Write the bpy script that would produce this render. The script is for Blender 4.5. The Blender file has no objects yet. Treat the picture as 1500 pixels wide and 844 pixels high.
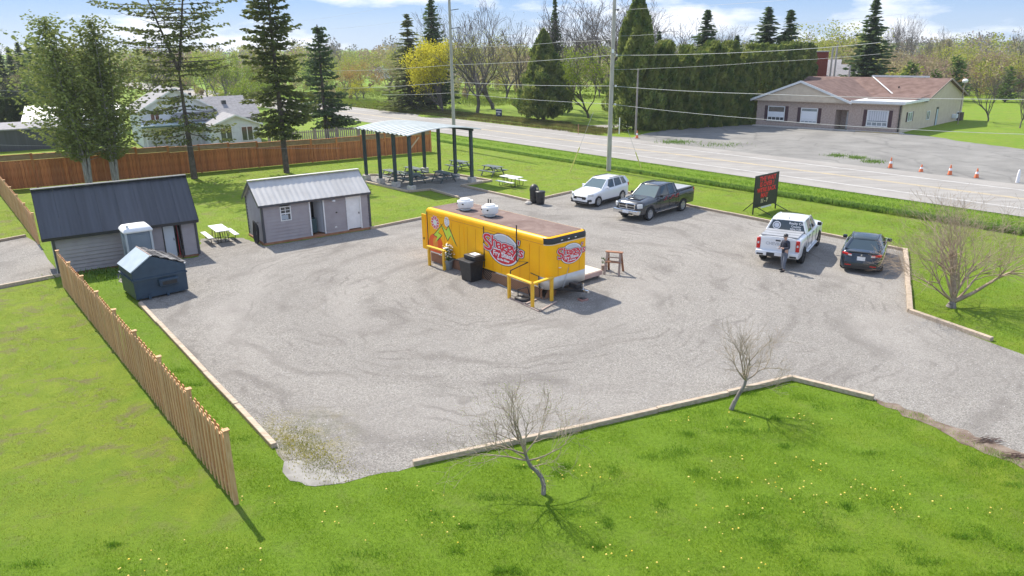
import bpy, bmesh, math, random
import numpy as np
from mathutils import Matrix, Vector

# ------------------------------------------------------------------ camera, sky, sun, exposure
SC = bpy.context.scene
COL = SC.collection
CAM_H, PITCH, ROLL, FPX = 10.1, .317, -.0131, 1083.0      # height, tilt, roll, focal length in photo pixels (1500 wide)
cp, sp, cr, sr = math.cos(PITCH), math.sin(PITCH), math.cos(ROLL), math.sin(ROLL)
cam_d = bpy.data.cameras.new('camera'); cam = bpy.data.objects.new('camera', cam_d); COL.objects.link(cam)
up0 = Vector((0, sp, cp)); rt = Vector((cr, 0, 0)) + up0*sr; up = Vector((-sr, 0, 0)) + up0*cr; fw = Vector((0, cp, -sp))
M = Matrix((rt, up, -fw)).transposed().to_4x4(); M.translation = (0, 0, CAM_H); cam.matrix_world = M
cam_d.sensor_width = 36; cam_d.lens = FPX/1500*36; cam_d.clip_end = 6000; cam_d.clip_start = .1
SC.camera = cam
SUN_EL, SUN_ROT = math.radians(49), math.radians(-37)
W = bpy.data.worlds.new('World'); SC.world = W; W.use_nodes = True
def build_world():
    nt = W.node_tree; n = nt.nodes; l = nt.links; bg = n['Background']
    sky = n.new('ShaderNodeTexSky'); sky.sky_type = 'NISHITA'; sky.sun_disc = False
    sky.sun_elevation = SUN_EL; sky.sun_rotation = SUN_ROT; sky.dust_density = .4; sky.air_density = 1.0; sky.ozone_density = 2.2
    tc = n.new('ShaderNodeTexCoord'); sep = n.new('ShaderNodeSeparateXYZ'); l.new(tc.outputs['Generated'], sep.inputs[0])
    mp = n.new('ShaderNodeMapping'); mp.inputs['Location'].default_value = (.35, 1.7, .4); mp.inputs['Scale'].default_value = (4.2, 4.2, 15); l.new(tc.outputs['Generated'], mp.inputs[0])
    nz = n.new('ShaderNodeTexNoise'); nz.inputs['Scale'].default_value = 1.25; nz.inputs['Detail'].default_value = 9; nz.inputs['Roughness'].default_value = .56; l.new(mp.outputs[0], nz.inputs['Vector'])
    rp = n.new('ShaderNodeValToRGB'); rp.color_ramp.elements[0].position = .475; rp.color_ramp.elements[1].position = .59; l.new(nz.outputs[0], rp.inputs[0])
    mul = n.new('ShaderNodeMath'); mul.operation = 'MULTIPLY'; mul.inputs[1].default_value = .85; l.new(rp.outputs[0], mul.inputs[0])
    mix = n.new('ShaderNodeMix'); mix.data_type = 'RGBA'; l.new(mul.outputs[0], mix.inputs['Factor'])
    gr = n.new('ShaderNodeValToRGB'); e = gr.color_ramp.elements; l.new(sep.outputs['Z'], gr.inputs[0])
    e[0].position = 0; e[0].color = (1.7, 2.3, 3.15, 1); e[1].position = 1; e[1].color = (1.5, 2.1, 3.5, 1)
    for p_, c_ in ((.055, (.85, 1.56, 2.95)), (.16, (1.2, 2.0, 3.6))): k_ = e.new(p_); k_.color = (*c_, 1)
    mg = n.new('ShaderNodeMix'); mg.data_type = 'RGBA'; mg.inputs[0].default_value = .9; l.new(sky.outputs[0], mg.inputs[6]); l.new(gr.outputs[0], mg.inputs[7])
    l.new(mg.outputs[2], mix.inputs[6]); mix.inputs[7].default_value = (4.3, 4.4, 4.7, 1)
    l.new(mix.outputs[2], bg.inputs[0]); bg.inputs[1].default_value = .148
build_world()
sl = bpy.data.lights.new('sun', 'SUN'); sun = bpy.data.objects.new('sun', sl); COL.objects.link(sun)
sl.energy = 3.8; sl.angle = math.radians(.55); sl.color = (1, .93, .82)
sdir = Vector((math.sin(SUN_ROT)*math.cos(SUN_EL), math.cos(SUN_ROT)*math.cos(SUN_EL), math.sin(SUN_EL)))
sun.rotation_euler = sdir.to_track_quat('Z', 'Y').to_euler(); sun.location = (0, 0, 60)
SC.view_settings.view_transform = 'Standard'; SC.view_settings.look = 'None'
SC.view_settings.exposure = .95; SC.view_settings.gamma = 1
SC.cycles.max_bounces = 6; SC.cycles.transparent_max_bounces = 6; SC.cycles.diffuse_bounces = 3

# ------------------------------------------------------------------ surveying: where a point of the photograph stands on the ground
def ray(px, py):
    U = (px-750)/FPX; V = -(py-422)/FPX
    u = U*cr-V*sr; v = U*sr+V*cr
    return Vector((u, cp+v*sp, -sp+v*cp))
def G(px, py, z=0.0):
    d = ray(px, py); t = (z-CAM_H)/d.z
    return Vector((d.x*t, d.y*t, z))
def proj(P):
    z = P[2]-CAM_H; d = P[1]*cp-z*sp; v = P[1]*sp+z*cp; u = P[0]
    U = u*cr+v*sr; V = -u*sr+v*cr
    return 750+FPX*U/d, 422-FPX*V/d
def HT(P, ytop):
    lo, hi = 0, 60
    for _ in range(30):
        m = (lo+hi)/2
        if proj((P[0], P[1], m))[1] > ytop: lo = m
        else: hi = m
    return lo
def onplane(px, py, P0, n):
    d = ray(px, py); o = Vector((0, 0, CAM_H)); n = Vector(n)
    return o + d*((Vector(P0)-o).dot(n)/d.dot(n))
PI = math.pi
def R(a): return math.radians(a)
def dirv(a): return Vector((math.cos(R(a)), math.sin(R(a)), 0))

# ------------------------------------------------------------------ materials
MATS = {}
def mat(name, c, c2=None, rough=.7, scale=4, metal=0, bump=0, bscale=None, detail=4, lo=.35, hi=.65, coords='Object', stretch=None, transl=0, spec=.5, coat=0, alpha_hi=None, rand=0):
    if name in MATS: return MATS[name]
    m = bpy.data.materials.new(name); m.use_nodes = True; nt = m.node_tree; n = nt.nodes; l = nt.links
    b = n['Principled BSDF']; b.inputs['Base Color'].default_value = (*c, 1); b.inputs['Roughness'].default_value = rough
    b.inputs['Metallic'].default_value = metal; b.inputs['Specular IOR Level'].default_value = spec; b.inputs['Coat Weight'].default_value = coat
    tc = n.new('ShaderNodeTexCoord'); vec = tc.outputs[coords]
    if stretch:
        mp = n.new('ShaderNodeMapping'); mp.inputs['Scale'].default_value = stretch; l.new(vec, mp.inputs[0]); vec = mp.outputs[0]
    col = None
    if c2:
        nz = n.new('ShaderNodeTexNoise'); nz.inputs['Scale'].default_value = scale; nz.inputs['Detail'].default_value = detail; l.new(vec, nz.inputs['Vector'])
        rp = n.new('ShaderNodeValToRGB'); e = rp.color_ramp.elements; e[0].position = lo; e[1].position = hi; e[0].color = (*c, 1); e[1].color = (*c2, 1)
        l.new(nz.outputs[0], rp.inputs[0]); col = rp.outputs[0]
        if rand:
            oi = n.new('ShaderNodeObjectInfo'); hs = n.new('ShaderNodeHueSaturation')
            mr = n.new('ShaderNodeMapRange'); mr.inputs[3].default_value = 1-rand; mr.inputs[4].default_value = 1+rand; l.new(oi.outputs['Random'], mr.inputs[0])
            l.new(mr.outputs[0], hs.inputs['Value']); l.new(col, hs.inputs['Color']); col = hs.outputs[0]
        l.new(col, b.inputs['Base Color'])
    if bump:
        nb = n.new('ShaderNodeTexNoise'); nb.inputs['Scale'].default_value = bscale or scale*6; nb.inputs['Detail'].default_value = 5; l.new(vec, nb.inputs['Vector'])
        bp = n.new('ShaderNodeBump'); bp.inputs['Strength'].default_value = bump; bp.inputs['Distance'].default_value = .02
        l.new(nb.outputs[0], bp.inputs['Height']); l.new(bp.outputs[0], b.inputs['Normal'])
    if transl:
        tr = n.new('ShaderNodeBsdfTranslucent'); ms = n.new('ShaderNodeMixShader'); ms.inputs[0].default_value = transl
        if col: l.new(col, tr.inputs[0])
        else: tr.inputs[0].default_value = (*c, 1)
        l.new(b.outputs[0], ms.inputs[1]); l.new(tr.outputs[0], ms.inputs[2]); l.new(ms.outputs[0], n['Material Output'].inputs[0])
    MATS[name] = m; return m

class NB:                                   # small node builder
    def __init__(s, name):
        s.m = bpy.data.materials.new(name); s.m.use_nodes = True; s.n = s.m.node_tree.nodes; s.l = s.m.node_tree.links
        s.b = s.n['Principled BSDF']; s.tc = s.n.new('ShaderNodeTexCoord')
    def noise(s, scale, detail=4, rough=.5, vec=None, dist=0):
        x = s.n.new('ShaderNodeTexNoise'); x.inputs['Scale'].default_value = scale; x.inputs['Detail'].default_value = detail
        x.inputs['Roughness'].default_value = rough; x.inputs['Distortion'].default_value = dist
        s.l.new(vec or s.tc.outputs['Object'], x.inputs['Vector']); return x.outputs[0]
    def ramp(s, f, p0, c0, p1, c1):
        x = s.n.new('ShaderNodeValToRGB'); e = x.color_ramp.elements; e[0].position = p0; e[1].position = p1
        e[0].color = (*c0, 1); e[1].color = (*c1, 1); s.l.new(f, x.inputs[0]); return x.outputs[0]
    def mask(s, f, p0, p1, a=0, b=1):
        x = s.n.new('ShaderNodeMapRange'); x.inputs[1].default_value = p0; x.inputs[2].default_value = p1; x.inputs[3].default_value = a; x.inputs[4].default_value = b
        s.l.new(f, x.inputs[0]); return x.outputs[0]
    def mix(s, f, a, b, mode='MIX'):
        x = s.n.new('ShaderNodeMix'); x.data_type = 'RGBA'; x.blend_type = mode
        if isinstance(f, float): x.inputs[0].default_value = f
        else: s.l.new(f, x.inputs[0])
        for k, v in ((6, a), (7, b)):
            if isinstance(v, tuple): x.inputs[k].default_value = (*v, 1)
            else: s.l.new(v, x.inputs[k])
        return x.outputs[2]
    def math(s, op, a, b=None):
        x = s.n.new('ShaderNodeMath'); x.operation = op
        for k, v in ((0, a), (1, b)):
            if v is None: continue
            if isinstance(v, (int, float)): x.inputs[k].default_value = v
            else: s.l.new(v, x.inputs[k])
        return x.outputs[0]
    def attr(s, name):
        x = s.n.new('ShaderNodeAttribute'); x.attribute_name = name; return x.outputs['Fac']
    def near(s, P, r0, r1):                 # 1 within r0 of P, 0 beyond r1
        v = s.n.new('ShaderNodeVectorMath'); v.operation = 'DISTANCE'; s.l.new(s.tc.outputs['Object'], v.inputs[0]); v.inputs[1].default_value = P
        return s.mask(v.outputs['Value'], r0, r1, 1, 0)
    def bump(s, f, strength, dist=.02):
        x = s.n.new('ShaderNodeBump'); x.inputs['Strength'].default_value = strength; x.inputs['Distance'].default_value = dist
        s.l.new(f, x.inputs['Height']); s.l.new(x.outputs[0], s.b.inputs['Normal'])
    def done(s, col, rough=.9, spec=.2):
        s.l.new(col, s.b.inputs['Base Color']); s.b.inputs['Roughness'].default_value = rough; s.b.inputs['Specular IOR Level'].default_value = spec; return s.m

def grass_mat():
    s = NB('grass'); v = s.noise(.35, 6, .6); w = s.noise(1.4, 7, .7, dist=.8); f = s.noise(11, 6, .75); ff = s.noise(60, 3, .6)
    dry = s.attr('dry')
    g = s.ramp(w, .3, (.10, .185, .010), .7, (.185, .30, .016))
    g = s.mix(s.mask(f, .35, .65), g, (.21, .34, .026))
    y = s.ramp(w, .3, (.19, .275, .02), .7, (.29, .36, .035))
    y = s.mix(s.mask(f, .5, .68, 0, .55), y, (.13, .20, .016))
    d = s.mask(s.math('ADD', dry, s.mask(v, .3, .7, -.3, .3)), .15, .85)
    c = s.mix(d, g, y)
    straw = s.math('MULTIPLY', s.mask(s.noise(.9, 9, .75, dist=.6), .52, .62), s.mask(dry, .3, 1, .15, .9))
    c = s.mix(straw, c, (.23, .185, .10))
    c = s.mix(s.mask(ff, .3, .55, .55, 0), c, (.022, .05, .006))
    s.bump(s.math('ADD', f, ff), .9, .06)
    return s.done(c, .85, .15)
def gravel_mat():
    s = NB('gravel'); vo = s.n.new('ShaderNodeTexVoronoi'); vo.inputs['Scale'].default_value = 34; s.l.new(s.tc.outputs['Object'], vo.inputs['Vector'])
    cell = s.n.new('ShaderNodeSeparateColor'); s.l.new(vo.outputs['Color'], cell.inputs[0])
    c = s.ramp(cell.outputs[0], .0, (.205, .19, .17), 1, (.455, .428, .385))
    big = s.noise(.22, 5, .6, dist=1.2); c = s.mix(s.mask(big, .42, .62, 0, .3), c, (.25, .232, .21))
    med = s.noise(1.5, 7, .7, dist=.6); c = s.mix(s.mask(med, .5, .7, 0, .35), c, (.22, .20, .18))
    # wheel tracks that circle the lot round the trailer
    v = s.n.new('ShaderNodeVectorMath'); v.operation = 'DISTANCE'; s.l.new(s.tc.outputs['Object'], v.inputs[0]); v.inputs[1].default_value = (-1, 31, 0)
    wv = s.math('SINE', s.math('MULTIPLY', s.math('ADD', v.outputs['Value'], s.mask(s.noise(.18, 3), .2, .8, -2.5, 2.5)), 2.6))
    tr = s.math('MULTIPLY', s.mask(wv, .35, 1, 0, 1), s.mask(s.noise(.3, 4), .42, .58, 0, .5)); c = s.mix(tr, c, (.185, .168, .15))
    lane = s.math('MULTIPLY', s.mask(s.math('SINE', s.math('ADD', s.math('MULTIPLY', s.math('ADD', v.outputs['Value'], s.mask(s.noise(.12, 3), .2, .8, -3, 3)), 1.15), 1.0)), .1, 1, 0, 1), s.mask(s.noise(.09, 3), .4, .6, .15, .7)); c = s.mix(s.math('MULTIPLY', lane, .5), c, (.46, .43, .39))
    rut = s.math('MULTIPLY', s.mask(s.math('SINE', s.math('MULTIPLY', s.math('ADD', v.outputs['Value'], s.mask(s.noise(.3, 4), .2, .8, -1, 1)), 9.5)), .55, 1, 0, 1), s.mask(s.noise(.35, 5, .6), .48, .6, 0, .48)); c = s.mix(rut, c, (.18, .162, .145))
    leaf = s.math('MULTIPLY', s.mask(s.noise(9, 8, .75), .6, .66), s.mask(s.noise(.45, 3), .5, .62)); c = s.mix(s.math('MULTIPLY', leaf, .7), c, (.17, .13, .09))
    ms = G(455, 650); mo = s.math('MULTIPLY', s.near((ms.x-.4, ms.y+.3, 0), .4, 2.0), s.mask(s.noise(2.2, 7, .75), .42, .56))
    c = s.mix(s.math('MULTIPLY', mo, .5), c, s.ramp(s.noise(1.3, 3), .45, (.12, .13, .03), .6, (.30, .25, .04)))
    fine = s.noise(90, 2, .6); c = s.mix(s.mask(fine, .3, .6, .3, 0), c, (.11, .1, .1))
    s.bump(s.math('ADD', vo.outputs['Distance'], fine), .8, .03)
    return s.done(c, .92, .15)
def asphalt_mat(name, c0, c1, crack=.0, stripes=False):
    s = NB(name); c = s.ramp(s.noise(.25, 6, .65, dist=.5), .35, c0, .65, c1)
    c = s.mix(s.mask(s.noise(40, 3, .7), .35, .65, 0, .3), c, tuple(x*1.35 for x in c1))
    if crack:
        vo = s.n.new('ShaderNodeTexVoronoi'); vo.feature = 'DISTANCE_TO_EDGE'; vo.inputs['Scale'].default_value = .18; s.l.new(s.tc.outputs['Object'], vo.inputs['Vector'])
        wob = s.mask(s.noise(1.2, 4), 0, 1, -.05, .05)
        c = s.mix(s.mask(s.math('ADD', vo.outputs['Distance'], wob), .0, .03, crack, 0), c, (.07, .068, .065))
    if stripes:                              # long worn streaks left by traffic
        mp = s.n.new('ShaderNodeMapping'); mp.inputs['Rotation'].default_value = (0, 0, R(51.3)); mp.inputs['Scale'].default_value = (.02, 1.1, 1); s.l.new(s.tc.outputs['Object'], mp.inputs[0])
        c = s.mix(s.mask(s.noise(1.3, 4, .6, vec=mp.outputs[0]), .42, .62, 0, .45), c, tuple(x*.8 for x in c0))
    s.bump(s.noise(60, 3), .3); return s.done(c, .9, .2)
M_GRASS, M_GRAVEL = grass_mat(), gravel_mat()
M_ROAD = asphalt_mat('road_asphalt', (.245, .232, .214), (.325, .308, .285), stripes=True)
M_SHOULDER = asphalt_mat('shoulder_gravel', (.24, .225, .205), (.31, .293, .27))
M_LOT = asphalt_mat('lot_asphalt', (.15, .145, .135), (.24, .232, .215), crack=.3)
M_DIRT = mat('dirt', (.13, .09, .065), (.23, .18, .14), .95, 3, bump=.6)
M_CEDARW = mat('fence_cedar', (.50, .27, .12), (.66, .42, .23), .8, 5, bump=.3, rand=.12, stretch=(4, 4, .5))
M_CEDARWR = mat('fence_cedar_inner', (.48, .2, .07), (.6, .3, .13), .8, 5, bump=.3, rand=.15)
M_CEDARR = mat('fence_cedar_red', (.40, .125, .035), (.56, .23, .075), .8, 3, bump=.3, rand=.22, stretch=(4, 4, .6))
M_CEDARD = mat('fence_cedar_grey', (.27, .165, .085), (.36, .25, .13), .85, 3, bump=.3, rand=.15)
M_TIMBER = mat('landscape_timber', (.36, .28, .20), (.5, .41, .31), .85, 3, bump=.3, stretch=(1, 6, 6), rand=.08)
M_BARKG = mat('bark_grey', (.16, .14, .12), (.3, .27, .24), .95, 4, bump=.8, stretch=(3, 3, .6))
M_BARKD = mat('bark_dark', (.07, .055, .045), (.14, .11, .09), .95, 4, bump=.8)
M_TWIG = mat('twig', (.26, .2, .14), (.4, .33, .24), .9, 3)
M_TWIGB = mat('twig_brown', (.30, .22, .155), (.46, .36, .26), .9, 3)
M_TWIGP = mat('twig_far', (.10, .085, .078), (.16, .135, .122), .9, .6)
M_YELLOW = mat('yellow_paint', (.98, .45, .0), (1.0, .5, .0), .42, 1.5, spec=.3, coat=.05)
M_YELRAIL = mat('yellow_rail', (.78, .42, .02), (.84, .5, .04), .5, 4)
M_WHITE = mat('white_paint', (.78, .78, .77), (.7, .7, .69), .5, 3)
M_WHITEM = mat('white_panel', (.62, .6, .57), (.5, .48, .45), .35, 2, metal=.3)
M_BLACK = mat('black_plastic', (.018, .018, .02), (.03, .03, .032), .45, 8)
M_BLACKM = mat('black_metal', (.02, .02, .022), None, .4)
M_RUBBER = mat('rubber', (.02, .02, .02), None, .8)
M_CHROME = mat('chrome', (.65, .66, .68), None, .18, metal=1)
M_ALLOY = mat('alloy', (.55, .56, .58), None, .3, metal=.8)
M_GLASS = mat('car_glass', (.03, .045, .05), None, .04, spec=.9)
M_GLASSL = mat('windscreen_glass', (.10, .14, .145), None, .04, spec=1.0)
M_WIN = mat('window_glass', (.16, .2, .22), (.3, .34, .36), .08, 1.5, spec=.9)
M_WIND = mat('window_glass_dark', (.03, .035, .04), (.07, .075, .08), .08, 2, spec=.9)
M_SIDING = mat('shed_siding', (.31, .28, .285), (.35, .32, .325), .6, 2, bump=.1)
M_CHAR = mat('charcoal_metal', (.05, .053, .062), (.068, .072, .085), .4, .8, stretch=(6, .3, .3), rand=.1)
M_GALV = mat('galvanised_roof', (.45, .435, .41), (.52, .505, .48), .5, 1.2, metal=.15)
M_GALVG = mat('galvanised_green', (.42, .455, .435), (.5, .53, .51), .65, 1.2, metal=.15)
M_POST = mat('post_slate', (.025, .042, .05), (.035, .058, .068), .5, 3)
M_CONC = mat('concrete', (.42, .39, .35), (.55, .52, .47), .9, 5, bump=.3)
M_TGREEN = mat('green_table_wood', (.06, .085, .085), (.11, .14, .14), .6, 5)
M_GREYDK = mat('pad_gravel', (.14, .132, .14), (.24, .23, .235), .95, 9, bump=.6)
M_DUMP = mat('dumpster_blue', (.022, .05, .085), (.035, .07, .11), .45, 2.5, bump=.1)
M_DUMPL = mat('dumpster_light_lid', (.36, .43, .48), (.42, .49, .54), .4, 2)
M_LIDOLD = mat('weathered_lid', (.03, .03, .035), (.32, .31, .3), .8, 2.2, lo=.5, hi=.7)
M_PORTA = mat('toilet_grey', (.15, .19, .23), (.18, .22, .26), .5, 2)
M_BRICKP = mat('stone_facade', (.36, .27, .23), (.47, .37, .31), .9, 6, bump=.5, bscale=8)
M_STUCCO = mat('beige_stucco', (.6, .49, .37), (.66, .55, .42), .85, 2, bump=.1)
M_SHING = mat('brown_shingle', (.12, .068, .053), (.19, .118, .095), .9, 1.3, detail=8, bump=.4)
M_SHINGG = mat('grey_shingle', (.24, .23, .235), (.31, .30, .305), .9, 3, bump=.3)
M_MAROON = mat('maroon_shutter', (.06, .025, .03), None, .6)
M_REDB = mat('red_brick', (.26, .05, .035), (.34, .08, .05), .9, 9, bump=.4)
M_CONE = mat('cone_orange', (.75, .16, .05), (.8, .22, .08), .6, 6)
M_POLE = mat('concrete_pole', (.36, .33, .29), (.47, .44, .4), .85, 3, bump=.2, stretch=(2, 2, .3))
M_WIRE = mat('wire', (.5, .5, .5), None, .5)
M_RED = mat('logo_red', (.68, .02, .04), None, .5)
M_REDL = mat('sign_red', (.85, .02, .03), None, .4)
M_LWHITE = mat('logo_white', (.82, .8, .8), None, .5)
M_LGREY = mat('logo_grey', (.55, .56, .6), None, .5)
M_LBLACK = mat('logo_black', (.03, .02, .03), None, .5)
M_LIME = mat('mural_lime', (.55, .75, .06), None, .5)
M_ORANGE = mat('mural_orange', (.85, .12, .015), None, .5)
M_PINK = mat('mural_pink', (.75, .3, .35), None, .5)
M_DECK = mat('deck_wood', (.62, .56, .44), (.72, .67, .55), .8, 5)
M_BROWNW = mat('brown_wood', (.28, .13, .07), (.36, .18, .1), .8, 4)
M_GREYW = mat('grey_wood', (.27, .21, .18), (.38, .3, .26), .85, 4)
M_PLATE = mat('plate_white', (.75, .76, .78), None, .5)
M_TAIL = mat('tail_red', (.55, .015, .01), None, .2)
M_LAMP = mat('headlamp', (.6, .62, .62), None, .08, spec=.9)
M_CWHITE = mat('car_white', (.78, .79, .80), None, .2, coat=.6)
M_CGREY = mat('car_charcoal', (.045, .048, .055), None, .22, metal=.3, coat=.7)
M_CBLUE = mat('car_black_blue', (.008, .014, .022), None, .15, coat=.8)
M_TONN = mat('tonneau', (.28, .29, .31), (.34, .35, .37), .5, 3)

# ------------------------------------------------------------------ building helpers
def setp(o, label=None, cat=None, group=None, kind=None):
    if label: o['label'] = label
    if cat: o['category'] = cat
    if group: o['group'] = group
    if kind: o['kind'] = kind
    return o
def thing(name, label, cat, loc=(0, 0, 0), rot=0.0, group=None):
    o = bpy.data.objects.new(name, None); COL.objects.link(o); o.empty_display_size = .2
    o.location = loc; o.rotation_euler = (0, 0, rot); return setp(o, label, cat, group)
def copy_tree(o, parent=None):
    c = o.copy(); COL.objects.link(c)
    if parent: c.parent = parent
    for ch in list(CH.get(o.name, ())): copy_tree(ch, c)
    if parent: CH.setdefault(parent.name, []).append(c)
    return c
CH = {}
def link(name, me, parent=None, kind=None):
    o = bpy.data.objects.new(name, me); COL.objects.link(o)
    if parent: o.parent = parent; CH.setdefault(parent.name, []).append(o)
    if kind: o['kind'] = kind
    return o
class MB:
    def __init__(s): s.v = []; s.f = []; s.mi = []
    def add(s, vs, fs, mi=0):
        b = len(s.v); s.v += [tuple(v) for v in vs]; s.f += [tuple(b+i for i in f) for f in fs]; s.mi += [mi]*len(fs); return s
    def box(s, c, d, rz=0, mi=0, M=None):
        x, y, z = d[0]/2, d[1]/2, d[2]/2; ca, sa = math.cos(rz), math.sin(rz)
        vs = [(c[0]+a*x*ca-b*y*sa, c[1]+a*x*sa+b*y*ca, c[2]+e*z) for a, b, e in ((-1,-1,-1),(1,-1,-1),(1,1,-1),(-1,1,-1),(-1,-1,1),(1,-1,1),(1,1,1),(-1,1,1))]
        if M: vs = [M @ Vector(v) for v in vs]
        return s.add(vs, [(0,3,2,1),(4,5,6,7),(0,1,5,4),(1,2,6,5),(2,3,7,6),(3,0,4,7)], mi)
    def bar(s, p0, p1, w, h, mi=0, upv=(0, 0, 1)):         # box from p0 to p1
        p0, p1 = Vector(p0), Vector(p1); d = (p1-p0).normalized(); u = Vector(upv)
        if abs(d.dot(u)) > .98: u = Vector((1, 0, 0))
        a = d.cross(u).normalized(); u = a.cross(d).normalized(); a = a*w/2; u = u*h/2
        vs = [p0-a-u, p0+a-u, p0+a+u, p0-a+u, p1-a-u, p1+a-u, p1+a+u, p1-a+u]
        return s.add(vs, [(0,1,2,3),(7,6,5,4),(0,4,5,1),(1,5,6,2),(2,6,7,3),(3,7,4,0)], mi)
    def tube(s, pts, rad, n=8, mi=0, cap=True):
        pts = [Vector(p) for p in pts]; k = len(pts); rad = rad if hasattr(rad, '__len__') else [rad]*k
        b = len(s.v); ref = None
        for i, p in enumerate(pts):
            d = (pts[min(i+1, k-1)]-pts[max(i-1, 0)]).normalized()
            if ref is None: ref = Vector((0, 0, 1)) if abs(d.z) < .9 else Vector((1, 0, 0))
            a = d.cross(ref).normalized(); c = a.cross(d); ref = c
            for j in range(n):
                t = 2*PI*j/n; s.v.append(tuple(p+(a*math.cos(t)+c*math.sin(t))*rad[i]))
        for i in range(k-1):
            for j in range(n):
                s.f.append((b+i*n+j, b+i*n+(j+1) % n, b+(i+1)*n+(j+1) % n, b+(i+1)*n+j)); s.mi.append(mi)
        if cap and n > 2:
            s.f.append(tuple(b+j for j in range(n))[::-1]); s.f.append(tuple(b+(k-1)*n+j for j in range(n))); s.mi += [mi, mi]
        return s
    def lathe(s, prof, c=(0, 0, 0), n=20, mi=0, axis='z', cap=True):
        b = len(s.v)
        for r, z in prof:
            for j in range(n):
                t = 2*PI*j/n; p = (r*math.cos(t), r*math.sin(t), z)
                if axis == 'y': p = (p[0], p[2], p[1])
                s.v.append((c[0]+p[0], c[1]+p[1], c[2]+p[2]))
        for i in range(len(prof)-1):
            for j in range(n):
                f = (b+i*n+j, b+i*n+(j+1) % n, b+(i+1)*n+(j+1) % n, b+(i+1)*n+j)
                s.f.append(f if axis == 'z' else f[::-1]); s.mi.append(mi)
        for q, k in ((0, -1), (len(prof)-1, 1)):
            if cap and prof[q][0] > 1e-4:
                f = tuple(b+q*n+j for j in range(n)); s.f.append(f[::k] if axis == 'z' else f[::-k]); s.mi.append(mi)
        return s
    def prism(s, pts, M, t, mi=0):          # polygon in the plane of M (x right, y up), thickness t along M's z
        n = len(pts); vs = [M @ Vector((x, y, 0)) for x, y in pts]+[M @ Vector((x, y, t)) for x, y in pts]
        fs = [tuple(range(n))[::-1], tuple(range(n, 2*n))]+[(i, (i+1) % n, n+(i+1) % n, n+i) for i in range(n)]
        return s.add(vs, fs, mi)
    def me(s, name, mats, smooth=False):
        me = bpy.data.meshes.new(name); me.from_pydata(s.v, [], s.f)
        for m in (mats if isinstance(mats, (list, tuple)) else [mats]): me.materials.append(m)
        if any(s.mi): me.polygons.foreach_set('material_index', s.mi)
        if smooth is not False:
            me.polygons.foreach_set('use_smooth', [True]*len(s.f)); me.update()
            me.set_sharp_from_angle(angle=R(40 if smooth is True else smooth))
        me.update(); return me
    def build(s, name, mats, parent=None, smooth=False, kind=None):
        return link(name, s.me(name, mats, smooth), parent, kind)
def frame(o, right, upv, nrm):
    m = Matrix((Vector(right), Vector(upv), Vector(nrm))).transposed().to_4x4(); m.translation = o; return m
def bevelled(mb, w=.02, seg=2):
    bm = bmesh.new(); me = mb.me('tmp', [M_BLACK]); bm.from_mesh(me); bmesh.ops.remove_doubles(bm, verts=bm.verts, dist=1e-5)
    bmesh.ops.bevel(bm, geom=bm.edges[:], offset=w, segments=seg, affect='EDGES', profile=.5)
    out = MB(); bm.verts.index_update(); out.v = [tuple(v.co) for v in bm.verts]; out.f = [tuple(v.index for v in f.verts) for f in bm.faces]; out.mi = [0]*len(out.f)
    bm.free(); bpy.data.meshes.remove(me); return out
def text_mesh(body, size, m, Mx, extrude=.004, offset=0, shear=0, align='CENTER', bold=0):
    cu = bpy.data.curves.new('t', 'FONT'); cu.body = body; cu.size = size; cu.extrude = extrude; cu.offset = offset; cu.shear = shear
    cu.align_x = align; cu.align_y = 'CENTER'; cu.resolution_u = 3
    o = bpy.data.objects.new('t', cu); COL.objects.link(o); bpy.context.view_layer.update()
    me = bpy.data.meshes.new_from_object(o.evaluated_get(bpy.context.evaluated_depsgraph_get()))
    bpy.data.objects.remove(o); bpy.data.curves.remove(cu); me.transform(Mx); me.materials.clear(); me.materials.append(m); return me
def join_meshes(name, mes, m):
    out = MB()
    for me in mes:
        out.add([v.co[:] for v in me.vertices], [tuple(p.vertices) for p in me.polygons]); bpy.data.meshes.remove(me)
    return out.me(name, m)
def flat_poly(pts, z, jitter=0, step=.5, seed=1, open_edges=None):
    """ground sheet from an outline; jitter roughens the edges that have no kerb"""
    rnd = random.Random(seed); out = []
    n = len(pts)
    for i in range(n):
        a, b = Vector(pts[i][:2]), Vector(pts[(i+1) % n][:2]); rough = open_edges is None or i in open_edges
        L = (b-a).length; k = max(1, int(L/step)) if (rough and jitter) else 1
        nr = Vector((-(b-a).y, (b-a).x)).normalized()
        for j in range(k):
            p = a.lerp(b, j/k); 
            if j and rough: p = p+nr*rnd.uniform(-jitter, jitter)
            out.append((p.x, p.y, z))
    return out
def sheet(name, outline, m, kind='structure'):
    bm = bmesh.new(); vs = [bm.verts.new(p) for p in outline]; f = bm.faces.new(vs); f.normal_update()
    if f.normal.z < 0: f.normal_flip()
    bmesh.ops.triangulate(bm, faces=[f], ngon_method='EAR_CLIP')
    me = bpy.data.meshes.new(name); bm.to_mesh(me); bm.free(); me.materials.append(m); return link(name, me, None, kind)

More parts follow.
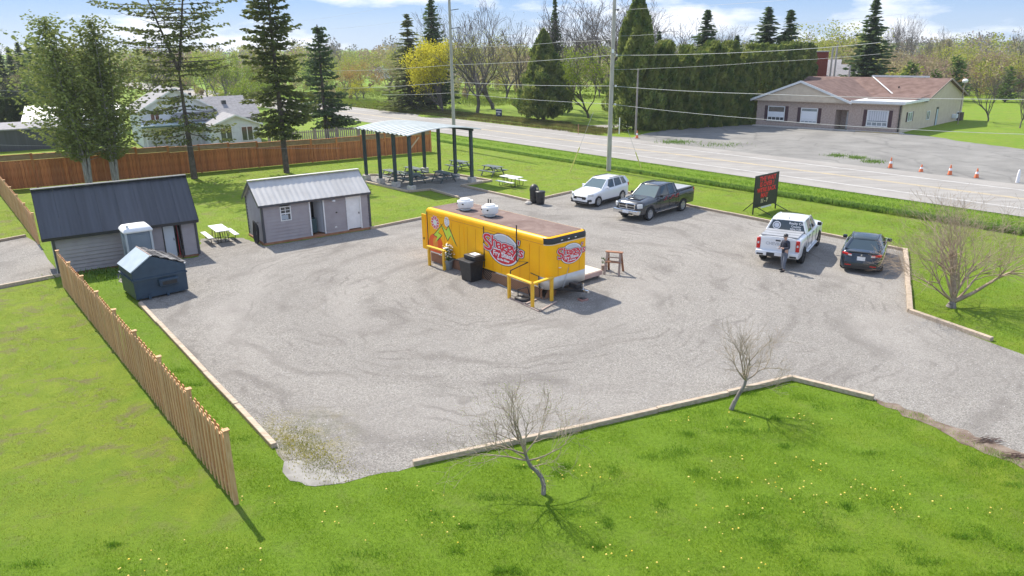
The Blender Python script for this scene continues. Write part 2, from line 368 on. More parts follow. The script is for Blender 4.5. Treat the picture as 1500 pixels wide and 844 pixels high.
# ------------------------------------------------------------------ ground
RA = Vector((2.35, 78.49, 0)); RD = Vector((.6219, -.7831, 0)); RN = Vector((.7831, .6219, 0))
def RO(t, o, z=0): p = RA+RD*t+RN*o; p.z = z; return p
FD, F0 = dirv(129), Vector((-6.51, 14.88, 0))                      # near fence line
def side(p, a, d): return d[0]*(p[1]-a[1])-d[1]*(p[0]-a[0])         # >0 : left of the line
def noise2(x, y): return math.sin(x*.9+1.3*math.sin(y*.7))*math.sin(y*1.1+1.7*math.sin(x*.5))
def dryness(x, y):
    o = (x-RA.x)*RN.x+(y-RA.y)*RN.y
    if o > 0:
        if x < -40: return .05
        return .55 if x < 40 else .45
    sf = side((x, y), F0, FD)
    if sf > 0 and y < 50: return min(.9, max(.1, .3+(y-13)*.12))
    if o > -6: return .25 if o > -4.6 else .6
    if x > 11 and y < 45: return .42+.1*noise2(x*.4, y*.4)
    if y > 40: return .6+.1*noise2(x*.3, y*.3)
    if y > 36 and x < -8: return .35
    return .12+.12*noise2(x*.5, y*.5)
def gz(x, y):
    o = (x-RA.x)*RN.x+(y-RA.y)*RN.y
    z = -.28*math.exp(-((o+3.3)/1.5)**2)
    if o > 13 and x < 8: z += .25*math.exp(-((o-16)/2.5)**2)
    return z
def build_ground():
    ax = lambda near, step, far: sorted(set([round(-v, 2) for v in far]+[round(v, 2) for v in np.arange(near[0], near[1]+.01, step)]+far))
    far = [100, 130, 170, 230, 320, 460, 700, 1100, 1800, 3000]
    xs = sorted([-f for f in far]+list(np.arange(-84, 84.1, .8))+far); ys = sorted([-60, -20]+list(np.arange(0, 112, .8))+[120]+far[1:])
    v = []; dry = []
    for y in ys:
        for x in xs: v.append((x, y, gz(x, y) if abs(x) < 90 and y < 125 else 0)); dry.append(dryness(x, y))
    nx = len(xs); f = [(j*nx+i, j*nx+i+1, (j+1)*nx+i+1, (j+1)*nx+i) for j in range(len(ys)-1) for i in range(nx-1)]
    me = bpy.data.meshes.new('ground'); me.from_pydata(v, [], f); me.materials.append(M_GRASS)
    a = me.attributes.new('dry', 'FLOAT', 'POINT'); a.data.foreach_set('value', dry)
    me.polygons.foreach_set('use_smooth', [True]*len(f)); link('ground', me, None, 'structure')
build_ground()
def GP(pts): return [G(*p) for p in pts]
LOTPX = [(200, 437), (403, 657), (416, 676), (430, 700), (470, 712), (505, 708), (560, 693), (605, 684), (850, 631), (1160, 557), (1280, 586), (1345, 606), (1400, 632), (1440, 652),
         (1500, 676), (1640, 728), (2500, 1000), (2900, 800), (1650, 574), (1500, 520), (1453, 503), (1332, 457), (1326, 368), (1201, 343.5), (1127, 327), (1011, 303), (915, 282.5), (839, 282),
         (776, 296), (676, 273), (720, 266), (672, 257.5), (532, 257.5), (536, 268), (598, 282), (631, 279), (672, 291), (700, 304), (628, 319), (543, 336.5), (389, 361), (357, 349),
         (294, 350), (291, 376), (172, 396), (170, 408), (188, 424)]
op = {1, 2, 3, 4, 5, 6, 10, 11, 12, 13, 14, 15, 16, 17, 18, 39, 40, 41, 42, 43, 44, 45}
sheet('gravel_lot', flat_poly(GP(LOTPX), .006, .09, .3, 3, op), M_GRAVEL)
sheet('gravel_path', flat_poly(GP([(-60, 362), (0, 355), (38, 347), (57, 357), (70, 380), (92, 405), (0, 424), (-60, 437)]), .006, .05, .5, 4, {0, 7}), M_GRAVEL)
sheet('shoulder', [RO(-220, 0, .03), RO(120, 0, .03), RO(120, 11.6, .03), RO(-220, 11.6, .03)], M_SHOULDER)
sheet('road', [RO(-220, 1.9, .036), RO(120, 1.9, .036), RO(120, 10.0, .036), RO(-220, 10.0, .036)], M_ROAD)
sheet('parking_lot', flat_poly(GP([(926, 202), (945, 196), (1000, 187), (1060, 178), (1112, 182)])+GP([(1322, 195.5), (1385, 203), (1400, 206.5), (1500, 219), (1640, 240)])+[RO(45, 11, 0), RO(-4, 11, 0)], .024, .12, .8, 5), M_LOT)
sheet('driveway', flat_poly(GP([(768, 190), (820, 187), (860, 184), (925, 182.5), (925, 186), (870, 188), (842, 190.5), (831, 194), (835, 199), (780, 197)]), .02, .1, .8, 6), M_SHOULDER)
ML = mat('line_white', (.62, .6, .58), (.45, .43, .41), .7, 1.5); MY = mat('line_yellow', (.62, .47, .22), (.46, .38, .26), .7, 1.5)
def strip(name, o, w, m, z=.041):
    mb = MB(); 
    for t in range(-220, 120, 10): mb.add([RO(t, o-w/2, z), RO(t+10, o-w/2, z), RO(t+10, o+w/2, z), RO(t, o+w/2, z)], [(0, 1, 2, 3)])
    mb.build(name, m, None, kind='structure')
strip('edge_line', 2.5, .15, ML); strip('edge_line', 9.2, .15, ML); strip('centre_line', 5.75, .12, MY); strip('centre_line', 6.02, .12, MY)
sheet('bare_soil', flat_poly([G(x, y) for x, y in [(1282, 584), (1345, 604), (1400, 627), (1445, 645), (1500, 665), (1560, 690), (1560, 715), (1500, 688), (1440, 664), (1395, 641), (1340, 615), (1285, 591)]], .011, .12, .25, 8), M_DIRT)
def puddle_mat():
    s = NB('wet_sand'); c = s.ramp(s.noise(1.6, 6, .6), .4, (.15, .14, .125), .6, (.25, .24, .22)); s.m.name = 'wet_sand'
    s.done(c, .55, .3); return s.m
sheet('puddle', flat_poly(GP([(416, 677), (440, 674), (462, 684), (500, 696), (515, 703), (497, 708), (462, 713), (425, 705), (414, 692)]), .011, .05, .2, 9), puddle_mat())

# timber edging runs
def edging(px, label, h=.15, w=.15):
    pts = [G(*p) if not isinstance(p, Vector) else p for p in px]; t = thing('timber_edging', label, 'edging', (pts[0].x, pts[0].y, 0), 0, 'timbers edging the gravel'); rnd = random.Random(len(label))
    for a, b in zip(pts, pts[1:]):
        L = (b-a).length; k = max(1, round(L/3.0)); d = (b-a).normalized(); n = Vector((-d.y, d.x, 0))
        for j in range(k):
            p = a+d*(L*j/k+.006)-pts[0]; q = a+d*(L*(j+1)/k-.006)-pts[0]; o = n*rnd.uniform(-.02, .02); dz = rnd.uniform(-.012, .012); o2 = n*rnd.uniform(-.02, .02)
            m = MB().bar(p+o+Vector((0, 0, h/2+dz)), q+o2+Vector((0, 0, h/2+dz+rnd.uniform(-.01, .01))), w, h)
            bevelled(m, .012, 1).build('timber', M_TIMBER, t)
edging([(205, 447), (403, 656)], 'pale timber edging running along the grass strip beside the near fence', .15, .16)
edging([(605, 682), (850, 630), (1160, 557)], 'longest timber edging, between the gravel and the foreground lawn', .15, .14)
edging([(1160, 557), (1280, 586)], 'short timber edging from the corner beside the leaning sapling towards the driveway')
edging([(1453, 500), (1332, 458)], 'timber edging in front of the large bare tree, ending at the driveway', .16, .18)
edging([(1332, 458), (1326, 368)], 'timber edging running away beside the black sedan', .16, .2)
edging([(1326, 368), (1201, 343.5), (1127, 326.5), (1011, 303), (915, 282.5)], 'timber edging behind the pickups and the portable sign')
edging([(839, 282), (776, 296), (676, 273)], 'timber edging from the white crossover past the two black bins to the picnic pad')
edging([(676, 273), (720, 266), (672, 257.5), (532, 257.5)], 'timber edging round the far side of the picnic shelter pad')
edging([(536, 268), (598, 282), (631, 279), (672, 291)], 'timber edging round the near side of the picnic shelter pad')
edging([(543, 336), (628, 319)], 'timber edging between the grey shed and the yellow trailer')
edging([(-30, 360), (38, 347)], 'timber edging on the far side of the gravel left of the large shed')
edging([(-40, 430), (90, 405)], 'timber edging on the near side of the gravel left of the large shed')

# ------------------------------------------------------------------ fences
def fence(name, label, a, d, panels, plen, heights, m_board, m_post, bw=.14, gap=.135, both=True, topper=0, post_up=.1, cap=True, bt=.02, m_top=None):
    t = thing(name, label, 'fence', (a.x, a.y, 0), math.atan2(d.y, d.x)); rnd = random.Random(7); cache = {}
    def board(x, y, z0, z1):
        key = (round(z1-z0, 2), y > 0)
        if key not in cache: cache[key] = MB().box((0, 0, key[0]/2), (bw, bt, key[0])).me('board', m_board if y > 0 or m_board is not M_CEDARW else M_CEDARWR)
        o = link('board', cache[key], t); o.location = (x, y, z0); o.rotation_euler = (rnd.uniform(-.006, .006), rnd.uniform(-.006, .006), rnd.uniform(-.05, .05))
    for i in range(panels+1):
        h = heights[min(i, panels-1)]+post_up
        if i and heights[i-1] > heights[min(i, panels-1)]: h = heights[i-1]+post_up
        MB().box((i*plen, 0, h/2), (.1 if cap else .17, .1, h)).build('post', m_post, t)
        if cap: MB().box((i*plen, 0, h+.012), (.15, .15, .03)).build('post_cap', m_post, t)
    for i in range(panels):
        h = heights[i]; x0, x1 = i*plen+.05, (i+1)*plen-.05; hb = h-topper
        for z in (.25, hb-.2): MB().box(((x0+x1)/2, 0, z), (x1-x0, .04, .09)).build('rail', m_post, t)
        n = round((x1-x0)/(bw+gap)); st = (x1-x0)/n
        for k in range(n):
            board(x0+st*(k+.5), .035, .04+rnd.uniform(-.01, .01), hb)
            if both and k < n-1: board(x0+st*(k+1), -.035, .04, hb-.01)
        if topper:
            MB().box(((x0+x1)/2, 0, h-topper/2+.02), (x1-x0, .03, topper-.04)).build('top_board', m_top or m_board, t)
            MB().box(((x0+x1)/2, 0, h+.01), (x1-x0, .12, .03)).build('cap_rail', m_post, t)
            MB().box(((x0+x1)/2, 0, hb), (x1-x0, .07, .04)).build('mid_rail', m_post, t)
    return t
fence('wood_fence', 'cedar board fence with stepped panels running from the foreground to the large shed', F0, FD, 8, 21.6/8, [1.82, 1.85, 1.82, 1.78, 1.74, 1.7, 1.66, 1.62], M_CEDARW, M_CEDARW)
fl0 = G(57, 358); fl1 = G(-8, 274)
fence('wood_fence', 'cedar board fence left of the large shed, leading back to the far fence', fl0, (fl1-fl0).normalized(), 7, (fl1-fl0).length/7, [1.65, 1.68, 1.7, 1.72, 1.74, 1.76, 1.8], M_CEDARW, M_CEDARW)
BF0, BF1 = Vector((-38.97, 56.22, 0)), Vector((-8.02, 75.28, 0)); bd = (BF1-BF0).normalized(); BFS = BF0-bd*7.3
npan = 18; pl = ((BF1-BFS).length)/npan; hs = []
TOPX, TOPY = [-150, 0, 55, 130, 212, 289, 332, 380, 492, 560, 631], [232, 229, 226, 221, 217, 214, 210, 209, 203, 196, 190]
for i in range(npan):
    p = BFS+bd*pl*(i+.5); q = proj(p); hs.append(round(HT(p, float(np.interp(q[0], TOPX, TOPY))), 2))
fence('board_fence', 'long reddish board fence with a plain top band behind the sheds', BFS, bd, npan, pl, hs, M_CEDARR, M_CEDARR, bw=.17, gap=.07, topper=.45, cap=False, post_up=.06, m_top=M_CEDARD)
# old grey picket fence of the neighbour, further back
pf0, pf1 = G(395, 216), G(585, 200)
fence('picket_fence', 'weathered grey picket fence behind the red fence near the road', pf0, (pf1-pf0).normalized(), 6, (pf1-pf0).length/6, [1.5]*6, mat('old_picket', (.3, .25, .21), (.42, .38, .33), .9, 2, rand=.2), M_GREYW, gap=.1, both=False, cap=False)
pg0, pg1 = G(372, 196), G(478, 192)

# ------------------------------------------------------------------ sheds
def lap_wall(x0, x1, z0, z1, step=.18, y=0.0, t=.1, cut=None):
    """lapped siding on the plane y; outward is -y; profile of courses"""
    mb = MB(); z = z0; segs = [(x0, x1)]
    while z < z1-.01:
        zt = min(z+step, z1)
        spans = [(x0, x1)]
        for c in (cut or []):
            if zt > c[2]+.01 and z < c[3]-.01:
                ns = []
                for a, b in spans:
                    if c[0] > a: ns.append((a, min(b, c[0])))
                    if c[1] < b: ns.append((max(a, c[1]), b))
                spans = [s for s in ns if s[1]-s[0] > .01]
        for a, b in spans:
            mb.add([(a, y-.045, z), (b, y-.045, z), (b, y-.002, zt), (a, y-.002, zt), (a, y+t, z), (b, y+t, z), (b, y+t, zt), (a, y+t, zt)],
                   [(0, 1, 2, 3), (5, 4, 7, 6), (0, 4, 5, 1), (3, 2, 6, 7), (4, 0, 3, 7), (1, 5, 6, 2)])
        z = zt
    return mb
def gable_wall(D, z0, ze, zr, step=.18, t=.1):
    """end wall in plane x=0 (outward -x), spanning y 0..D, ridge at D/2"""
    mb = MB(); z = z0
    while z < zr-.02:
        zt = min(z+step, zr-.001)
        def yy(zz):
            if zz <= ze: return 0, D
            k = (zz-ze)/(zr-ze); return k*D/2, D-k*D/2
        a0, b0 = yy(z); a1, b1 = yy(zt)
        mb.add([(-.045, a0, z), (-.045, b0, z), (-.002, b1, zt), (-.002, a1, zt), (t, a0, z), (t, b0, z), (t, b1, zt), (t, a1, zt)],
               [(3, 2, 1, 0), (4, 5, 6, 7), (0, 1, 5, 4), (7, 6, 2, 3), (3, 0, 4, 7), (1, 2, 6, 5)])
        z = zt
    return mb
def xform(mb, M):
    mb.v = [tuple(M @ Vector(v)) for v in mb.v]; return mb
def roof_sheet(mb, e0, e1, r0, r1, n, prof, amp, th=.03):
    """corrugated sheet between eave e0-e1 and ridge r0-r1 : n samples of the profile function along the eave"""
    e0, e1, r0, r1 = map(Vector, (e0, e1, r0, r1)); nr = (e1-e0).cross(r0-e0).normalized()
    if nr.z < 0: nr = -nr
    top = []; 
    for i in range(n+1):
        t = i/n; h = nr*amp*prof(i); top.append((e0.lerp(e1, t)+h, r0.lerp(r1, t)+h))
    b = [(a-nr*th, c-nr*th) for a, c in top]; N = n+1
    vs = [p for a in top for p in a]+[p for a in b for p in a]; fs = []
    for i in range(n):
        fs += [(2*i, 2*i+2, 2*i+3, 2*i+1), (2*N+2*i, 2*N+2*i+1, 2*N+2*i+3, 2*N+2*i+2), (2*i, 2*N+2*i, 2*N+2*i+2, 2*i+2), (2*i+1, 2*i+3, 2*N+2*i+3, 2*N+2*i+1)]
    fs += [(0, 1, 2*N+1, 2*N), (2*n, 2*N+2*n, 2*N+2*n+1, 2*n+1)]
    return mb.add(vs, fs)
def shed_shell(t, L, D, ze, zr, wall, cuts, ov=.28):
    lap_wall(0, L, .12, ze, cut=cuts).build('wall', wall, t)
    xform(lap_wall(0, L, .12, ze), Matrix.Translation((L, D, 0)) @ Matrix.Rotation(PI, 4, 'Z')).build('wall', wall, t)
    gable_wall(D, .12, ze, zr-.08).build('wall', wall, t)
    xform(gable_wall(D, .12, ze, zr-.08), Matrix.Translation((L, D, 0)) @ Matrix.Rotation(PI, 4, 'Z')).build('wall', wall, t)
    for x, y in ((0, 0), (L, 0), (0, D), (L, D)):
        MB().box((x, y, ze/2+.04), (.12, .12, ze-.1)).build('corner_trim', M_CHAR, t)
    MB().box((L/2, D/2, .06), (L-.02, D-.02, .12)).build('floor', M_BROWNW, t)
# large shed
bs = thing('large_shed', 'large grey sided shed with a steep charcoal metal roof behind the dumpster', 'shed', (-21.34, 33.46, 0), R(33.2))
L, D, ze, zr = 6.25, 3.0, 2.2, 3.9
shed_shell(bs, L, D, ze, zr, M_SIDING, [(4.72, 5.52, .12, 2.08)])
ov = .32; sl_ = (zr-ze)/(D/2); zl = ze-ov*sl_*.8; x0, x1 = -.42, L+.12
for i in range(8):
    a, b = x0+(x1-x0)*i/8+.004, x0+(x1-x0)*(i+1)/8-.004; k = 10
    pf = lambda j: 1 if j % 10 in (0, 10) else (.35 if j % 2 else 0)
    dz = .012*(i % 2)
    roof_sheet(MB(), (a, -ov, zl+dz), (b, -ov, zl+dz), (a, D/2, zr+dz), (b, D/2, zr+dz), 10, pf, .02).build('roof_panel', M_CHAR, bs)
    roof_sheet(MB(), (a, D+ov, zl+dz), (b, D+ov, zl+dz), (a, D/2, zr+dz), (b, D/2, zr+dz), 10, pf, .02).build('roof_panel', M_CHAR, bs)
MB().bar((x0-.03, D/2, zr+.06), (x1+.03, D/2, zr+.06), .34, .035).build('ridge_cap', M_CHAR, bs)
MB().bar((x0, -ov-.01, zl-.05), (x1, -ov-.01, zl-.05), .03, .14).build('fascia', M_BLACKM, bs)
for xx in (x0-.01, x1+.01):
    mb = MB(); mb.bar((xx, -ov, zl-.05), (xx, D/2, zr-.03), .03, .16); mb.bar((xx, D+ov, zl-.05), (xx, D/2, zr-.03), .03, .16); mb.build('barge_board', M_BLACKM, bs)
MB().box((5.12, .75, 1.1), (.8, .02, 1.96)).build('doorway_shade_sheet', M_BLACK, bs)  # black sheet painting the shade of the recess behind the doorway
dr = MB().box((4.98, .16, 1.0), (.52, .04, 1.78)).build('door', mat('door_pale', (.55, .6, .64), None, .5), bs)
MB().box((5.18, .12, 1.0), (.03, .05, .12)).build('handle', M_BLACKM, dr)
mb = MB(); mb.box((4.70, -.03, 1.1), (.05, .04, 2.0)); mb.box((5.54, -.03, 1.1), (.05, .04, 2.0)); mb.box((5.12, -.03, 2.1), (.89, .04, .05)); mb.build('door_frame', M_BLACKM, bs)
mb = MB(); mb.box((-.035, .62, 1.05), (.03, .9, 1.9)); mb.box((-.05, .15, 1.1), (.04, .05, 2.0)); mb.box((-.05, 1.1, 1.1), (.04, .05, 2.0)); mb.build('side_door', mat('plum_door', (.12, .09, .11), None, .6), bs)
mb = MB(); mb.box((-.06, .08, 1.1), (.05, .07, 2.0)); mb.build('white_trim', M_WHITE, bs)
t = thing('plank', 'red painted plank leaning in the doorway of the large shed', 'plank', bs.matrix_basis @ Vector((5.36, -.02, .12)), R(33.2))
MB().bar((0, .1, 0), (0.02, .22, 1.85), .07, .03).build('board', mat('plank_red', (.5, .03, .04), None, .6), t)
t = thing('plank', 'black pole leaning beside the red plank in the large shed doorway', 'pole', bs.matrix_basis @ Vector((5.45, -.1, .03)), R(33.2))
MB().bar((0, 0, 0), (-.05, .16, 1.6), .05, .05).build('shaft', M_BLACKM, t)
# small shed
gs = thing('small_shed', 'small grey shed with a light metal roof, open doorway and white door', 'shed', (-13.31, 38.79, 0), R(34.6))
L, D, ze, zr = 6.16, 2.7, 2.3, 3.25
shed_shell(gs, L, D, ze, zr, M_SIDING, [(2.62, 3.42, .2, 2.12), (4.78, 5.62, .2, 2.12), (1.0, 1.55, 1.2, 1.95)])
ov = .2; sl_ = (zr-ze)/(D/2); zl = ze-ov*sl_; x0, x1 = -.2, L+.08
for i in range(7):
    a, b = x0+(x1-x0)*i/7+.003, x0+(x1-x0)*(i+1)/7-.003; pf = lambda j: 1 if j % 4 == 1 else (0 if j % 4 == 3 else .5)
    for ys in (-ov, D+ov): roof_sheet(MB(), (a, ys, zl+.03), (b, ys, zl+.03), (a, D/2, zr+.03), (b, D/2, zr+.03), 12, pf, .018).build('roof_panel', M_GALV, gs)
MB().bar((x0, D/2, zr+.09), (x1, D/2, zr+.09), .26, .03).build('ridge_cap', M_GALV, gs)
mb = MB(); mb.bar((x0, -ov-.01, zl-.03), (x1, -ov-.01, zl-.03), .03, .11)
for xx in (x0, x1):
    mb.bar((xx, -ov, zl-.03), (xx, D/2, zr-.03), .03, .13); mb.bar((xx, D+ov, zl-.03), (xx, D/2, zr-.03), .03, .13)
mb.build('fascia', M_CHAR, gs)
MB().box((L/2, -.05, .06), (L+.1, .09, .12)).build('skid', M_BROWNW, gs); MB().box((-.05, D/2, .06), (.09, D+.1, .12)).build('skid', M_BROWNW, gs)
w = MB().box((1.275, .02, 1.575), (.5, .02, .7)).build('window', M_WIND, gs)
mb = MB()
for x in (1.0, 1.55): mb.box((x, -.02, 1.575), (.05, .06, .8))
for z in (1.2, 1.575, 1.95): mb.box((1.275, -.022, z), (.58, .05, .05))
mb.box((1.275, 0, 1.575), (.025, .03, .75)); mb.box((1.275, 0, 1.76), (.5, .03, .025)); mb.build('frame', M_WHITE, w)
MB().box((1.2, -.01, 1.38), (.4, .02, .25)).build('curtain', mat('curtain', (.35, .4, .45), None, .8), w)
for c, x0_, x1_ in ((0, 2.62, 3.42), (1, 4.78, 5.62)):
    mb = MB(); mb.box((x0_, -.03, 1.13), (.07, .06, 1.98)); mb.box((x1_, -.03, 1.13), (.07, .06, 1.98)); mb.box(((x0_+x1_)/2, -.031, 2.13), (x1_-x0_+.07, .06, .07)); mb.build('door_frame', M_WHITE, gs)
MB().box((3.02, .9, 1.1), (1.4, .02, 2.0)).build('doorway_shade_sheet', M_BLACK, gs); MB().box((2.86, .5, .6), (.4, .5, .8)).build('cabinet', mat('cabinet_teal', (.03, .07, .08), None, .6), gs)  # black sheet stands in for the dark inside the open doorway; cabinet before it
d = MB().box((5.2, .02, 1.14), (.78, .04, 1.92)).build('door', M_WHITE, gs); MB().box((5.5, -.02, 1.05), (.04, .05, .1)).build('handle', M_BLACKM, d)
d = MB().bar((3.38, .05, 1.14), (3.1, .68, 1.14), .04, 1.9).build('open_door', mat('door_inside', (.45, .45, .47), None, .6), gs)
l_ = MB().lathe([(.0, -.06), (.09, -.05), (.11, 0), (.08, .05), (.0, .06)], (4.02, -.08, 1.95), 12).build('wall_lamp', M_LWHITE, gs, True); MB().box((4.02, -.03, 1.95), (.1, .05, .1)).build('bracket', M_BLACKM, l_)
MB().box((4.15, -.03, 1.25), (.09, .04, .07)).build('outlet', M_BLACKM, gs); MB().box((4.05, -.03, .42), (.12, .05, .06)).build('vent', M_WHITE, gs)
t = thing('hose_coil', 'black hose coil hung on the left wall of the small shed', 'hose', gs.matrix_basis @ Vector((-.14, .55, 0)), R(34.6)); mb = MB(); rnd = random.Random(3)
for k in range(5):
    rr = .42+.04*k; mb.tube([(-.05-.03*k+.02*math.sin(a*3), rr*.62*math.cos(a), .62+rr*1.25*math.sin(a)*.95) for a in np.linspace(0, 2*PI, 22)], .025, 6, cap=False)
mb.build('loops', M_BLACK, t, True); MB().box((0, 0, 1.15), (.12, .06, .06)).build('hook', M_CHROME, t)

# portable toilet and dumpster
t = thing('portable_toilet', 'grey portable toilet with a rounded white roof between the dumpster and the large shed', 'toilet', G(209, 396), R(36))
bevelled(MB().box((0, 0, 1.0), (1.08, 1.08, 2.0)), .06, 2).build('cabin', M_PORTA, t, True)
for a in range(4):
    mb = MB(); ca, sa = math.cos(a*PI/2), math.sin(a*PI/2); mb.box((.54*(ca-sa), .54*(sa+ca), 1.0), (.09, .09, 2.02)); mb.build('corner_post', mat('toilet_light', (.42, .46, .48), None, .5), t)
b = MB(); pts = [(.62, 2.0, ), (.64, 2.06), (.6, 2.14), (.5, 2.24), (.3, 2.29), (.0, 2.3)]
vs = []; fs = []
for r_, z in pts:
    q = min(r_, .6)
    for x, y in ((-1, -1), (0, -1.03), (1, -1), (1.03, 0), (1, 1), (0, 1.03), (-1, 1), (-1.03, 0)): vs.append((x*r_, y*r_, z))
for i in range(len(pts)-1):
    for j in range(8): fs.append((i*8+j, i*8+(j+1) % 8, (i+1)*8+(j+1) % 8, (i+1)*8+j))
b.add(vs, fs); b.add([(x, y, 2.0) for x, y in ((-.62, -.62), (-.62, .62), (.62, .62), (.62, -.62))], [(0, 1, 2, 3)]); b.build('roof', M_WHITE, t, True)
MB().tube([(-.4, -.4, 2.2), (-.4, -.4, 2.36)], .06, 8).build('vent_pipe', M_WHITE, t)
MB().box((0, -.56, 1.0), (.7, .03, 1.75)).build('door', M_PORTA, t)
t = thing('dumpster', 'dark blue dumpster with a sloped pale lid and weathered black lids', 'dumpster', (-15.82, 29.51, 0), R(41))
Wd, Dd, E_, PK, px_ = 2.13, 1.95, 1.27, 1.85, .82
prof = [(0, .1), (Wd, .1), (Wd+.02, E_), (px_, PK), (-.03, E_)]
mb = MB(); n = len(prof); mb.add([(x, 0, z) for x, z in prof]+[(x, Dd, z) for x, z in prof], [tuple(range(n)), tuple(range(n, 2*n))[::-1]]+[(i, n+i, n+(i+1) % n, (i+1) % n) for i in range(n)]); mb.build('bin_body', M_DUMP, t)
MB().box((Wd/2, -.03, .93), (Wd+.1, .06, .07)).build('rim_rail', M_DUMP, t); MB().box((-.05, Dd/2, .93), (.07, Dd+.05, .07)).build('rim_rail', M_DUMP, t)
bevelled(MB().box((1.35, -.09, .66), (.8, .18, .3)), .02, 1).build('fork_pocket', M_DUMP, t); MB().box((1.37, -.181, .64), (.6, .012, .16)).build('fork_opening', M_BLACK, t)
for k in (.25, .6): 
    MB().box((k*Wd, -.02, .12), (.1, .05, .2)).build('foot', M_DUMP, t)
MB().bar((-.06, Dd/2, E_+.03), (px_-.02, Dd/2, PK+.03), Dd+.04, .04).build('pale_lid', M_DUMPL, t)
rnd = random.Random(5)
for k in range(2):
    lid = MB(); a, b_ = Dd*(k/2)+.02, Dd*((k+1)/2)-.02; nn = 8
    for i in range(nn):
        x0_, x1_ = px_+(Wd+.1-px_)*i/nn, px_+(Wd+.1-px_)*(i+1)/nn; zz = lambda x: PK+(E_-PK)*(x-px_)/(Wd-px_)
        lid.bar((x0_, (a+b_)/2, zz(x0_)+.05+.03*(i % 2)), (x1_, (a+b_)/2, zz(x1_)+.05+.03*(i % 2)), b_-a, .04)
    lid.build('black_lid', M_LIDOLD, t)
mb = MB(); mb.tube([(px_, -.05, PK+.04), (px_, Dd+.05, PK+.04)], .035, 8); mb.build('hinge_bar', M_GREYW, t)
for x, z in ((px_, PK), (Wd, E_)): MB().lathe([(.0, -.04), (.045, 0), (.0, .04)], (x, -.05, z+.05), 8).build('hinge_knob', M_WHITE, t)
mb = MB()
mb.box((px_+.1, .0, 1.28), (.05, .03, .05)); mb.build('rivet_plate', M_DUMP, t)

# ------------------------------------------------------------------ picnic shelter
t = thing('picnic_shelter', 'picnic shelter with an arched corrugated roof on slate posts', 'shelter', (-7.3, 54.0, 0), 0)
SX, SY = dirv(130), dirv(38); Wsh = 5.45; LP = [0, 2.15, 4.35, 6.55]; HP = 3.98
for i, l in enumerate(LP):
    for k, w in enumerate((0, Wsh)):
        p = SX*l+SY*w; a = R(40)
        bevelled(MB().box((0, 0, .24), (.52, .52, .48)), .02, 1)
        m = bevelled(MB().box((0, 0, .21), (.5, .5, .42)), .02, 1); xform(m, Matrix.Translation(p) @ Matrix.Rotation(a, 4, 'Z')); m.build('footing', M_CONC, t)
        mb = MB(); mb.box((p.x, p.y, (HP+.4)/2), (.21, .21, HP-.4), a); mb.build('post', M_POST, t)
for w in (0, Wsh):
    mb = MB(); mb.bar(SX*-.3+SY*w+Vector((0, 0, HP+.06)), SX*(LP[-1]+.6)+SY*w+Vector((0, 0, HP+.06)), .12, .16); mb.build('beam', M_POST, t)
MB().bar(SX*.0+SY*.1+Vector((0, 0, 3.1)), SX*0+SY*.85+Vector((0, 0, 3.85)), .07, .09).build('knee_brace', mat('new_wood', (.6, .45, .28), None, .8), t)
tl, ph = .61, 0; tot = LP[-1]+1.2; nt_ = 13; wl = tot/nt_
ws = np.linspace(-.5, Wsh+.55, 15)
for c in range(4):
    i0, i1 = round(nt_*c/4), round(nt_*(c+1)/4); mb = MB(); cols = []
    for i in range(i0, i1):
        for f_, h in ((0, 0), (.14, .065), (.5, .065), (.64, 0)):
            cols.append((-.6+(i+f_)*wl, h))
    cols.append((-.6+i1*wl, 0))
    dz = .006*(c % 2); N = len(ws); vs = []
    for l, h in cols:
        for w in ws:
            z = HP+.14+.42*math.sin(PI*(w+.9)/(Wsh+1.8)) - .12
            p = SX*l+SY*w; vs.append((p.x, p.y, z+h+dz))
    fs = [(i*N+j, i*N+j+1, (i+1)*N+j+1, (i+1)*N+j) for i in range(len(cols)-1) for j in range(N-1)]
    mb.add(vs, fs); o = mb.build('roof_panel', [M_GALVG], t); md = o.modifiers.new('thick', 'SOLIDIFY'); md.thickness = .03; md.offset = -1

# ------------------------------------------------------------------ food trailer
TO = Vector((1.5, 28.9, 0)); TA = 131.0; TX, TY = dirv(TA), dirv(TA+90); TL, TW, TZ0, TZ1 = 8.6, 2.35, .5, 2.68
tr = thing('food_trailer', 'bright yellow food trailer with red logos in the middle of the gravel lot', 'food trailer', TO, R(TA))
def plan(r, inset, n=6):
    pts = []
    for k in range(n+1):
        a = PI/2+PI/2*k/n; pts.append((r+math.cos(a)*(r-inset), -r+math.sin(a)*(r-inset)))
    for k in range(n+1):
        a = PI+PI/2*k/n; pts.append((r+math.cos(a)*(r-inset), -TW+r+math.sin(a)*(r-inset)))
    return pts+[(TL-inset, -TW+inset), (TL-inset, -inset)]
mb = MB(); rings = [(TZ0, 0), (TZ1-.2, 0), (TZ1-.12, .012), (TZ1-.06, .045), (TZ1-.015, .1), (TZ1, .17)]; n = len(plan(.3, 0))
for z, i in rings: mb.v += [(x, y, z) for x, y in plan(.3, i)]
for a in range(len(rings)-1):
    for b in range(n): mb.f.append((a*n+b, a*n+(b+1) % n, (a+1)*n+(b+1) % n, (a+1)*n+b)); mb.mi.append(0)
mb.f.append(tuple(range(n))[::-1]); mb.mi.append(0)
mb.f = [f[::-1] for f in mb.f]; mb.f.append(tuple((len(rings)-1)*n+b for b in range(n))[::-1]); mb.mi.append(0)
mb.build('body', M_YELLOW, tr, 50)
def roofmat():
    s = NB('trailer_roof'); c = s.ramp(s.noise(.9, 6, .65, dist=1), .35, (.15, .10, .085), .65, (.24, .175, .15))
    c = s.mix(s.mask(s.noise(3, 6, .7), .58, .7, 0, .6), c, (.34, .29, .26)); s.bump(s.noise(20, 4), .4); return s.done(c, .85, .2)
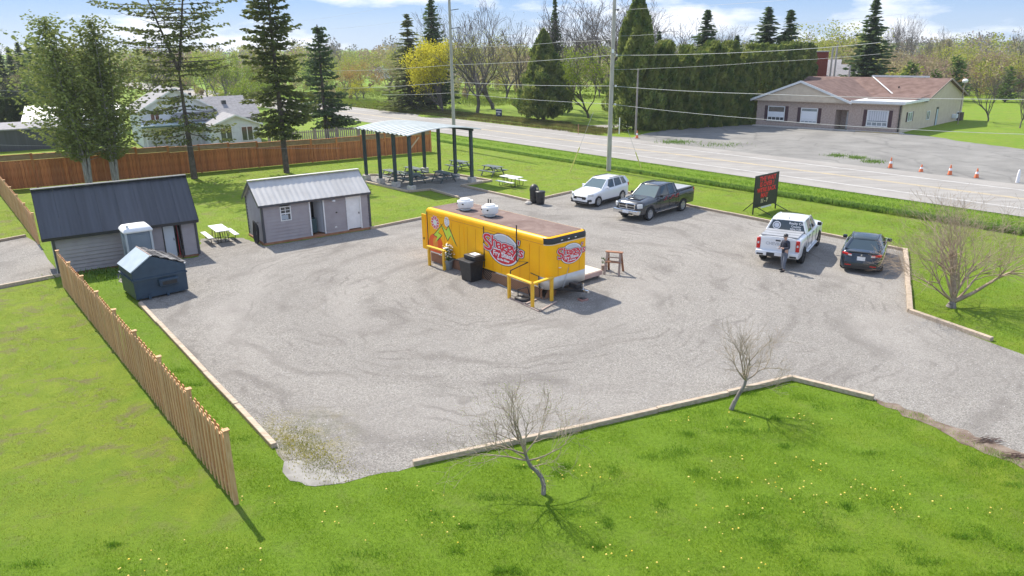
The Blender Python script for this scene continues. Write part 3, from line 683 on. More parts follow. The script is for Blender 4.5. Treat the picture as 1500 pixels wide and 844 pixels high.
pl_ = plan(.3, .19); MB().add([(x, y, TZ1+.012) for x, y in pl_]+[(x, y, TZ1-.01) for x, y in pl_], [tuple(range(n))[::-1]]+[(i, (i+1) % n, n+(i+1) % n, n+i) for i in range(n)]).build('roof', roofmat(), tr)
def cap(z0, z1, off, name, m, t0=0, t1=None):    # band wrapping the rounded front
    p = plan(.3, -off)[:14]; p = [(.62, off)]+p+[(.62, -TW-off)] if t1 is None else p
    k = len(p); b = MB().add([(x, y, z0) for x, y in p]+[(x, y, z1) for x, y in p], [(i, i+1, k+i+1, k+i)[::-1] for i in range(k-1)]); o = b.build(name, m, tr, 50)
    md = o.modifiers.new('thick', 'SOLIDIFY'); md.thickness = .012; md.offset = 1; return o
cap(TZ0-.03, .98, .004, 'front_guard', M_WHITEM)
p = plan(.3, -.006)[:14]; k = len(p)
b = MB().add([(x, y, TZ1-.28) for x, y in p]+[(x, y, TZ1-.11) for x, y in p]+[(x+.05, y*.985-.017, TZ1-.035) for x, y in p], [(i, i+1, k+i+1, k+i)[::-1] for i in range(2*k-1) if i != k-1]); nose = b.build('nose_cap', M_BLACKM, tr, 50)
b = MB().add([(x-.004, y, TZ1-.32) for x, y in p]+[(x-.004, y, TZ1-.285) for x, y in p], [(i, i+1, k+i+1, k+i)[::-1] for i in range(k-1)]); b.build('chrome_strip', M_CHROME, tr, 50)
for y in (-.75, -1.15, -1.55): MB().box((-.012, y, TZ1-.18), (.02, .1, .03)).build('marker_lamp', M_LWHITE, nose)
for x, w_ in ((4.15, .05), (8.52, .05), (6.9, .01), (2.6, .01), (5.6, .01)): MB().box((x, .008, (TZ0+TZ1-.2)/2+.05), (w_, .016, TZ1-TZ0-.3)).build('seam', M_BLACKM if w_ > .02 else M_YELLOW, tr)
MB().box((TL/2+.15, .006, TZ1-.3), (TL-.35, .012, .02)).build('drip_rail', mat('rail_orange', (.62, .22, .01), None, .5), tr)
MB().box((TL/2+.15, .006, .52), (TL-.35, .02, .07)).build('bottom_rail', M_CHROME, tr)
MB().box((TL/2, -TW+.0, .3), (TL-1.0, .04, .6)).build('skirting', M_BLACK, tr)
for k in range(7):
    x0_ = .45+k*1.14; MB().box((x0_+.56, -.06, .24), (1.11, .03, .48)).build('skirting_board', M_BROWNW, tr)
mb = MB()
for k in range(80):
    x = .35+k*.1
    if x > 4.6: break
    mb.bar((x, -.03, .02), (x+.42, -.03, .46), .015, .02); mb.bar((x+.42, -.022, .02), (x, -.022, .46), .015, .02)
mb.build('lattice', mat('lattice_brown', (.42, .24, .14), None, .8), tr)
mb = MB(); 
for k in range(12): mb.bar((.32, -.1-.1*k*.5, .02), (.32, -.35-.1*k*.5, .46), .015, .02)
mb.build('lattice_front', mat('lattice_brown', (0, 0, 0)), tr)
def TM(x, z, side='near', off=.004):            # frame on a trailer face
    if side == 'near': return frame((x, off, z), (-1, 0, 0), (0, 0, 1), (0, 1, 0))
    return frame((-off, -x, z), (0, -1, 0), (0, 0, 1), (-1, 0, 0))
def loc(px, py, side='near'):
    if side == 'near': P = onplane(px, py, TO, TY); q = P-TO; return q.dot(TX), q.z
    P = onplane(px, py, TO, TX); q = P-TO; return -q.dot(TY), q.z
def disc(rx, ry, a0=0, a1=2*PI, n=36): return [(rx*math.cos(a), ry*math.sin(a)) for a in np.linspace(a0, a1, n+1)[:(-1 if a1-a0 > 6.2 else None)]]
def logo(cx, cz, s, side):
    F = lambda off: TM(cx, cz, side, off) @ Matrix.Diagonal((1.48, 1, 1, 1))
    lg = MB().prism(disc(s*1.06, s*1.06), F(.004), .004).build('logo', M_LBLACK, tr)
    MB().prism(disc(s*1.02, s*1.02), F(.008), .003).build('logo_ring', M_LWHITE, lg)
    MB().prism(disc(s*.93, s*.93, 0, PI), F(.011), .003).build('logo_top', M_LGREY, lg)
    MB().prism(disc(s*.93, s*.93, PI, 2*PI), F(.011), .003).build('logo_bottom', M_RED, lg)
    MB().prism([(-s*.93, -.1*s), (s*.93, -.1*s), (s*.93, -.02*s), (-s*.93, -.02*s)], F(.0145), .002).build('logo_band', M_LWHITE, lg)
    wd = [('S', -1.12, .02, 1.55, 4), ('h', -.62, .22, 1.02, 0), ('a', -.26, .13, 1.02, -2), ('g', .1, .13, 1.02, -3), ('g', .46, .1, 1.02, -4), ('y', .8, .03, 1.02, -6), ("'", 1.05, .3, .9, -6), ('s', 1.26, -.02, .95, -10)]
    for nm, off, o_, m_ in (('lettering_outline', .2, .016, M_LBLACK), ('lettering_border', .12, .020, M_LWHITE), ('lettering', .035, .024, M_RED)):
        mes = []
        for ch, dx, dz, sz, ro in wd:
            X = F(o_) @ Matrix.Translation((dx*s*.93, (dz+.16)*s, 0)) @ Matrix.Rotation(R(ro), 4, 'Z') @ Matrix.Diagonal((.92, 1, 1, 1))
            mes.append(text_mesh(ch, sz*s, m_, X, .0012, off*s*.42/1))
        link(nm, join_meshes(nm, mes, m_), lg)
    for body, dz, sz in (('Fry Shack', -.36, .44), ('on the River', -.68, .2)):
        link('lettering', text_mesh(body, sz*s, M_LWHITE, F(.024) @ Matrix.Translation((0, dz*s, 0)) @ Matrix.Diagonal((.8, 1, 1, 1)), .0015, .014*s), lg)
cx, cz = loc(737.5, 366); logo(cx, cz, .68, 'near')
cx, cz = loc(837, 371, 'front'); logo(cx, cz, .42, 'front')
mu = MB(); fx, fz = loc(637.5, 326); F = lambda x, z, off=.004: TM(x, z, 'near', off)
fl = MB().prism(disc(.3, .3), F(fx, fz), .003).build('mural_flower', M_PINK, tr)
for k in range(10):
    a = 2*PI*k/10; X = F(fx, fz, .009) @ Matrix.Rotation(a, 4, 'Z') @ Matrix.Translation((.235, 0, 0))
    MB().prism(disc(.115, .068, n=12), X, .002).build('petal_edge', M_LWHITE, fl); MB().prism(disc(.09, .045, n=12), X @ Matrix.Translation((0, 0, .003)), .002).build('petal', M_RED, fl)
MB().prism(disc(.13, .13, n=16), F(fx, fz, .014), .002).build('flower_centre', M_LWHITE, fl)
MB().prism(disc(.07, .07, n=12), F(fx, fz, .017), .002).build('flower_eye', mat('pale_lime', (.7, .8, .5), None, .5), fl)
fx, fz = loc(654.5, 325); d_ = MB().prism(disc(.2, .24), F(fx, fz), .003).build('mural_daisy', M_LWHITE, tr)
MB().prism(disc(.15, .18), F(fx, fz, .008), .002).build('daisy_face', M_LGREY, d_)
mb = MB()
for k in range(6): mb.prism(disc(.07, .03, n=8), F(fx, fz, .011) @ Matrix.Rotation(PI*k/3, 4, 'Z') @ Matrix.Translation((.08, 0, 0)), .002)
mb.build('daisy_petals', M_LWHITE, d_)
def poly_px(pts, off, m, name, th=.003, grow=0):
    q = [loc(*p) for p in pts]; c0 = sum(a for a, b in q)/len(q); c1 = sum(b for a, b in q)/len(q)
    loc2 = [(-(a-c0)*(1+grow), (b-c1)*(1+grow)) for a, b in q]; return MB().prism(loc2, F(c0, c1, off), th).build(name, m, tr)
bolt = [[(648, 330), (636, 344), (641, 347), (637, 356), (647, 345), (642, 341)], [(647, 330), (654, 338), (657, 332), (668, 359), (660, 345), (656, 352)]]
for b_ in bolt: poly_px(b_, .004, M_LBLACK, 'bolt_outline', grow=.22); poly_px(b_, .008, M_LIME, 'lightning_bolt')
fx, fz = loc(636.5, 358); d_ = MB().prism([(x, max(y, -.38)) for x, y in disc(.46, .5)], F(fx-.12, fz-.02) @ Matrix.Diagonal((1.3, 1.15, 1, 1)), .002).build('mural_bloom', M_ORANGE, tr)
MB().prism(disc(.2, .3, n=20), F(fx-.1, fz+.08, .007), .002).build('bloom_heart', mat('mural_amber', (.85, .3, .02), None, .5), d_)
for k in range(14):
    x = .55+k*.6; MB().box((x, .006, 1.42), (.012, .006, 1.7)).build('rivet_strip', mat('rail_orange', (0, 0, 0)), tr)
for y in (-.55, -1.18, -1.8): MB().box((-.006, y, 1.62), (.006, .012, 1.25)).build('rivet_strip', mat('rail_orange', (0, 0, 0)), tr)
# open hatch at the far left end, roof fans, gas line, jack
MB().box((TL+.18, .02, 1.45), (.34, .05, 1.75)).build('end_door', M_YELLOW, tr)
MB().box((TL+.2, .05, 1.1), (.06, .04, .1)).build('door_latch', M_BLACKM, tr)
for (px, py) in ((682, 308), (718, 317)):
    P = G(px, py, TZ1)-TO; x, y = P.dot(TX), P.dot(TY)
    f = MB().lathe([(.24, 0), (.24, .1), (.2, .12)], (x, y, TZ1), 20).build('exhaust_fan', M_WHITE, tr, True)
    MB().lathe([(.2, .12), (.36, .16), (.385, .24), (.39, .44), (.375, .475), (.36, .48), (.34, .45), (.25, .45), (.25, .54), (.23, .56), (0, .56)], (x, y, TZ1), 24).build('fan_hood', M_WHITE, f, 50)
    for a in (200, 255): q = (x+.39*math.cos(R(a-TA)), y+.39*math.sin(R(a-TA)), TZ1+.36); MB().box(q, (.06, .06, .05)).build('hood_clip', M_BLACKM, f)
    MB().box((x, y, TZ1+.02), (.8, .55, .03)).build('fan_curb', M_BLACK, f)
P = G(719, 305, TZ1)-TO; mb = MB()
for dx in (0, .18): mb.tube([(P.dot(TX)+dx, P.dot(TY), TZ1), (P.dot(TX)+dx, P.dot(TY), TZ1+.42)], .03, 6)
mb.build('vent_pipe', M_BLACKM, tr)
x1_, z1_ = loc(759, 324); x2_, z2_ = loc(759.5, 382); x3_, z3_ = loc(776, 383); x4_, z4_ = loc(762, 390)
MB().tube([(x1_, .1, 2.95), (x1_, .1, z2_), (x3_+.0, .1, z3_-.02), (x4_+.05, .5, z4_-.1), (x4_+.05, .6, .15)], .028, 8).build('gas_pipe', M_BLACKM, tr, True)
MB().tube([(1.05, .03, 1.02), (.55, .03, .98), (.5, .04, .1)], .018, 6).build('drain_pipe', M_BLACKM, tr, True)
MB().tube([(-.02, -1.15, 1.25), (-.05, -.75, .35)], .01, 5).build('cable', M_WIRE, tr); MB().lathe([(0, -.02), (.07, 0), (0, .02)], (-.03, -.62, 1.35), 10).build('socket', M_LWHITE, tr)
mb = MB(); mb.bar((.1, -.5, .42), (-.9, -1.17, .42), .08, .1); mb.bar((.1, -1.85, .42), (-.9, -1.17, .42), .08, .1); mb.build('tongue', M_BLACKM, tr)
bevelled(MB().box((-.4, -1.17, .55), (.5, .3, .22)), .03, 1).build('battery_box', M_BLACK, tr)
MB().tube([(-.85, -1.17, .12), (-.85, -1.17, .75)], .035, 8).build('jack', M_CHROME, tr); MB().box((-.85, -1.17, .09), (.24, .24, .03)).build('jack_pad', M_BLACKM, tr)
MB().bar((-.7, -1.17, .42), (-1.15, -1.17, .44), .09, .09).build('hitch', M_CHROME, tr)
for x in (4.0, 4.95):
    for y in (-.12, -TW+.12): 
        wh = MB().lathe([(.18, -.1), (.31, -.1), (.34, -.06), (.34, .06), (.31, .1), (.18, .1)], (x, y, .34), 18, axis='y').build('wheel', M_RUBBER, tr, True); MB().lathe([(0, -.06), (.18, -.07), (.18, .07), (0, .06)], (x, y, .34), 12, axis='y').build('hub', M_ALLOY, wh, True)
Tm = Matrix.Translation(TO) @ Matrix.Rotation(R(TA), 4, 'Z')
def tp(x, y, z=0): return Tm @ Vector((x, y, z))
t = thing('paver_block', 'reddish concrete block under the trailer jack', 'block', tp(-.85, -1.17), R(30)); bevelled(MB().box((0, 0, .04), (.36, .3, .085)), .01, 1).build('block', mat('block_red', (.34, .17, .14), (.42, .24, .2), .9, 6), t)
t = thing('coiled_base', 'black round weighted base beside the trailer inside the yellow rail', 'weighted base', G(766, 439), 0)
mb = MB().lathe([(.0, 0), (.34, 0), (.36, .05), (.33, .11), (.12, .13), (.06, .2), (0, .2)], (0, 0, 0), 22); mb.build('base', M_BLACK, t, 50); MB().tube([(-.2, .1, .1), (-.2, .1, .42), (.2, .1, .52), (.3, .1, .1)], .03, 6).build('handle', M_BLACKM, t, True)
# yellow rails
def rail(label, pts, h, px):
    P = [G(*p) for p in pts]; t = thing('guard_rail', label, 'guard rail', P[0], 0, 'yellow rails by the trailer')
    for p in P: bevelled(MB().box((*(p-P[0])[:2], h/2), (.12, .12, h), R(TA)), .01, 1).build('post', M_YELRAIL, t)
    for a, b in zip(P, P[1:]): 
        a, b = a-P[0], b-P[0]; d = (b-a).normalized()*.1; bevelled(MB().bar(a-d+Vector((0, 0, h+.04)), b+d+Vector((0, 0, h+.04)), .15, .07), .008, 1).build('top_rail', M_YELRAIL, t)
rail('small yellow wooden rail with two posts at the mural end of the trailer', [(629.5, 389), (651, 396)], .92, 0)
rail('corner yellow wooden rail with three posts round the front end of the trailer', [(746, 437), (780, 451), (808, 441)], .98, 0)
t = thing('board_strip', 'wooden floor frame lying on the gravel inside the corner rail', 'ground frame', G(746, 437), 0); a0 = G(746, 437)
for a, b in (((746, 437), (790, 457)), ((790, 457), (815, 443)), ((770, 446), (795, 436))): MB().bar(G(*a)-a0+Vector((0, 0, .03)), G(*b)-a0+Vector((0, 0, .03)), .09, .04).build('board', M_GREYW, t)
# black cart, flower pot, deck, saw horse
cb_ = G(691, 410); t = thing('black_cart', 'large black tapered bin with a pale tray on top beside the trailer logo', 'bin', cb_, R(TA))
def frustum(w0, d0, w1, d1, z0, z1, m, name, par):
    return MB().add([(-w0, -d0, z0), (w0, -d0, z0), (w0, d0, z0), (-w0, d0, z0), (-w1, -d1, z1), (w1, -d1, z1), (w1, d1, z1), (-w1, d1, z1)], [(0, 3, 2, 1), (4, 5, 6, 7), (0, 1, 5, 4), (1, 2, 6, 5), (2, 3, 7, 6), (3, 0, 4, 7)]).build(name, m, par)
frustum(.33, .3, .42, .38, 0, .92, M_BLACK, 'bin_body', t); bevelled(MB().box((0, 0, .95), (.98, .9, .07)), .02, 1).build('rim', M_BLACK, t)
bevelled(MB().box((-.1, -.1, 1.1), (.8, .6, .2)), .04, 2).build('lid_box', M_BLACK, t, True); MB().box((-.14, -.12, 1.215), (.42, .34, .02)).build('pale_tray', M_LWHITE, t)
t = thing('flower_pot', 'grey pot of white and yellow flowers in front of the mural', 'flower pot', G(657, 394.5), 0)
MB().lathe([(0, 0), (.17, 0), (.24, .42), (.26, .42), (.26, .47), (.2, .47), (.19, .4), (0, .4)], (0, 0, 0.0), 16).build('pot', mat('pot_grey', (.16, .19, .2), (.22, .25, .26), .7, 5), t, 50)
rnd = random.Random(11); mb = MB(); fw_ = MB(); fy = MB()
for k in range(110):
    a, e, r_ = rnd.uniform(0, 2*PI), rnd.uniform(.3, 1.5), rnd.uniform(.25, .55); tip = Vector((math.cos(a)*math.cos(e)*r_*.8, math.sin(a)*math.cos(e)*r_*.8, .45+math.sin(e)*r_*1.55))
    mb.tube([(0, 0, .4), tip*.6+Vector((0, 0, .2)), tip], [.008, .006, .004], 3, cap=False); s_ = .07
    mb.add([tip+Vector((rnd.uniform(-.1, .1), rnd.uniform(-.1, .1), rnd.uniform(-.1, 0))) for _ in range(3)], [(0, 1, 2)])
    (fy if k % 5 == 0 else fw_).lathe([(0, 0), (rnd.uniform(.035, .06), .03), (0, .05)], tip, 6)
mb.build('foliage', mat('pot_leaf', (.06, .11, .03), (.12, .2, .05), .8, 8), t); fw_.build('white_flowers', M_LWHITE, t); fy.build('yellow_flowers', mat('flower_yellow', (.8, .6, .05), None, .6), t)
dk = thing('wood_deck', 'low pale wooden deck on the far side of the yellow trailer', 'deck', tp(1.55, -TW-.1), R(TA))
for k in range(17): bevelled(MB().box((-.75+k*.145+.0, -.78, .38), (.137, 1.6, .035)), .005, 1).build('deck_board', M_DECK, dk)
MB().box((.42, -1.6, .27), (2.5, .05, .2)).build('fascia', M_BROWNW, dk); MB().box((-.85, -.8, .27), (.05, 1.6, .2)).build('fascia', mat('deck_fascia', (.42, .27, .22), (.5, .35, .3), .8, 4), dk)
for x, y in ((-.7, -1.5), (1.5, -1.5), (-.7, -.1), (1.5, -.1)): MB().box((x, y, .13), (.1, .1, .26)).build('post', M_GREYW, dk)
t = thing('step_frame', 'weathered wooden trestle step standing beside the deck', 'trestle', G(899, 400), R(-22))
for s in (-.3, .3):
    MB().bar((s*1.15, -.42, 0), (s, -.06, 1.0), .05, .1, upv=(1, 0, 0)).build('leg', M_GREYW, t); MB().bar((s*1.15, .42, 0), (s, .06, 1.0), .05, .1, upv=(1, 0, 0)).build('leg', M_BROWNW, t)
MB().box((0, 0, 1.01), (.8, .2, .045)).build('top_step', M_BROWNW, t); MB().box((0, -.2, .58), (.68, .14, .04)).build('tread', M_BROWNW, t); MB().box((0, -.13, .78), (.62, .03, .05)).build('rung', M_GREYW, t)
MB().box((0, .2, .5), (.66, .04, .08)).build('rung', M_GREYW, t)
t = thing('small_plant', 'small green plant at the corner of the deck behind the trestle', 'plant', G(885, 396), 0); rnd = random.Random(2); mb = MB()
for k in range(40):
    a = rnd.uniform(0, 6.28); r_ = rnd.uniform(.05, .16); h = rnd.uniform(.3, .62); c = Vector((math.cos(a)*r_, math.sin(a)*r_, h)); mb.add([c+Vector((rnd.uniform(-.06, .06), rnd.uniform(-.06, .06), rnd.uniform(-.06, .06))) for _ in range(4)], [(0, 1, 2, 3)])
mb.build('leaves', mat('pot_leaf', (0, 0, 0)), t); MB().lathe([(0, 0), (.12, 0), (.15, .25), (0, .25)], (0, 0, 0), 10).build('pot', M_GREYW, t)
mb = MB(); 
t = thing('cable_run', 'dark drain hose lying on the gravel under the trailer logo', 'hose', G(700, 402), 0); a0 = G(700, 402)
t2 = MB().tube([G(x, y)-a0+Vector((0, 0, .02)) for x, y in ((700, 402), (708, 408), (716, 411), (728, 415), (745, 424), (752, 430))], .018, 6).build('hose', M_WIRE, t, True)

# ------------------------------------------------------------------ picnic tables and bins
def aframe(label, px, ang, first=[None], group='green picnic tables'):
    P = G(*px)
    if first[0] is None:
        t = thing('picnic_table', label, 'picnic table', P, R(ang), group); first[0] = t
        for k in range(5): MB().box((0, -.3+.15*k, .75), (1.85, .14, .04)).build('top_board', M_TGREEN, t)
        for s in (-1, 1):
            for k in (0, 1): MB().box((0, s*(.66+.15*k), .44), (1.85, .14, .04)).build('seat_board', M_TGREEN, t)
        for x in (-.62, .62):
            for s in (-1, 1): MB().bar((x, s*.3, .73), (x, s*.72, .0), .04, .1, upv=(1, 0, 0)).build('leg', M_TGREEN, t)
            MB().bar((x+.04, -.8, .4), (x+.04, .8, .4), .04, .09).build('cross_beam', M_TGREEN, t)
            MB().bar((x*.95, 0, .42), (x*.25, 0, .72), .06, .04).build('brace', M_TGREEN, t)
        return t
    c = copy_tree(first[0]); c.location = P; c.rotation_euler = (0, 0, R(ang)); c['label'] = label; return c
aframe('green picnic table at the left under the shelter, behind the second post', (574.5, 264), -50)
aframe('green picnic table farthest back under the shelter roof', (606, 259.5), -52)
aframe('green picnic table under the shelter nearest the front corner post', (606, 269), -52)
aframe('green picnic table at the right under the shelter, beside the open path', (650, 266.5), -50)
aframe('green picnic table on the lawn directly behind the shelter posts', (673, 249), -48)
aframe('green picnic table on the lawn, right of the one behind the shelter posts', (722, 257), -45)
def ftable(label, px, ang, first=[None]):
    P = G(*px)
    if first[0] is None:
        t = thing('picnic_table', label, 'picnic table', P, R(ang), 'white topped picnic tables'); first[0] = t
        bevelled(MB().box((0, 0, .73), (1.8, .76, .045)), .012, 1).build('tabletop', M_WHITE, t)
        for s in (-1, 1):
            bevelled(MB().box((0, s*.68, .43), (1.8, .27, .04)), .01, 1).build('bench', M_WHITE, t)
            for x in (-.62, .62):
                MB().tube([(x, s*.22, .71), (x, s*.3, .05), (x, s*.45, .03), (x, s*.62, .08), (x, s*.66, .41)], .022, 6).build('leg', M_BLACKM, t, True)
                MB().tube([(x, s*.12, .7), (x*.9, s*.12, .02)], .02, 6).build('leg', M_BLACKM, t, True)
        for x in (-.62, .62): MB().tube([(x, -.3, .06), (x, .3, .06)], .02, 6).build('stretcher', M_BLACKM, t)
        return t
    c = copy_tree(first[0]); c.location = P; c.rotation_euler = (0, 0, R(ang)); c['label'] = label; return c
ftable('white topped picnic table with metal legs between the two grey sheds', (323.5, 353), -55)
ftable('white topped picnic table with metal legs on the lawn behind the black bins', (749, 273), -45)
def barrel(label, px, r, h, dome, cat='bin'):
    t = thing('trash_bin', label, cat, G(*px), 0)
    MB().lathe([(0, 0), (r*.84, 0), (r*.92, h*.3), (r*.95, h*.32), (r*.93, h*.36), (r*.97, h*.6), (r, h*.62), (r*.98, h*.66), (r, h), (0, h)], (0, 0, 0), 20).build('bin_body', M_BLACK, t, 40)
    if dome: MB().lathe([(r*1.06, h), (r*1.08, h+.06), (r*.95, h+.22), (r*.65, h+.36), (r*.25, h+.42), (0, h+.43)], (0, 0, 0), 20).build('dome_lid', M_BLACK, t, 50); MB().box((r*.5, -r*.75, h+.17), (.22, .1, .14), R(-35)).build('flap', M_CHROME, t)
    else: MB().lathe([(r*1.12, h), (r*1.14, h+.05), (r*1.0, h+.1), (0, h+.12)], (0, 0, 0), 20).build('lid', M_BLACK, t, 50)
    return t
barrel('taller black bin with a domed lid at the end of the timber edging', (782.5, 297.5), .3, .85, True); barrel('shorter black bin with a flat lid beside the domed bin', (791.5, 299.5), .31, .8, False)
t = thing('rock', 'small pale rock at the foot of the domed bin', 'rock', G(774, 299), 0); mb = MB().lathe([(0, 0), (.22, .02), (.25, .1), (.14, .2), (0, .22)], (0, 0, 0), 7); mb.build('stone', M_CONC, t)

# ------------------------------------------------------------------ vehicles   local x runs from the nose to the tail, front axle at x=0
def lerp_prof(P, x): return float(np.interp(x, [p[0] for p in P], [p[1] for p in P]))
def body_mesh(top, wid, axles, wr, sill, xs, crown=.03, shoulder=.09):
    mb = MB(); N = 13; ok = []
    for x in xs:
        zt, w = lerp_prof(top, x), lerp_prof(wid, x); zb = sill(x) if callable(sill) else sill
        for a in axles:
            dx = abs(x-a)
            if dx < wr: zb = max(zb, wr*.93*math.sqrt(max(0, 1-(dx/wr)**2))+wr*.82*.0+.36*(wr/.42)-.0)
        zb = min(zb, zt-.1); h = zt-zb; zs = zt-shoulder
        half = [(w*.97, zb), (w, zb+.3*h), (w*1.0, max(zb+.5*h, zs-.12)), (w*.965, zs), (w*.9, zt-.02), (w*.55, zt+crown*.7)]
        ring = half+[(0, zt+crown)]+[(-a, b) for a, b in half[::-1]]
        mb.v += [(x, a, b) for a, b in ring]
    for i in range(len(xs)-1):
        for j in range(N-1): mb.f.append((i*N+j, i*N+j+1, (i+1)*N+j+1, (i+1)*N+j)); mb.mi.append(0)
        mb.f.append((i*N+N-1, i*N, (i+1)*N, (i+1)*N+N-1)); mb.mi.append(0)
    mb.f.append(tuple(range(N))[::-1]); mb.f.append(tuple((len(xs)-1)*N+j for j in range(N))); mb.mi += [0, 0]
    mb.f = [f[::-1] for f in mb.f]; return mb
def wheel(t, x, y, r, w, m_rim, spokes=5):
    s = 1 if y > 0 else -1
    wh = MB().lathe([(r*.66, -w/2), (r*.94, -w/2), (r, -w*.35), (r, w*.35), (r*.94, w/2), (r*.66, w/2), (r*.62, 0), (r*.66, -w/2)], (x, y, r), 26, axis='y', cap=False).build('wheel', M_RUBBER, t, True)
    mb = MB().lathe([(r*.66, -w/2*s*.0), (r*.67, s*w*.46), (r*.6, s*w*.44), (r*.56, s*w*.25)], (x, y, r), 26, axis='y')
    for k in range(spokes):
        a = 2*PI*k/spokes+.3; c, q = math.cos(a), math.sin(a)
        mb.bar((x+.05*c, y+s*w*.36, r+.05*q), (x+c*r*.62, y+s*w*.42, r+q*r*.62), .09 if spokes < 7 else .05, .03, upv=(0, 1, 0))
    mb.lathe([(.0, s*w*.45), (.07, s*w*.42), (.08, s*w*.3)], (x, y, r), 10, axis='y'); mb.build('rim', m_rim, wh, 30)
    MB().lathe([(0, s*w*.12), (r*.6, s*w*.12), (r*.6, s*w*.1), (0, s*w*.1)], (x, y, r), 16, axis='y').build('brake', M_BLACKM, wh)
def cabin(t, m_body, base, top, kinds, glass_f=M_GLASSL, glass_r=M_GLASS, glass_s=M_GLASS, m_roof=None, crown=.04, glass_roof=False):
    """base/top: (x, z, halfwidth) front to rear; kinds per span on the sides: 'P' pillar or 'G' glass"""
    def q(name, a, b, c, d, m, th=.012):
        v = [Vector(p) for p in (a, b, c, d)]; n = (v[1]-v[0]).cross(v[3]-v[0]).normalized()*th
        return MB().add(v+[p-n for p in v], [(0, 1, 2, 3), (7, 6, 5, 4), (0, 4, 5, 1), (1, 5, 6, 2), (2, 6, 7, 3), (3, 7, 4, 0)]).build(name, m, t)
    B = lambda i, s: Vector((base[i][0], s*base[i][2], base[i][1])); T = lambda i, s: Vector((top[i][0], s*top[i][2], top[i][1]))
    q('windshield', B(0, 1), B(0, -1), T(0, -1), T(0, 1), glass_f); k = len(base)-1
    q('rear_window', B(k, -1), B(k, 1), T(k, 1), T(k, -1), glass_r)
    pil = MB()
    for s in (1, -1):
        for i, kd in enumerate(kinds):
            if kd == 'G':
                a, b, c, d = B(i, s), B(i+1, s), T(i+1, s), T(i, s); o = [a, b, c, d] if s < 0 else [b, a, d, c]; q('side_window', *o, glass_s)
            else:
                a, b, c, d = B(i, s), B(i+1, s), T(i+1, s), T(i, s); v = [a, b, c, d]; nn = Vector((0, s*.012, 0)); pil.add([p+nn for p in v]+[p-nn*2 for p in v], [(0, 1, 2, 3), (7, 6, 5, 4), (0, 4, 5, 1), (1, 5, 6, 2), (2, 6, 7, 3), (3, 7, 4, 0)])
        pil.tube([B(0, s), T(0, s)], .035, 6); pil.tube([B(k, s), T(k, s)], .045, 6)
        pil.tube([T(i, s) for i in range(k+1)], .03, 6)
    pil.build('pillars', m_body, t, 50)
    rf = MB(); n = 7; rows = [T(i, 1) for i in range(k+1)]
    xs = np.linspace(top[0][0], top[-1][0], 9); TW_ = [(a[0], a[2]) for a in top]; TZ = [(a[0], a[1]) for a in top]
    for x in xs:
        w, z = lerp_prof(TW_, x), lerp_prof(TZ, x); e = math.sin(PI*(x-xs[0])/(xs[-1]-xs[0]))**.5 if xs[0] < x < xs[-1] else 0
        for j in range(n): u = -1+2*j/(n-1); rf.v.append((x, w*u, z+.005+(crown*(.4+.6*e))*(1-u*u)**.8))
    for i in range(8):
        for j in range(n-1): rf.f.append((i*n+j, (i+1)*n+j, (i+1)*n+j+1, i*n+j+1)); rf.mi.append(0)
    o = rf.build('roof', m_roof or m_body, t, 60); md = o.modifiers.new('th', 'SOLIDIFY'); md.thickness = .02; md.offset = -1
    MB().box(((base[0][0]+base[-1][0])/2, 0, min(base[0][1], base[-1][1])-.02), (base[-1][0]-base[0][0]-.3, base[0][2]*1.7, .02)).build('interior', M_BLACK, t)
def seats(t, x, z, w):
    for s in (-.38, .38): bevelled(MB().box((x, s, z), (.16, .46, .6)), .05, 2).build('seat', M_GREYDKS, t, True)
M_GREYDKS = mat('seat_grey', (.12, .12, .13), None, .8)
def mirrors(t, x, y, z, m):
    for s in (1, -1): bevelled(MB().box((x, s*(y+.1), z), (.12, .2, .17)), .04, 2).build('side_mirror', m, t, True); 
def xs_for(L0, L1, axles, wr):
    s = set(np.round(np.linspace(L0, L1, 24), 3))
    for a in axles:
        for k in np.linspace(-1, 1, 15): s.add(round(a+k*wr, 3))
        s.add(round(a-wr-.01, 3)); s.add(round(a+wr+.01, 3))
    return sorted(x for x in s if L0 <= x <= L1)
def car_place(name, label, cat, wheelpx, ang, lx, ly):
    P = G(*wheelpx); d, n = dirv(ang), dirv(ang+90); P = P-d*lx-n*ly; return thing(name, label, cat, P, R(ang))
# white crossover
t = car_place('parked_crossover', 'white crossover parked nose out beside the charcoal pickup', 'car', (875.8, 303), 47, 0, -.83)
ax = [0, 2.69]; top = [(-.9, .62), (-.86, .82), (-.6, .93), (0, 1.02), (.5, 1.1), (.9, 1.12), (3.4, 1.2), (3.58, 1.14), (3.64, .8)]; wid = [(-.9, .55), (-.84, .72), (-.6, .86), (-.2, .91), (2.8, .92), (3.3, .88), (3.55, .8), (3.64, .7)]
body_mesh(top, wid, ax, .4, .3, xs_for(-.9, 3.64, ax, .4)).build('body', M_CWHITE, t, 45)
cabin(t, M_CWHITE, [(.45, 1.08, .78), (.95, 1.1, .85), (1.72, 1.12, .87), (1.8, 1.12, .87), (2.6, 1.15, .86), (2.68, 1.15, .86), (3.2, 1.19, .83), (3.55, 1.18, .76)], [(1.25, 1.58, .6), (1.35, 1.6, .63), (1.78, 1.63, .66), (1.86, 1.63, .66), (2.52, 1.63, .66), (2.6, 1.63, .66), (3.0, 1.6, .64), (3.28, 1.56, .6)], 'PGPGPGP')
for x in ax:
    for y in (-.79, .79): wheel(t, x, y, .35, .23, M_ALLOY)
bevelled(MB().box((-.88, 0, .62), (.08, 1.0, .16)), .02, 1).build('grille', M_BLACK, t); MB().box((-.9, 0, .74), (.05, .95, .03)).build('grille_bar', M_CHROME, t); MB().box((-.93, 0, .56), (.02, .42, .13)).build('plate', M_PLATE, t)
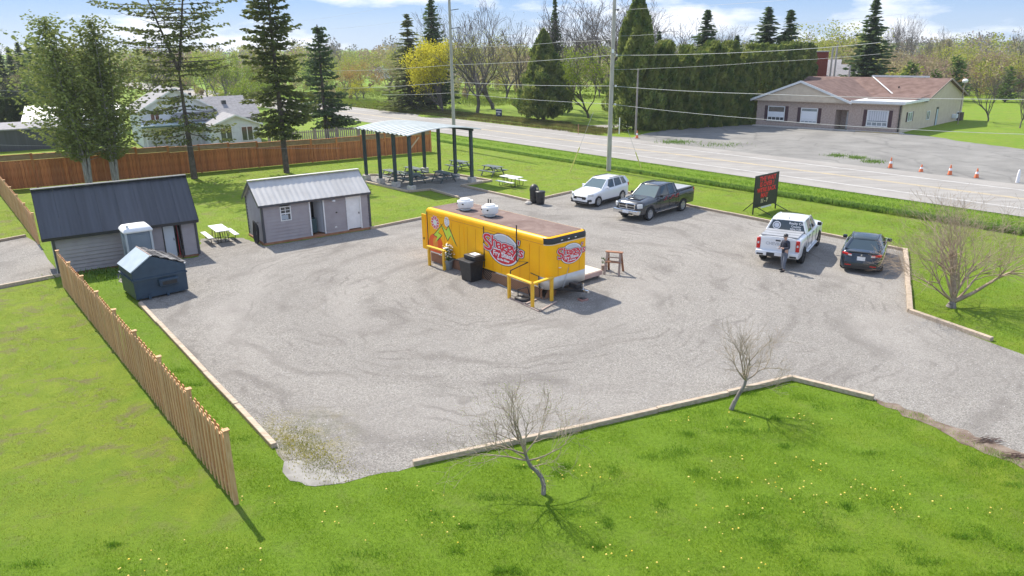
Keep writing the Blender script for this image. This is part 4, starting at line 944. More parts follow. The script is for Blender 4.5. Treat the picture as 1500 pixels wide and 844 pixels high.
for s in (1, -1):
    bevelled(MB().bar((-.83, s*.6, .8), (-.55, s*.86, .86), .1, .16), .03, 2).build('headlight', M_LAMP, t, True); bevelled(MB().bar((-.88, s*.62, .48), (-.7, s*.84, .5), .08, .14), .02, 1).build('fog_lamp', M_BLACK, t)
    bevelled(MB().bar((3.4, s*.84, 1.05), (3.62, s*.66, 1.0), .1, .2), .02, 1).build('tail_light', M_TAIL, t); MB().bar((.4, s*.9, .33), (2.3, s*.9, .33), .06, .12).build('side_skirt', M_BLACK, t)
    MB().tube([(1.5, s*.6, 1.68), (3.0, s*.58, 1.66)], .018, 6).build('roof_rail', M_BLACKM, t)
MB().bar((-.86, -.7, .36), (-.86, .7, .36), .1, .1).build('lower_bumper', M_BLACK, t); mirrors(t, .82, .9, 1.14, M_CWHITE); seats(t, 1.5, 1.15, 0)
# charcoal pickup
t = car_place('parked_pickup', 'charcoal pickup with red side graphics parked nose out beside the white crossover', 'pickup truck', (950, 322.9), 45, 0, -.88)
ax = [0, 3.57]; top = [(-1.0, .9), (-.97, 1.08), (-.85, 1.15), (0, 1.2), (.7, 1.27), (.9, 1.3), (2.9, 1.34), (2.95, 1.36), (4.75, 1.4), (4.8, 1.38)]; wid = [(-1.0, .8), (-.9, .9), (-.6, .98), (0, 1.0), (4.6, 1.0), (4.8, .97)]
body_mesh(top, wid, ax, .47, .46, xs_for(-1.0, 4.8, ax, .47), crown=.04).build('body', M_CGREY, t, 45)
cabin(t, M_CGREY, [(.62, 1.26, .84), (1.1, 1.29, .92), (1.95, 1.31, .93), (2.03, 1.31, .93), (2.62, 1.33, .93), (2.95, 1.34, .9)], [(1.35, 1.84, .68), (1.42, 1.86, .7), (1.93, 1.9, .72), (2.01, 1.9, .72), (2.55, 1.9, .71), (2.8, 1.87, .69)], 'PGPGP')
bevelled(MB().box((.1, 0, 1.245), (1.0, .9, .05)), .03, 1).build('hood_bulge', M_CGREY, t, True)
bevelled(MB().box((3.86, 0, 1.43), (1.7, 1.66, .05)), .02, 1).build('bed_cover', M_TONN, t)
for x in ax:
    for y in (-.86, .86): wheel(t, x, y, .4, .27, M_ALLOY)
bevelled(MB().box((-1.0, 0, .93), (.1, 1.16, .36)), .03, 2).build('grille_surround', M_CHROME, t, True)
for y in (-.29, .29):
    for z in (.86, 1.02): MB().box((-1.045, y, z), (.03, .48, .12)).build('grille', M_BLACK, t)
MB().box((-1.07, 0, .94), (.03, .14, .12)).build('badge', M_CHROME, t)
bevelled(MB().box((-1.03, 0, .6), (.22, 1.9, .26)), .05, 2).build('front_bumper', M_CHROME, t, True); MB().box((-1.16, 0, .6), (.02, .42, .14)).build('plate', M_PLATE, t); MB().box((-1.15, 0, .5), (.02, 1.0, .08)).build('bumper_intake', M_BLACK, t)
for s in (1, -1):
    bevelled(MB().bar((-1.0, s*.72, .96), (-.78, s*.95, .98), .12, .24), .03, 2).build('headlight', M_LAMP, t, True); MB().bar((.6, s*.98, .42), (2.95, s*.98, .42), .12, .05).build('running_board', M_CHROME, t)
    MB().box((4.79, s*.9, 1.15), (.06, .14, .4)).build('tail_light', M_TAIL, t); MB().bar((2.95, s*.93, 1.42), (4.75, s*.93, 1.42), .08, .05).build('bed_rail', M_BLACK, t)
    for x in (.98, 1.99, 2.74, 2.97): MB().box((x, s*1.003, .9), (.012, .012, .72)).build('door_seam', M_BLACKM, t)
    for x in (1.78, 2.55): MB().box((x, s*1.01, 1.16), (.18, .03, .04)).build('handle', M_BLACKM, t)
    if s < 0:
        gm = mat('graphic_red', (.35, .02, .05), None, .4); rnd = random.Random(4); mb = MB()
        for k in range(16): x = rnd.uniform(1.1, 2.9); z = rnd.uniform(1.0, 1.25); w_ = rnd.uniform(.1, .3); mb.prism([(0, 0), (w_, .03), (w_*.9, .07), (-.02, .05)], frame((x, -1.004, z), (1, 0, 0), (0, 0, 1), (0, -1, 0)), .005)
        mb.build('side_graphic', gm, t, kind='stuff')
MB().box((4.85, 0, .62), (.16, 1.8, .2)).build('rear_bumper', M_CHROME, t); mirrors(t, .98, .98, 1.36, M_BLACK); seats(t, 1.7, 1.3, 0)
# white pickup seen from behind
t = car_place('parked_pickup', 'white pickup seen from behind with lettering on its rear window', 'pickup truck', (1171.9, 385.5), 238, 3.74, .86)
ax = [0, 3.74]; top = [(-.95, .95), (-.9, 1.1), (-.7, 1.2), (0, 1.26), (.7, 1.3), (.9, 1.32), (3.3, 1.36), (3.4, 1.38), (4.85, 1.42), (4.92, 1.4)]; wid = [(-.95, .82), (-.85, .93), (-.5, 1.0), (4.7, 1.01), (4.92, .99)]
body_mesh(top, wid, ax, .48, .48, xs_for(-.95, 4.92, ax, .48), crown=.04).build('body', M_CWHITE, t, 45)
cabin(t, M_CWHITE, [(.7, 1.3, .84), (1.2, 1.32, .93), (2.05, 1.34, .94), (2.13, 1.34, .94), (2.95, 1.36, .94), (3.38, 1.38, .92)], [(1.4, 1.86, .7), (1.5, 1.89, .72), (2.03, 1.92, .74), (2.11, 1.92, .74), (2.88, 1.92, .74), (3.2, 1.88, .72)], 'PGPGP', crown=.05)
bevelled(MB().box((4.14, 0, 1.455), (1.42, 1.7, .04)), .015, 1).build('bed_cover', M_TONN, t)
for k in range(3): MB().box((3.42+.47*(k+1), 0, 1.478), (.015, 1.66, .008)).build('cover_seam', M_BLACKM, t)
for x in ax:
    for y in (-.87, .87): wheel(t, x, y, .42, .28, M_BLACKM, 6)
tg = MB().box((4.93, 0, 1.05), (.05, 1.56, .62)).build('tailgate', M_CWHITE, t); MB().box((4.96, 0, 1.28), (.02, .22, .06)).build('tailgate_handle', M_BLACK, tg)
Xr = frame((4.957, 0, 1.1), (0, 1, 0), (0, 0, 1), (1, 0, 0)); link('tailgate_lettering', text_mesh('CHEVROLET', .2, mat('letter_grey', (.42, .43, .45), None, .4), Xr, .004, .003), tg)
bevelled(MB().box((5.0, 0, .66), (.24, 1.95, .24)), .05, 2).build('rear_bumper', M_CWHITE, t, True); MB().box((5.125, -.0, .62), (.02, .9, .18)).build('bumper_recess', M_BLACK, t); MB().box((5.14, .1, .66), (.015, .36, .15)).build('plate', M_PLATE, t)
for s in (1, -1):
    bevelled(MB().box((4.92, s*.89, 1.08), (.1, .17, .52)), .02, 1).build('tail_light', M_TAIL, t, True); MB().box((4.975, s*.89, 1.1), (.015, .08, .1)).build('reverse_lamp', M_LAMP, t)
    MB().bar((.65, s*1.0, .44), (3.2, s*1.0, .44), .14, .05).build('running_board', M_CHROME, t)
    for x in (1.1, 2.09, 3.0, 3.4): MB().box((x, s*1.012, .92), (.012, .012, .74)).build('door_seam', M_BLACKM, t)
    for x in (1.9, 2.8): MB().box((x, s*1.02, 1.2), (.18, .03, .04)).build('handle', M_CHROME, t)
    bevelled(MB().bar((-.9, s*.7, 1.02), (-.7, s*.95, 1.02), .1, .16), .02, 1).build('headlight', M_LAMP, t); MB().box((5.1, s*.75, .6), (.05, .3, .08)).build('exhaust_vent', M_BLACK, t)
MB().box((-.95, 0, .95), (.06, 1.2, .4)).build('grille', M_BLACK, t); MB().lathe([(0, 0), (.03, 0), (.02, .08), (0, .08)], (3.0, 0, 1.93), 6).build('roof_antenna', M_BLACK, t); mirrors(t, 1.05, 1.0, 1.42, M_BLACK); seats(t, 1.8, 1.35, 0)
bk = Vector((3.38, 0, 1.38)); tk = Vector((3.2, 0, 1.88)); upw = (tk-bk).normalized(); nw = Vector((0, 1, 0)).cross(upw).normalized(); nw = nw if nw.x > 0 else -nw
for nm, y, u, body, sz in (('window_lettering', .42, .78, 'Realty Co.', .16), ('window_lettering', .42, .5, 'Country', .13), ('window_lettering', .42, .25, 'REALTOR', .12)):
    link(nm, text_mesh(body, sz, M_LWHITE, frame(bk.lerp(tk, u)+Vector((0, y, 0))+nw*.02, (0, 1, 0), upw, nw), .002, .002), t)
st = MB().prism(disc(.19, .19), frame(bk.lerp(tk, .5)+Vector((0, -.48, 0))+nw*.018, (0, 1, 0), upw, nw), .002).build('round_sticker', M_LWHITE, t)
MB().prism(disc(.15, .15), frame(bk.lerp(tk, .5)+Vector((0, -.48, 0))+nw*.021, (0, 1, 0), upw, nw), .002).build('sticker_ring', M_GLASS, st); MB().prism(disc(.12, .12), frame(bk.lerp(tk, .5)+Vector((0, -.48, 0))+nw*.024, (0, 1, 0), upw, nw), .002).build('sticker_face', M_LGREY, st)
# black sedan seen from behind
t = car_place('parked_sedan', 'glossy black sedan seen from behind, parked right of the white pickup', 'car', (1288.8, 396.7), 241, 2.87, .8)
ax = [0, 2.87]; top = [(-.84, .55), (-.8, .68), (-.5, .82), (0, .92), (.5, .99), (.9, .99), (2.9, 1.03), (3.3, 1.03), (3.6, 1.0), (3.8, .92), (3.85, .6)]; wid = [(-.84, .5), (-.75, .7), (-.4, .86), (0, .91), (2.9, .925), (3.4, .88), (3.7, .8), (3.85, .7)]
body_mesh(top, wid, ax, .37, .24, xs_for(-.84, 3.85, ax, .37), crown=.02).build('body', M_CBLUE, t, 45)
cabin(t, M_CBLUE, [(.45, .97, .76), (.95, .98, .84), (1.75, 1.0, .86), (1.81, 1.0, .86), (2.55, 1.02, .84), (3.0, 1.04, .78), (3.4, 1.03, .72)], [(1.35, 1.37, .56), (1.45, 1.39, .58), (1.76, 1.43, .6), (1.82, 1.43, .6), (2.3, 1.4, .58), (2.5, 1.37, .56), (2.68, 1.33, .54)], 'PGPGGP', glass_f=M_GLASS, m_roof=M_GLASS, crown=.03)
for s in (1, -1): MB().tube([(.95, s*.852, .99), (1.75, s*.872, 1.01), (2.55, s*.852, 1.03), (3.0, s*.79, 1.05), (2.5, s*.575, 1.38), (1.8, s*.61, 1.44), (1.42, s*.59, 1.4)], .014, 5).build('window_trim', M_CHROME, t)
for x in ax:
    for y in (-.79, .79): wheel(t, x, y, .34, .23, M_ALLOY, 8)
MB().bar((3.74, -.62, .985), (3.74, .62, .985), .05, .03).build('boot_lip', M_BLACK, t); MB().box((3.86, 0, .72), (.02, .34, .17)).build('plate', M_PLATE, t); MB().box((3.84, 0, .88), (.015, .06, .08)).build('badge', M_CHROME, t)
for s in (1, -1):
    bevelled(MB().bar((3.82, s*.42, .84), (3.62, s*.82, .88), .06, .11), .02, 1).build('tail_light', M_TAIL, t); MB().bar((3.855, s*.4, .845), (3.81, s*.56, .85), .03, .06).build('reverse_lamp', M_LAMP, t); MB().box((3.86, s*.52, .4), (.03, .26, .04)).build('reflector', M_TAIL, t)
    bevelled(MB().bar((-.75, s*.55, .7), (-.45, s*.84, .76), .08, .1), .02, 1).build('headlight', M_LAMP, t)
MB().box((3.83, 0, .32), (.06, 1.3, .12)).build('diffuser', M_BLACKM, t); mirrors(t, .95, .88, 1.03, M_CBLUE)

# ------------------------------------------------------------------ the man by the white pickup
def skin(name, chains, m, parent, sub=2):
    """chains: lists of (point, radius); the first point of later chains may repeat an earlier point to join it"""
    vs, es, rs = [], [], []; idx = {}
    for ch in chains:
        prev = None
        for p, r in ch:
            k = tuple(round(c, 4) for c in p)
            if k not in idx: idx[k] = len(vs); vs.append(p); rs.append(r)
            if prev is not None: es.append((prev, idx[k]))
            prev = idx[k]
    me = bpy.data.meshes.new(name); me.from_pydata(vs, es, []); o = link(name, me, parent); me.materials.append(m)
    o.modifiers.new('skin', 'SKIN').use_smooth_shade = True
    for i, r in enumerate(rs): me.skin_vertices[0].data[i].radius = (r, r) if not isinstance(r, tuple) else r
    me.skin_vertices[0].data[0].use_root = True
    s = o.modifiers.new('sub', 'SUBSURF'); s.levels = sub; s.render_levels = sub; return o
SKIN = mat('skin', (.55, .33, .24), None, .6); NAVY = mat('navy_knit', (.025, .028, .045), (.04, .042, .065), .85, 20, bump=.3); TROU = mat('grey_trousers', (.10, .115, .15), (.14, .155, .19), .85, 8, bump=.3)
mp_ = G(1147, 397); pn = thing('person', 'man in a dark sweater and cap standing behind the white pickup, looking down', 'person', mp_, R(198))
# local: x forward, y left
hip = (0, 0, .93); che = (.01, 0, 1.3); nk = (.02, 0, 1.47)
LEG = lambda s, fx: [((0.0, s*.09, .88), .1), ((.03+fx*.5, s*.11, .5), .065), ((fx-.02, s*.13, .1), .045), ((fx, s*.13, .05), .045), ((fx+.15, s*.15, .035), .035)]
ARM = lambda s: [((.0, s*.18, 1.4), .06), ((.02, s*.26, 1.14), .05), ((.25, s*.12, 1.13), .036), ((.32, s*.06, 1.15), .03)]
body = skin('body', [[(hip, (.12, .09)), ((.0, 0, 1.12), (.12, .085)), (che, (.15, .1)), ((.01, 0, 1.42), (.12, .08)), (nk, .055), ((.035, 0, 1.56), .065), ((.05, 0, 1.64), (.082, .095)), ((.045, 0, 1.71), (.07, .08))],
     [(hip, .1)]+LEG(1, .1), [(hip, .1)]+LEG(-1, -.06), [((.01, 0, 1.42), .1)]+ARM(1), [((.01, 0, 1.42), .1)]+ARM(-1)], SKIN, pn)
for s in (1, -1):
    for k in range(5):                       # fingers and thumb curled round the device
        y = s*.06-s*.012*k+s*.02; L = (.045, .06, .066, .06, .048)[k]
        if k == 0: skin('thumb', [[((.32, s*.05, 1.165), .011), ((.345, s*.03, 1.185), .009), ((.36, s*.012, 1.187), .008)]], SKIN, body, 1)
        else: skin('finger', [[((.33, s*.055, 1.16-.014*k), .01), ((.33+L*.5, s*.045, 1.16-.016*k), .009), ((.335+L*.75, s*.015, 1.158-.016*k), .008)]], SKIN, body, 1)
skin('sweater', [[((0, 0, .84), (.17, .14)), ((0, 0, .95), (.17, .135)), ((.0, 0, 1.1), (.17, .125)), (che, (.19, .125)), ((.01, 0, 1.42), (.14, .09)), ((.015, 0, 1.47), .062)], [((.01, 0, 1.42), .1), ((.0, .19, 1.4), .075), ((.02, .27, 1.14), .062), ((.22, .135, 1.13), .05)], [((.01, 0, 1.42), .1), ((.0, -.19, 1.4), .075), ((.02, -.27, 1.14), .062), ((.22, -.135, 1.13), .05)]], NAVY, body)
skin('trousers', [[((0, 0, 1.02), (.15, .12)), ((0, 0, .88), (.155, .125))], [((0, 0, .88), .12), ((0, .095, .8), .105), ((.075, .115, .5), .082), ((.08, .13, .1), .07)], [((0, 0, .88), .12), ((0, -.095, .8), .105), ((0, -.115, .5), .082), ((-.08, -.13, .1), .07)]], TROU, body)
for s, fx in ((1, .1), (-1, -.06)): skin('shoe', [[((fx-.08, s*.13, .05), .045), ((fx, s*.135, .06), .055), ((fx+.1, s*.145, .045), .05), ((fx+.19, s*.155, .035), .035)]], M_BLACK, body)
cp_ = MB().lathe([(.098, 1.66), (.1, 1.7), (.09, 1.745), (.055, 1.775), (0, 1.785)], (.035, 0, 0), 18); cp_.build('cap', M_BLACK, body, 60)
MB().add([(.11, -.075, 1.675), (.2, -.06, 1.655), (.215, 0, 1.655), (.2, .06, 1.655), (.11, .075, 1.675), (.13, 0, 1.69)], [(0, 1, 2, 5), (5, 2, 3, 4)]).build('cap_peak', M_BLACK, body)
MB().box((.13, 0, 1.635), (.02, .13, .035)).build('sunglasses', M_BLACKM, body); MB().lathe([(0, 0), (.016, .006), (0, .03)], (.137, 0, 1.595), 8).build('nose', SKIN, body, True)
for s in (1, -1): MB().lathe([(0, -.03), (.014, 0), (0, .03)], (.045, s*.088, 1.63), 8).build('ear', SKIN, body, True)
MB().box((.134, 0, 1.568), (.01, .05, .01)).build('mouth', mat('lips', (.4, .18, .15), None, .6), body)
t = thing('handheld_device', 'small pale device held in both hands by the man behind the white pickup', 'device', Matrix.Translation(mp_) @ Matrix.Rotation(R(198), 4, 'Z') @ Vector((.37, 0, 1.16)), R(198)); bevelled(MB().box((0, 0, 0), (.09, .13, .03)), .008, 1).build('case', M_LGREY, t); MB().box((.0, 0, .018), (.07, .1, .006)).build('screen', M_BLACKM, t)

# ------------------------------------------------------------------ portable sign, cones, poles and wires
sa, sb = G(1102.5, 314.5), G(1135.5, 305.5); sd = (sb-sa).normalized(); sL = (sb-sa).length
t = thing('portable_sign', 'tall black portable sign with red lettering on the lawn behind the white pickup', 'sign', sa, math.atan2(sd.y, sd.x)); SH = 2.35
for x in (0, sL): MB().box((x, 0, (SH+.03)/2), (.06, .06, SH+.03)).build('post', M_BLACKM, t)
pnl = MB().box((sL/2, 0, (SH+.42)/2), (sL-.06, .05, SH-.42)).build('panel', M_BLACK, t)
for z in (.42, SH): MB().box((sL/2, 0, z), (sL+.04, .07, .05)).build('frame_rail', M_BLACKM, t)
MB().box((sL/2+.1, -.03, .33), (1.15, .03, .1)).build('white_strip', M_WHITE, t)
for x in (.35, sL-.3): MB().bar((x, 0, .42), (x+.25, -.9, 0), .04, .04).build('stay', M_BLACKM, t); MB().bar((x, 0, .9), (x+.2, 1.0, 0), .04, .04).build('stay', M_BLACKM, t)
MYE = mat('letter_cream', (.8, .68, .4), None, .5)
for k, (l, x, s_, m_) in enumerate([('THE WAIT', .52, .4, M_REDL), ('IS OVER !', .5, .4, M_REDL), ("WE'RE BACK", .5, .37, M_REDL), ('MAY', .42, .4, M_REDL), ('11 - 7', .43, .34, MYE)]):
    X = frame((sL*x, -.03, SH-.24-k*.345), (1, 0, 0), (0, 0, 1), (0, -1, 0)) @ Matrix.Diagonal((1.0, 1, 1, 1)); link('lettering', text_mesh(l, s_, m_, X, .004, .012), pnl)
def cone(label, px, h=.75, first=[None]):
    P = G(*px)
    if first[0] is None:
        t = thing('traffic_cone', label, 'traffic cone', P, 0, 'orange traffic cones along the road'); first[0] = t
        bevelled(MB().box((0, 0, .02), (.42, .42, .04)), .01, 1).build('base', M_BLACKM, t); MB().lathe([(.17, .04), (.035, .9), (0, .9)], (0, 0, 0), 14).build('cone_body', M_CONE, t, 50)
        MB().lathe([(.125, .4), (.085, .6)], (0, 0, 0), 14).build('band', M_LWHITE, t, 50)
        return t
    c = copy_tree(first[0]); c.location = P; c.scale = (1, 1, h/.9); c['label'] = label
cone('traffic cone standing alone across the road at the foot of the thin wooden pole', (933, 203)); cone('leftmost cone of the row at the edge of the paved lot', (1304, 246.5), .9); cone('second cone from the left in the row at the edge of the paved lot', (1349, 252), .6)
cone('third cone from the left in the row at the edge of the paved lot', (1391, 256.5), .8); cone('fourth cone from the left in the row, behind the large bare tree', (1430, 261), .75)
t = thing('marker_post', 'short white marker post beside the paved lot, near the right edge', 'post', G(1490, 268), 0); MB().lathe([(.13, 0), (.1, .7), (.06, .95), (0, 1.0)], (0, 0, 0), 12).build('post', M_LWHITE, t, 50)
POLE1, POLE2 = G(891.5, 250), G(666, 219)
def pole(label, P, h, r0, r1, m, lean=(0, 0), arms=True):
    t = thing('utility_pole', label, 'utility pole', P, 0); MB().tube([(0, 0, 0), (lean[0], lean[1], h)], [r0, r1], 14).build('pole', m, t, 60)
    return t
p1 = pole('tallest pale utility pole, on the lawn behind the white crossover', POLE1, 14.5, .2, .13, M_POLE, (.1, 0)); p2 = pole('pale utility pole behind the arched roof of the shelter', POLE2, 15.5, .19, .12, M_POLE)
pe = (POLE1-POLE2).normalized(); PN = Vector((-pe.y, pe.x, 0))
def PL(px, py): return onplane(px, py, POLE1, PN)
PR = PL(1640, 300); POLE0 = Vector((PR.x, PR.y, 0)); pole('pale utility pole at the right end of the wires', POLE0, 15, .2, .13, M_POLE)
zat = lambda y: PL(895, y).z
for y in (15, 81, 126, 153):
    z = zat(y); c = MB().bar((0, 0, z), (.35, -.25, z), .07, .07).build('bracket', M_BLACKM, p1); MB().lathe([(0, -.1), (.08, -.06), (.08, .06), (0, .1)], (.35, -.25, z), 8).build('insulator', M_WHITE if y > 70 else M_BLACKM, c)
MB().lathe([(0, -.2), (.1, -.15), (.1, .15), (0, .2)], (.05, -.2, zat(75)), 8).build('clamp', M_CHROME, p1)
z2 = lambda y: PL(664, y).z
for y in (15, 42): MB().bar((0, 0, z2(y)), (.9, -.3, z2(y)+.1), .06, .06).build('arm', M_BLACKM, p2)
def wire(label, pts, r=.012):
    r = r*.6
    P = [PL(*p) if not isinstance(p, Vector) else p for p in pts]; o = P[0]; t = thing('overhead_wire', label, 'wire', o, 0, 'wires strung between the utility poles'); out = []
    for a, b in zip(P, P[1:]):
        L = (b-a).length; n = max(4, int(L/4)); sag = min(.35, L*.006)
        for k in range(n): u = k/n; out.append(a.lerp(b, u)-o-Vector((0, 0, sag*4*u*(1-u))))
    out.append(P[-1]-o); MB().tube(out, r, 5).build('strand', M_WIRE, t)
wire('overhead wire just above the tree line, fixed high on the tall pole', [(480, 104), (664, 95), (895, 81), (1120, 75.5), (1290, 62.5)], .024)
wire('thick overhead cable crossing the cedar hedge and the brown building roof', [(500, 129.5), (664, 120), (895, 126), (1120, 138), (1640, 146)], .028)
wire('lowest overhead cable, descending across the front of the brown building', [(560, 139), (664, 136), (895, 152.5), (1120, 175), (1318, 189), (1640, 200)], .024)
wire('thin overhead wire crossing in front of the conifers below the topmost one', [(664, 69), (750, 67), (824, 61.5), (895, 58)], .018)
wire('overhead wire from the tall pole to the right, crossing the hedge top', [(895, 102), (963, 100), (1120, 91), (1290, 79)], .014)
wire('short upper overhead wire going right from the tall pole across the big cedar', [(895, 15), (950, 12), (1200, -4)], .014)
wire('overhead wire to the right of the tall pole, in front of the big cedar', [(895, 53), (950, 51), (1130, 36), (1330, 20)], .012)
wire('topmost overhead wire at the left, rising to the second pole', [(440, 31), (560, 12), (664, -8)], .012)
wire('second overhead wire from the top at the left of the second pole', [(480, 43), (598, 30), (664, 20)], .012)
def WP(px, py, y): d = ray(px, py); return Vector((0, 0, CAM_H))+d*(y/d.y)
wire('thin service wire crossing in front of the cedars at the far left', [WP(-60, 129, 66), WP(240, 141, 70)], .014); wire('thin service wire low in front of the trunks of the twin cedars', [WP(-60, 211, 55), WP(250, 214, 58), WP(500, 217, 62)], .012)
for lb, a, b in (('yellow guy wire guard left of the tall utility pole', (835, 252), (849, 216)), ('yellow guy wire guard right of the tall utility pole', (939, 246), (931, 223))):
    A = G(*a); t = thing('guy_guard', lb, 'guy wire', A, 0); B = PL(*b) if False else Vector((0, 0, CAM_H))+ray(*b)*(A.y/ray(*b).y); MB().tube([(0, 0, 0), B-A], .05, 6).build('guard', mat('guard_yellow', (.75, .68, .2), None, .5), t); MB().tube([B-A, (B-A)*2.4], .012, 4).build('guy', M_WIRE, t)
tp_ = pole('thin wooden service pole at the left end of the cedar hedge', G(931, 198), 7.4, .13, .09, mat('pole_wood', (.24, .21, .18), (.33, .3, .26), .9, 3, stretch=(3, 3, .4)))
t = thing('marker_stake', 'white marker stake on the verge left of the thin wooden pole', 'stake', G(907, 196.5), 0); MB().box((0, 0, .95), (.1, .1, 1.9)).build('stake', M_LWHITE, t)
t = thing('survey_stake', 'short orange topped stake on the verge beside the driveway', 'stake', G(847, 197), 0); MB().box((0, 0, .6), (.07, .07, 1.2)).build('stake', mat('stake_tan', (.5, .25, .15), None, .8), t)
vs_ = G(731, 175); t = thing('verge_sign', 'small dark blue notice board on two legs across the road', 'sign', vs_, R(-42)); pnl = MB().box((0, 0, .95), (1.15, .05, 1.0)).build('panel', mat('sign_navy', (.02, .03, .09), None, .5), t)
for x in (-.5, .5): MB().box((x, .02, .35), (.05, .05, .7)).build('leg', M_WHITE, t)
for z, w in ((1.05, .95), (.75, .4)): MB().box((0, -.03, z), (w, .01, .13)).build('lettering_bar', M_LWHITE, pnl)
MB().box((0, -.03, 1.4), (1.15, .012, .06)).build('edge', M_LWHITE, pnl)
t = thing('round_sign', 'small round pale reflector beside the wooden post of the brown building gable', 'lamp', G(1403, 182), 0); lz = 5.2; MB().tube([(0, 0, 0), (0, 0, lz)], .05, 6).build('post', M_GREYW, t); MB().lathe([(0, -.25), (.28, -.12), (.33, .1), (.2, .25), (0, .3)], (0, 0, lz), 14).build('globe', M_LWHITE, t, True)

# ------------------------------------------------------------------ brown building across the road
BC = G(1315.5, 195.5); BL = G(1109, 186.5); ba = R(-40); bx = Vector((math.cos(ba), math.sin(ba), 0)); LF = 16.8; BL = BC-bx*LF; by = Vector((-bx.y, bx.x, 0))
SHK = math.tan(R(7)); SN = dirv(-40-7)
t = bb = thing('roadside_building', 'single storey brown and beige building with a shingle roof and a wide front gable', 'building', BL, ba)
def lb(px, py, y=0.0):                       # pixel -> local (x, z) on a plane parallel to the front at depth y
    P = onplane(px, py, BL+by*y, by)-BL; return P.dot(bx), P.z
def ls(px, py):                              # pixel -> local (y, z) on the right hand side wall
    P = onplane(px, py, BC, SN)-BC; return P.dot(by), P.z
WH = 3.15; y_split = ls(1355, 150)[0]; y_end = ls(1415, 160)[0]; yr, zr_ = ls(1392, 124); zr_ = min(max(zr_, 5.4), 6.4)
print('building', LF, y_split, y_end, yr, zr_)
y_end = min(max(y_end, 10), 21); y_split = min(y_split, y_end*.4); yr = (y_split+y_end)/2
dx0, dx1 = lb(1221, 190)[0], lb(1240, 190)[0]
def wallbox(x0, x1, y0, y1, z0, z1, m, name): return MB().box(((x0+x1)/2, (y0+y1)/2, (z0+z1)/2), (x1-x0, y1-y0, z1-z0)).build(name, m, bb)
wallbox(0, dx0, 0, .25, 0, WH, M_BRICKP, 'front_wall'); wallbox(dx1, LF, 0, .25, 0, WH, M_BRICKP, 'front_wall'); wallbox(dx0, dx1, 0, .25, 2.35, WH, M_BRICKP, 'front_wall')
wallbox(dx0-.1, dx1+.1, 1.6, 1.8, 0, WH, M_BRICKP, 'recess_wall'); wallbox(dx0-.2, dx0, .25, 1.6, 0, WH, M_BRICKP, 'recess_wall'); wallbox(dx1, dx1+.2, .25, 1.6, 0, WH, M_BRICKP, 'recess_wall')
mb = MB(); mb.add([(LF, .0, 0), (LF, y_end, 0), (LF, y_end, WH), (LF, yr, zr_), (LF, y_split, WH), (LF, 0, WH), (LF-.25, .0, 0), (LF-.25, y_end, 0), (LF-.25, y_end, WH), (LF-.25, yr, zr_), (LF-.25, y_split, WH), (LF-.25, 0, WH)],
   [(0, 1, 2, 3, 4, 5), (11, 10, 9, 8, 7, 6), (0, 6, 7, 1), (1, 7, 8, 2), (2, 8, 9, 3), (3, 9, 10, 4), (4, 10, 11, 5), (5, 11, 6, 0)]); mb.build('side_wall', M_STUCCO, bb)
wallbox(-.0, .25, .25, y_end, 0, WH, M_STUCCO, 'side_wall'); wallbox(.25, LF-.25, y_end-.25, y_end, 0, WH, M_STUCCO, 'rear_wall'); wallbox(.1, LF-.1, .3, y_end-.3, WH-.12, WH-.02, M_STUCCO, 'ceiling')
# roofs
ov = .35; RX0 = -.4
def slab(pts, m, name, th=.14):
    v = [Vector(p) for p in pts]; n = (v[1]-v[0]).cross(v[2]-v[0]).normalized()
    if n.z < 0: v = v[::-1]; n = -n
    k = len(v); return MB().add(v+[p-n*th for p in v], [tuple(range(k)), tuple(range(k, 2*k))[::-1]]+[(i, k+i, k+(i+1) % k, (i+1) % k) for i in range(k)]).build(name, m, bb)
zs_ = WH+.12
slab([(RX0, y_split-ov, zs_-.05), (LF+ov, y_split-ov, zs_-.05), (LF+ov, yr, zr_+.15), (RX0, yr, zr_+.15)], M_SHING, 'roof')
slab([(RX0, y_end+ov, zs_-.05), (LF+ov, y_end+ov, zs_-.05), (LF+ov, yr, zr_+.149), (RX0, yr, zr_+.149)], M_SHING, 'roof')
for a, b in (((LF+ov+.02, y_split-ov, zs_-.1), (LF+ov+.02, yr, zr_+.1)), ((LF+ov+.02, y_end+ov, zs_-.1), (LF+ov+.02, yr, zr_+.1))): MB().bar(a, b, .05, .2).build('barge_board', M_GREYW, bb)
gx0, gx1 = -.5, lb(1247, 149, -.3)[0]; gm_, gz_ = lb(1178, 121, -.4); print('g', gm_, gz_, gx1); gz_ = min(gz_, 6.3); gm_ = (gx0+gx1)/2
MB().add([(gx0, -.35, WH+.05), (gx1, -.35, WH+.05), (gm_, -.35, gz_), (gx0, -.1, WH+.05), (gx1, -.1, WH+.05), (gm_, -.1, gz_)], [(0, 1, 2), (5, 4, 3), (0, 3, 4, 1), (1, 4, 5, 2), (2, 5, 3, 0)]).build('front_gable', M_STUCCO, bb)
slab([(gx0-.15, -.5, WH+.02), (gm_, -.5, gz_+.09), (gm_, yr, gz_+.09), (gx0-.15, yr, WH+.02)], M_SHING, 'gable_roof'); slab([(gx1+.15, -.5, WH+.02), (gm_, -.5, gz_+.091), (gm_, yr, gz_+.091), (gx1+.15, yr, WH+.02)], M_SHING, 'gable_roof')
for a in (gx0-.2, gx1+.2): MB().bar((a, -.53, WH+.02), (gm_, -.53, gz_+.1), .06, .26).build('white_fascia', M_WHITE, bb)
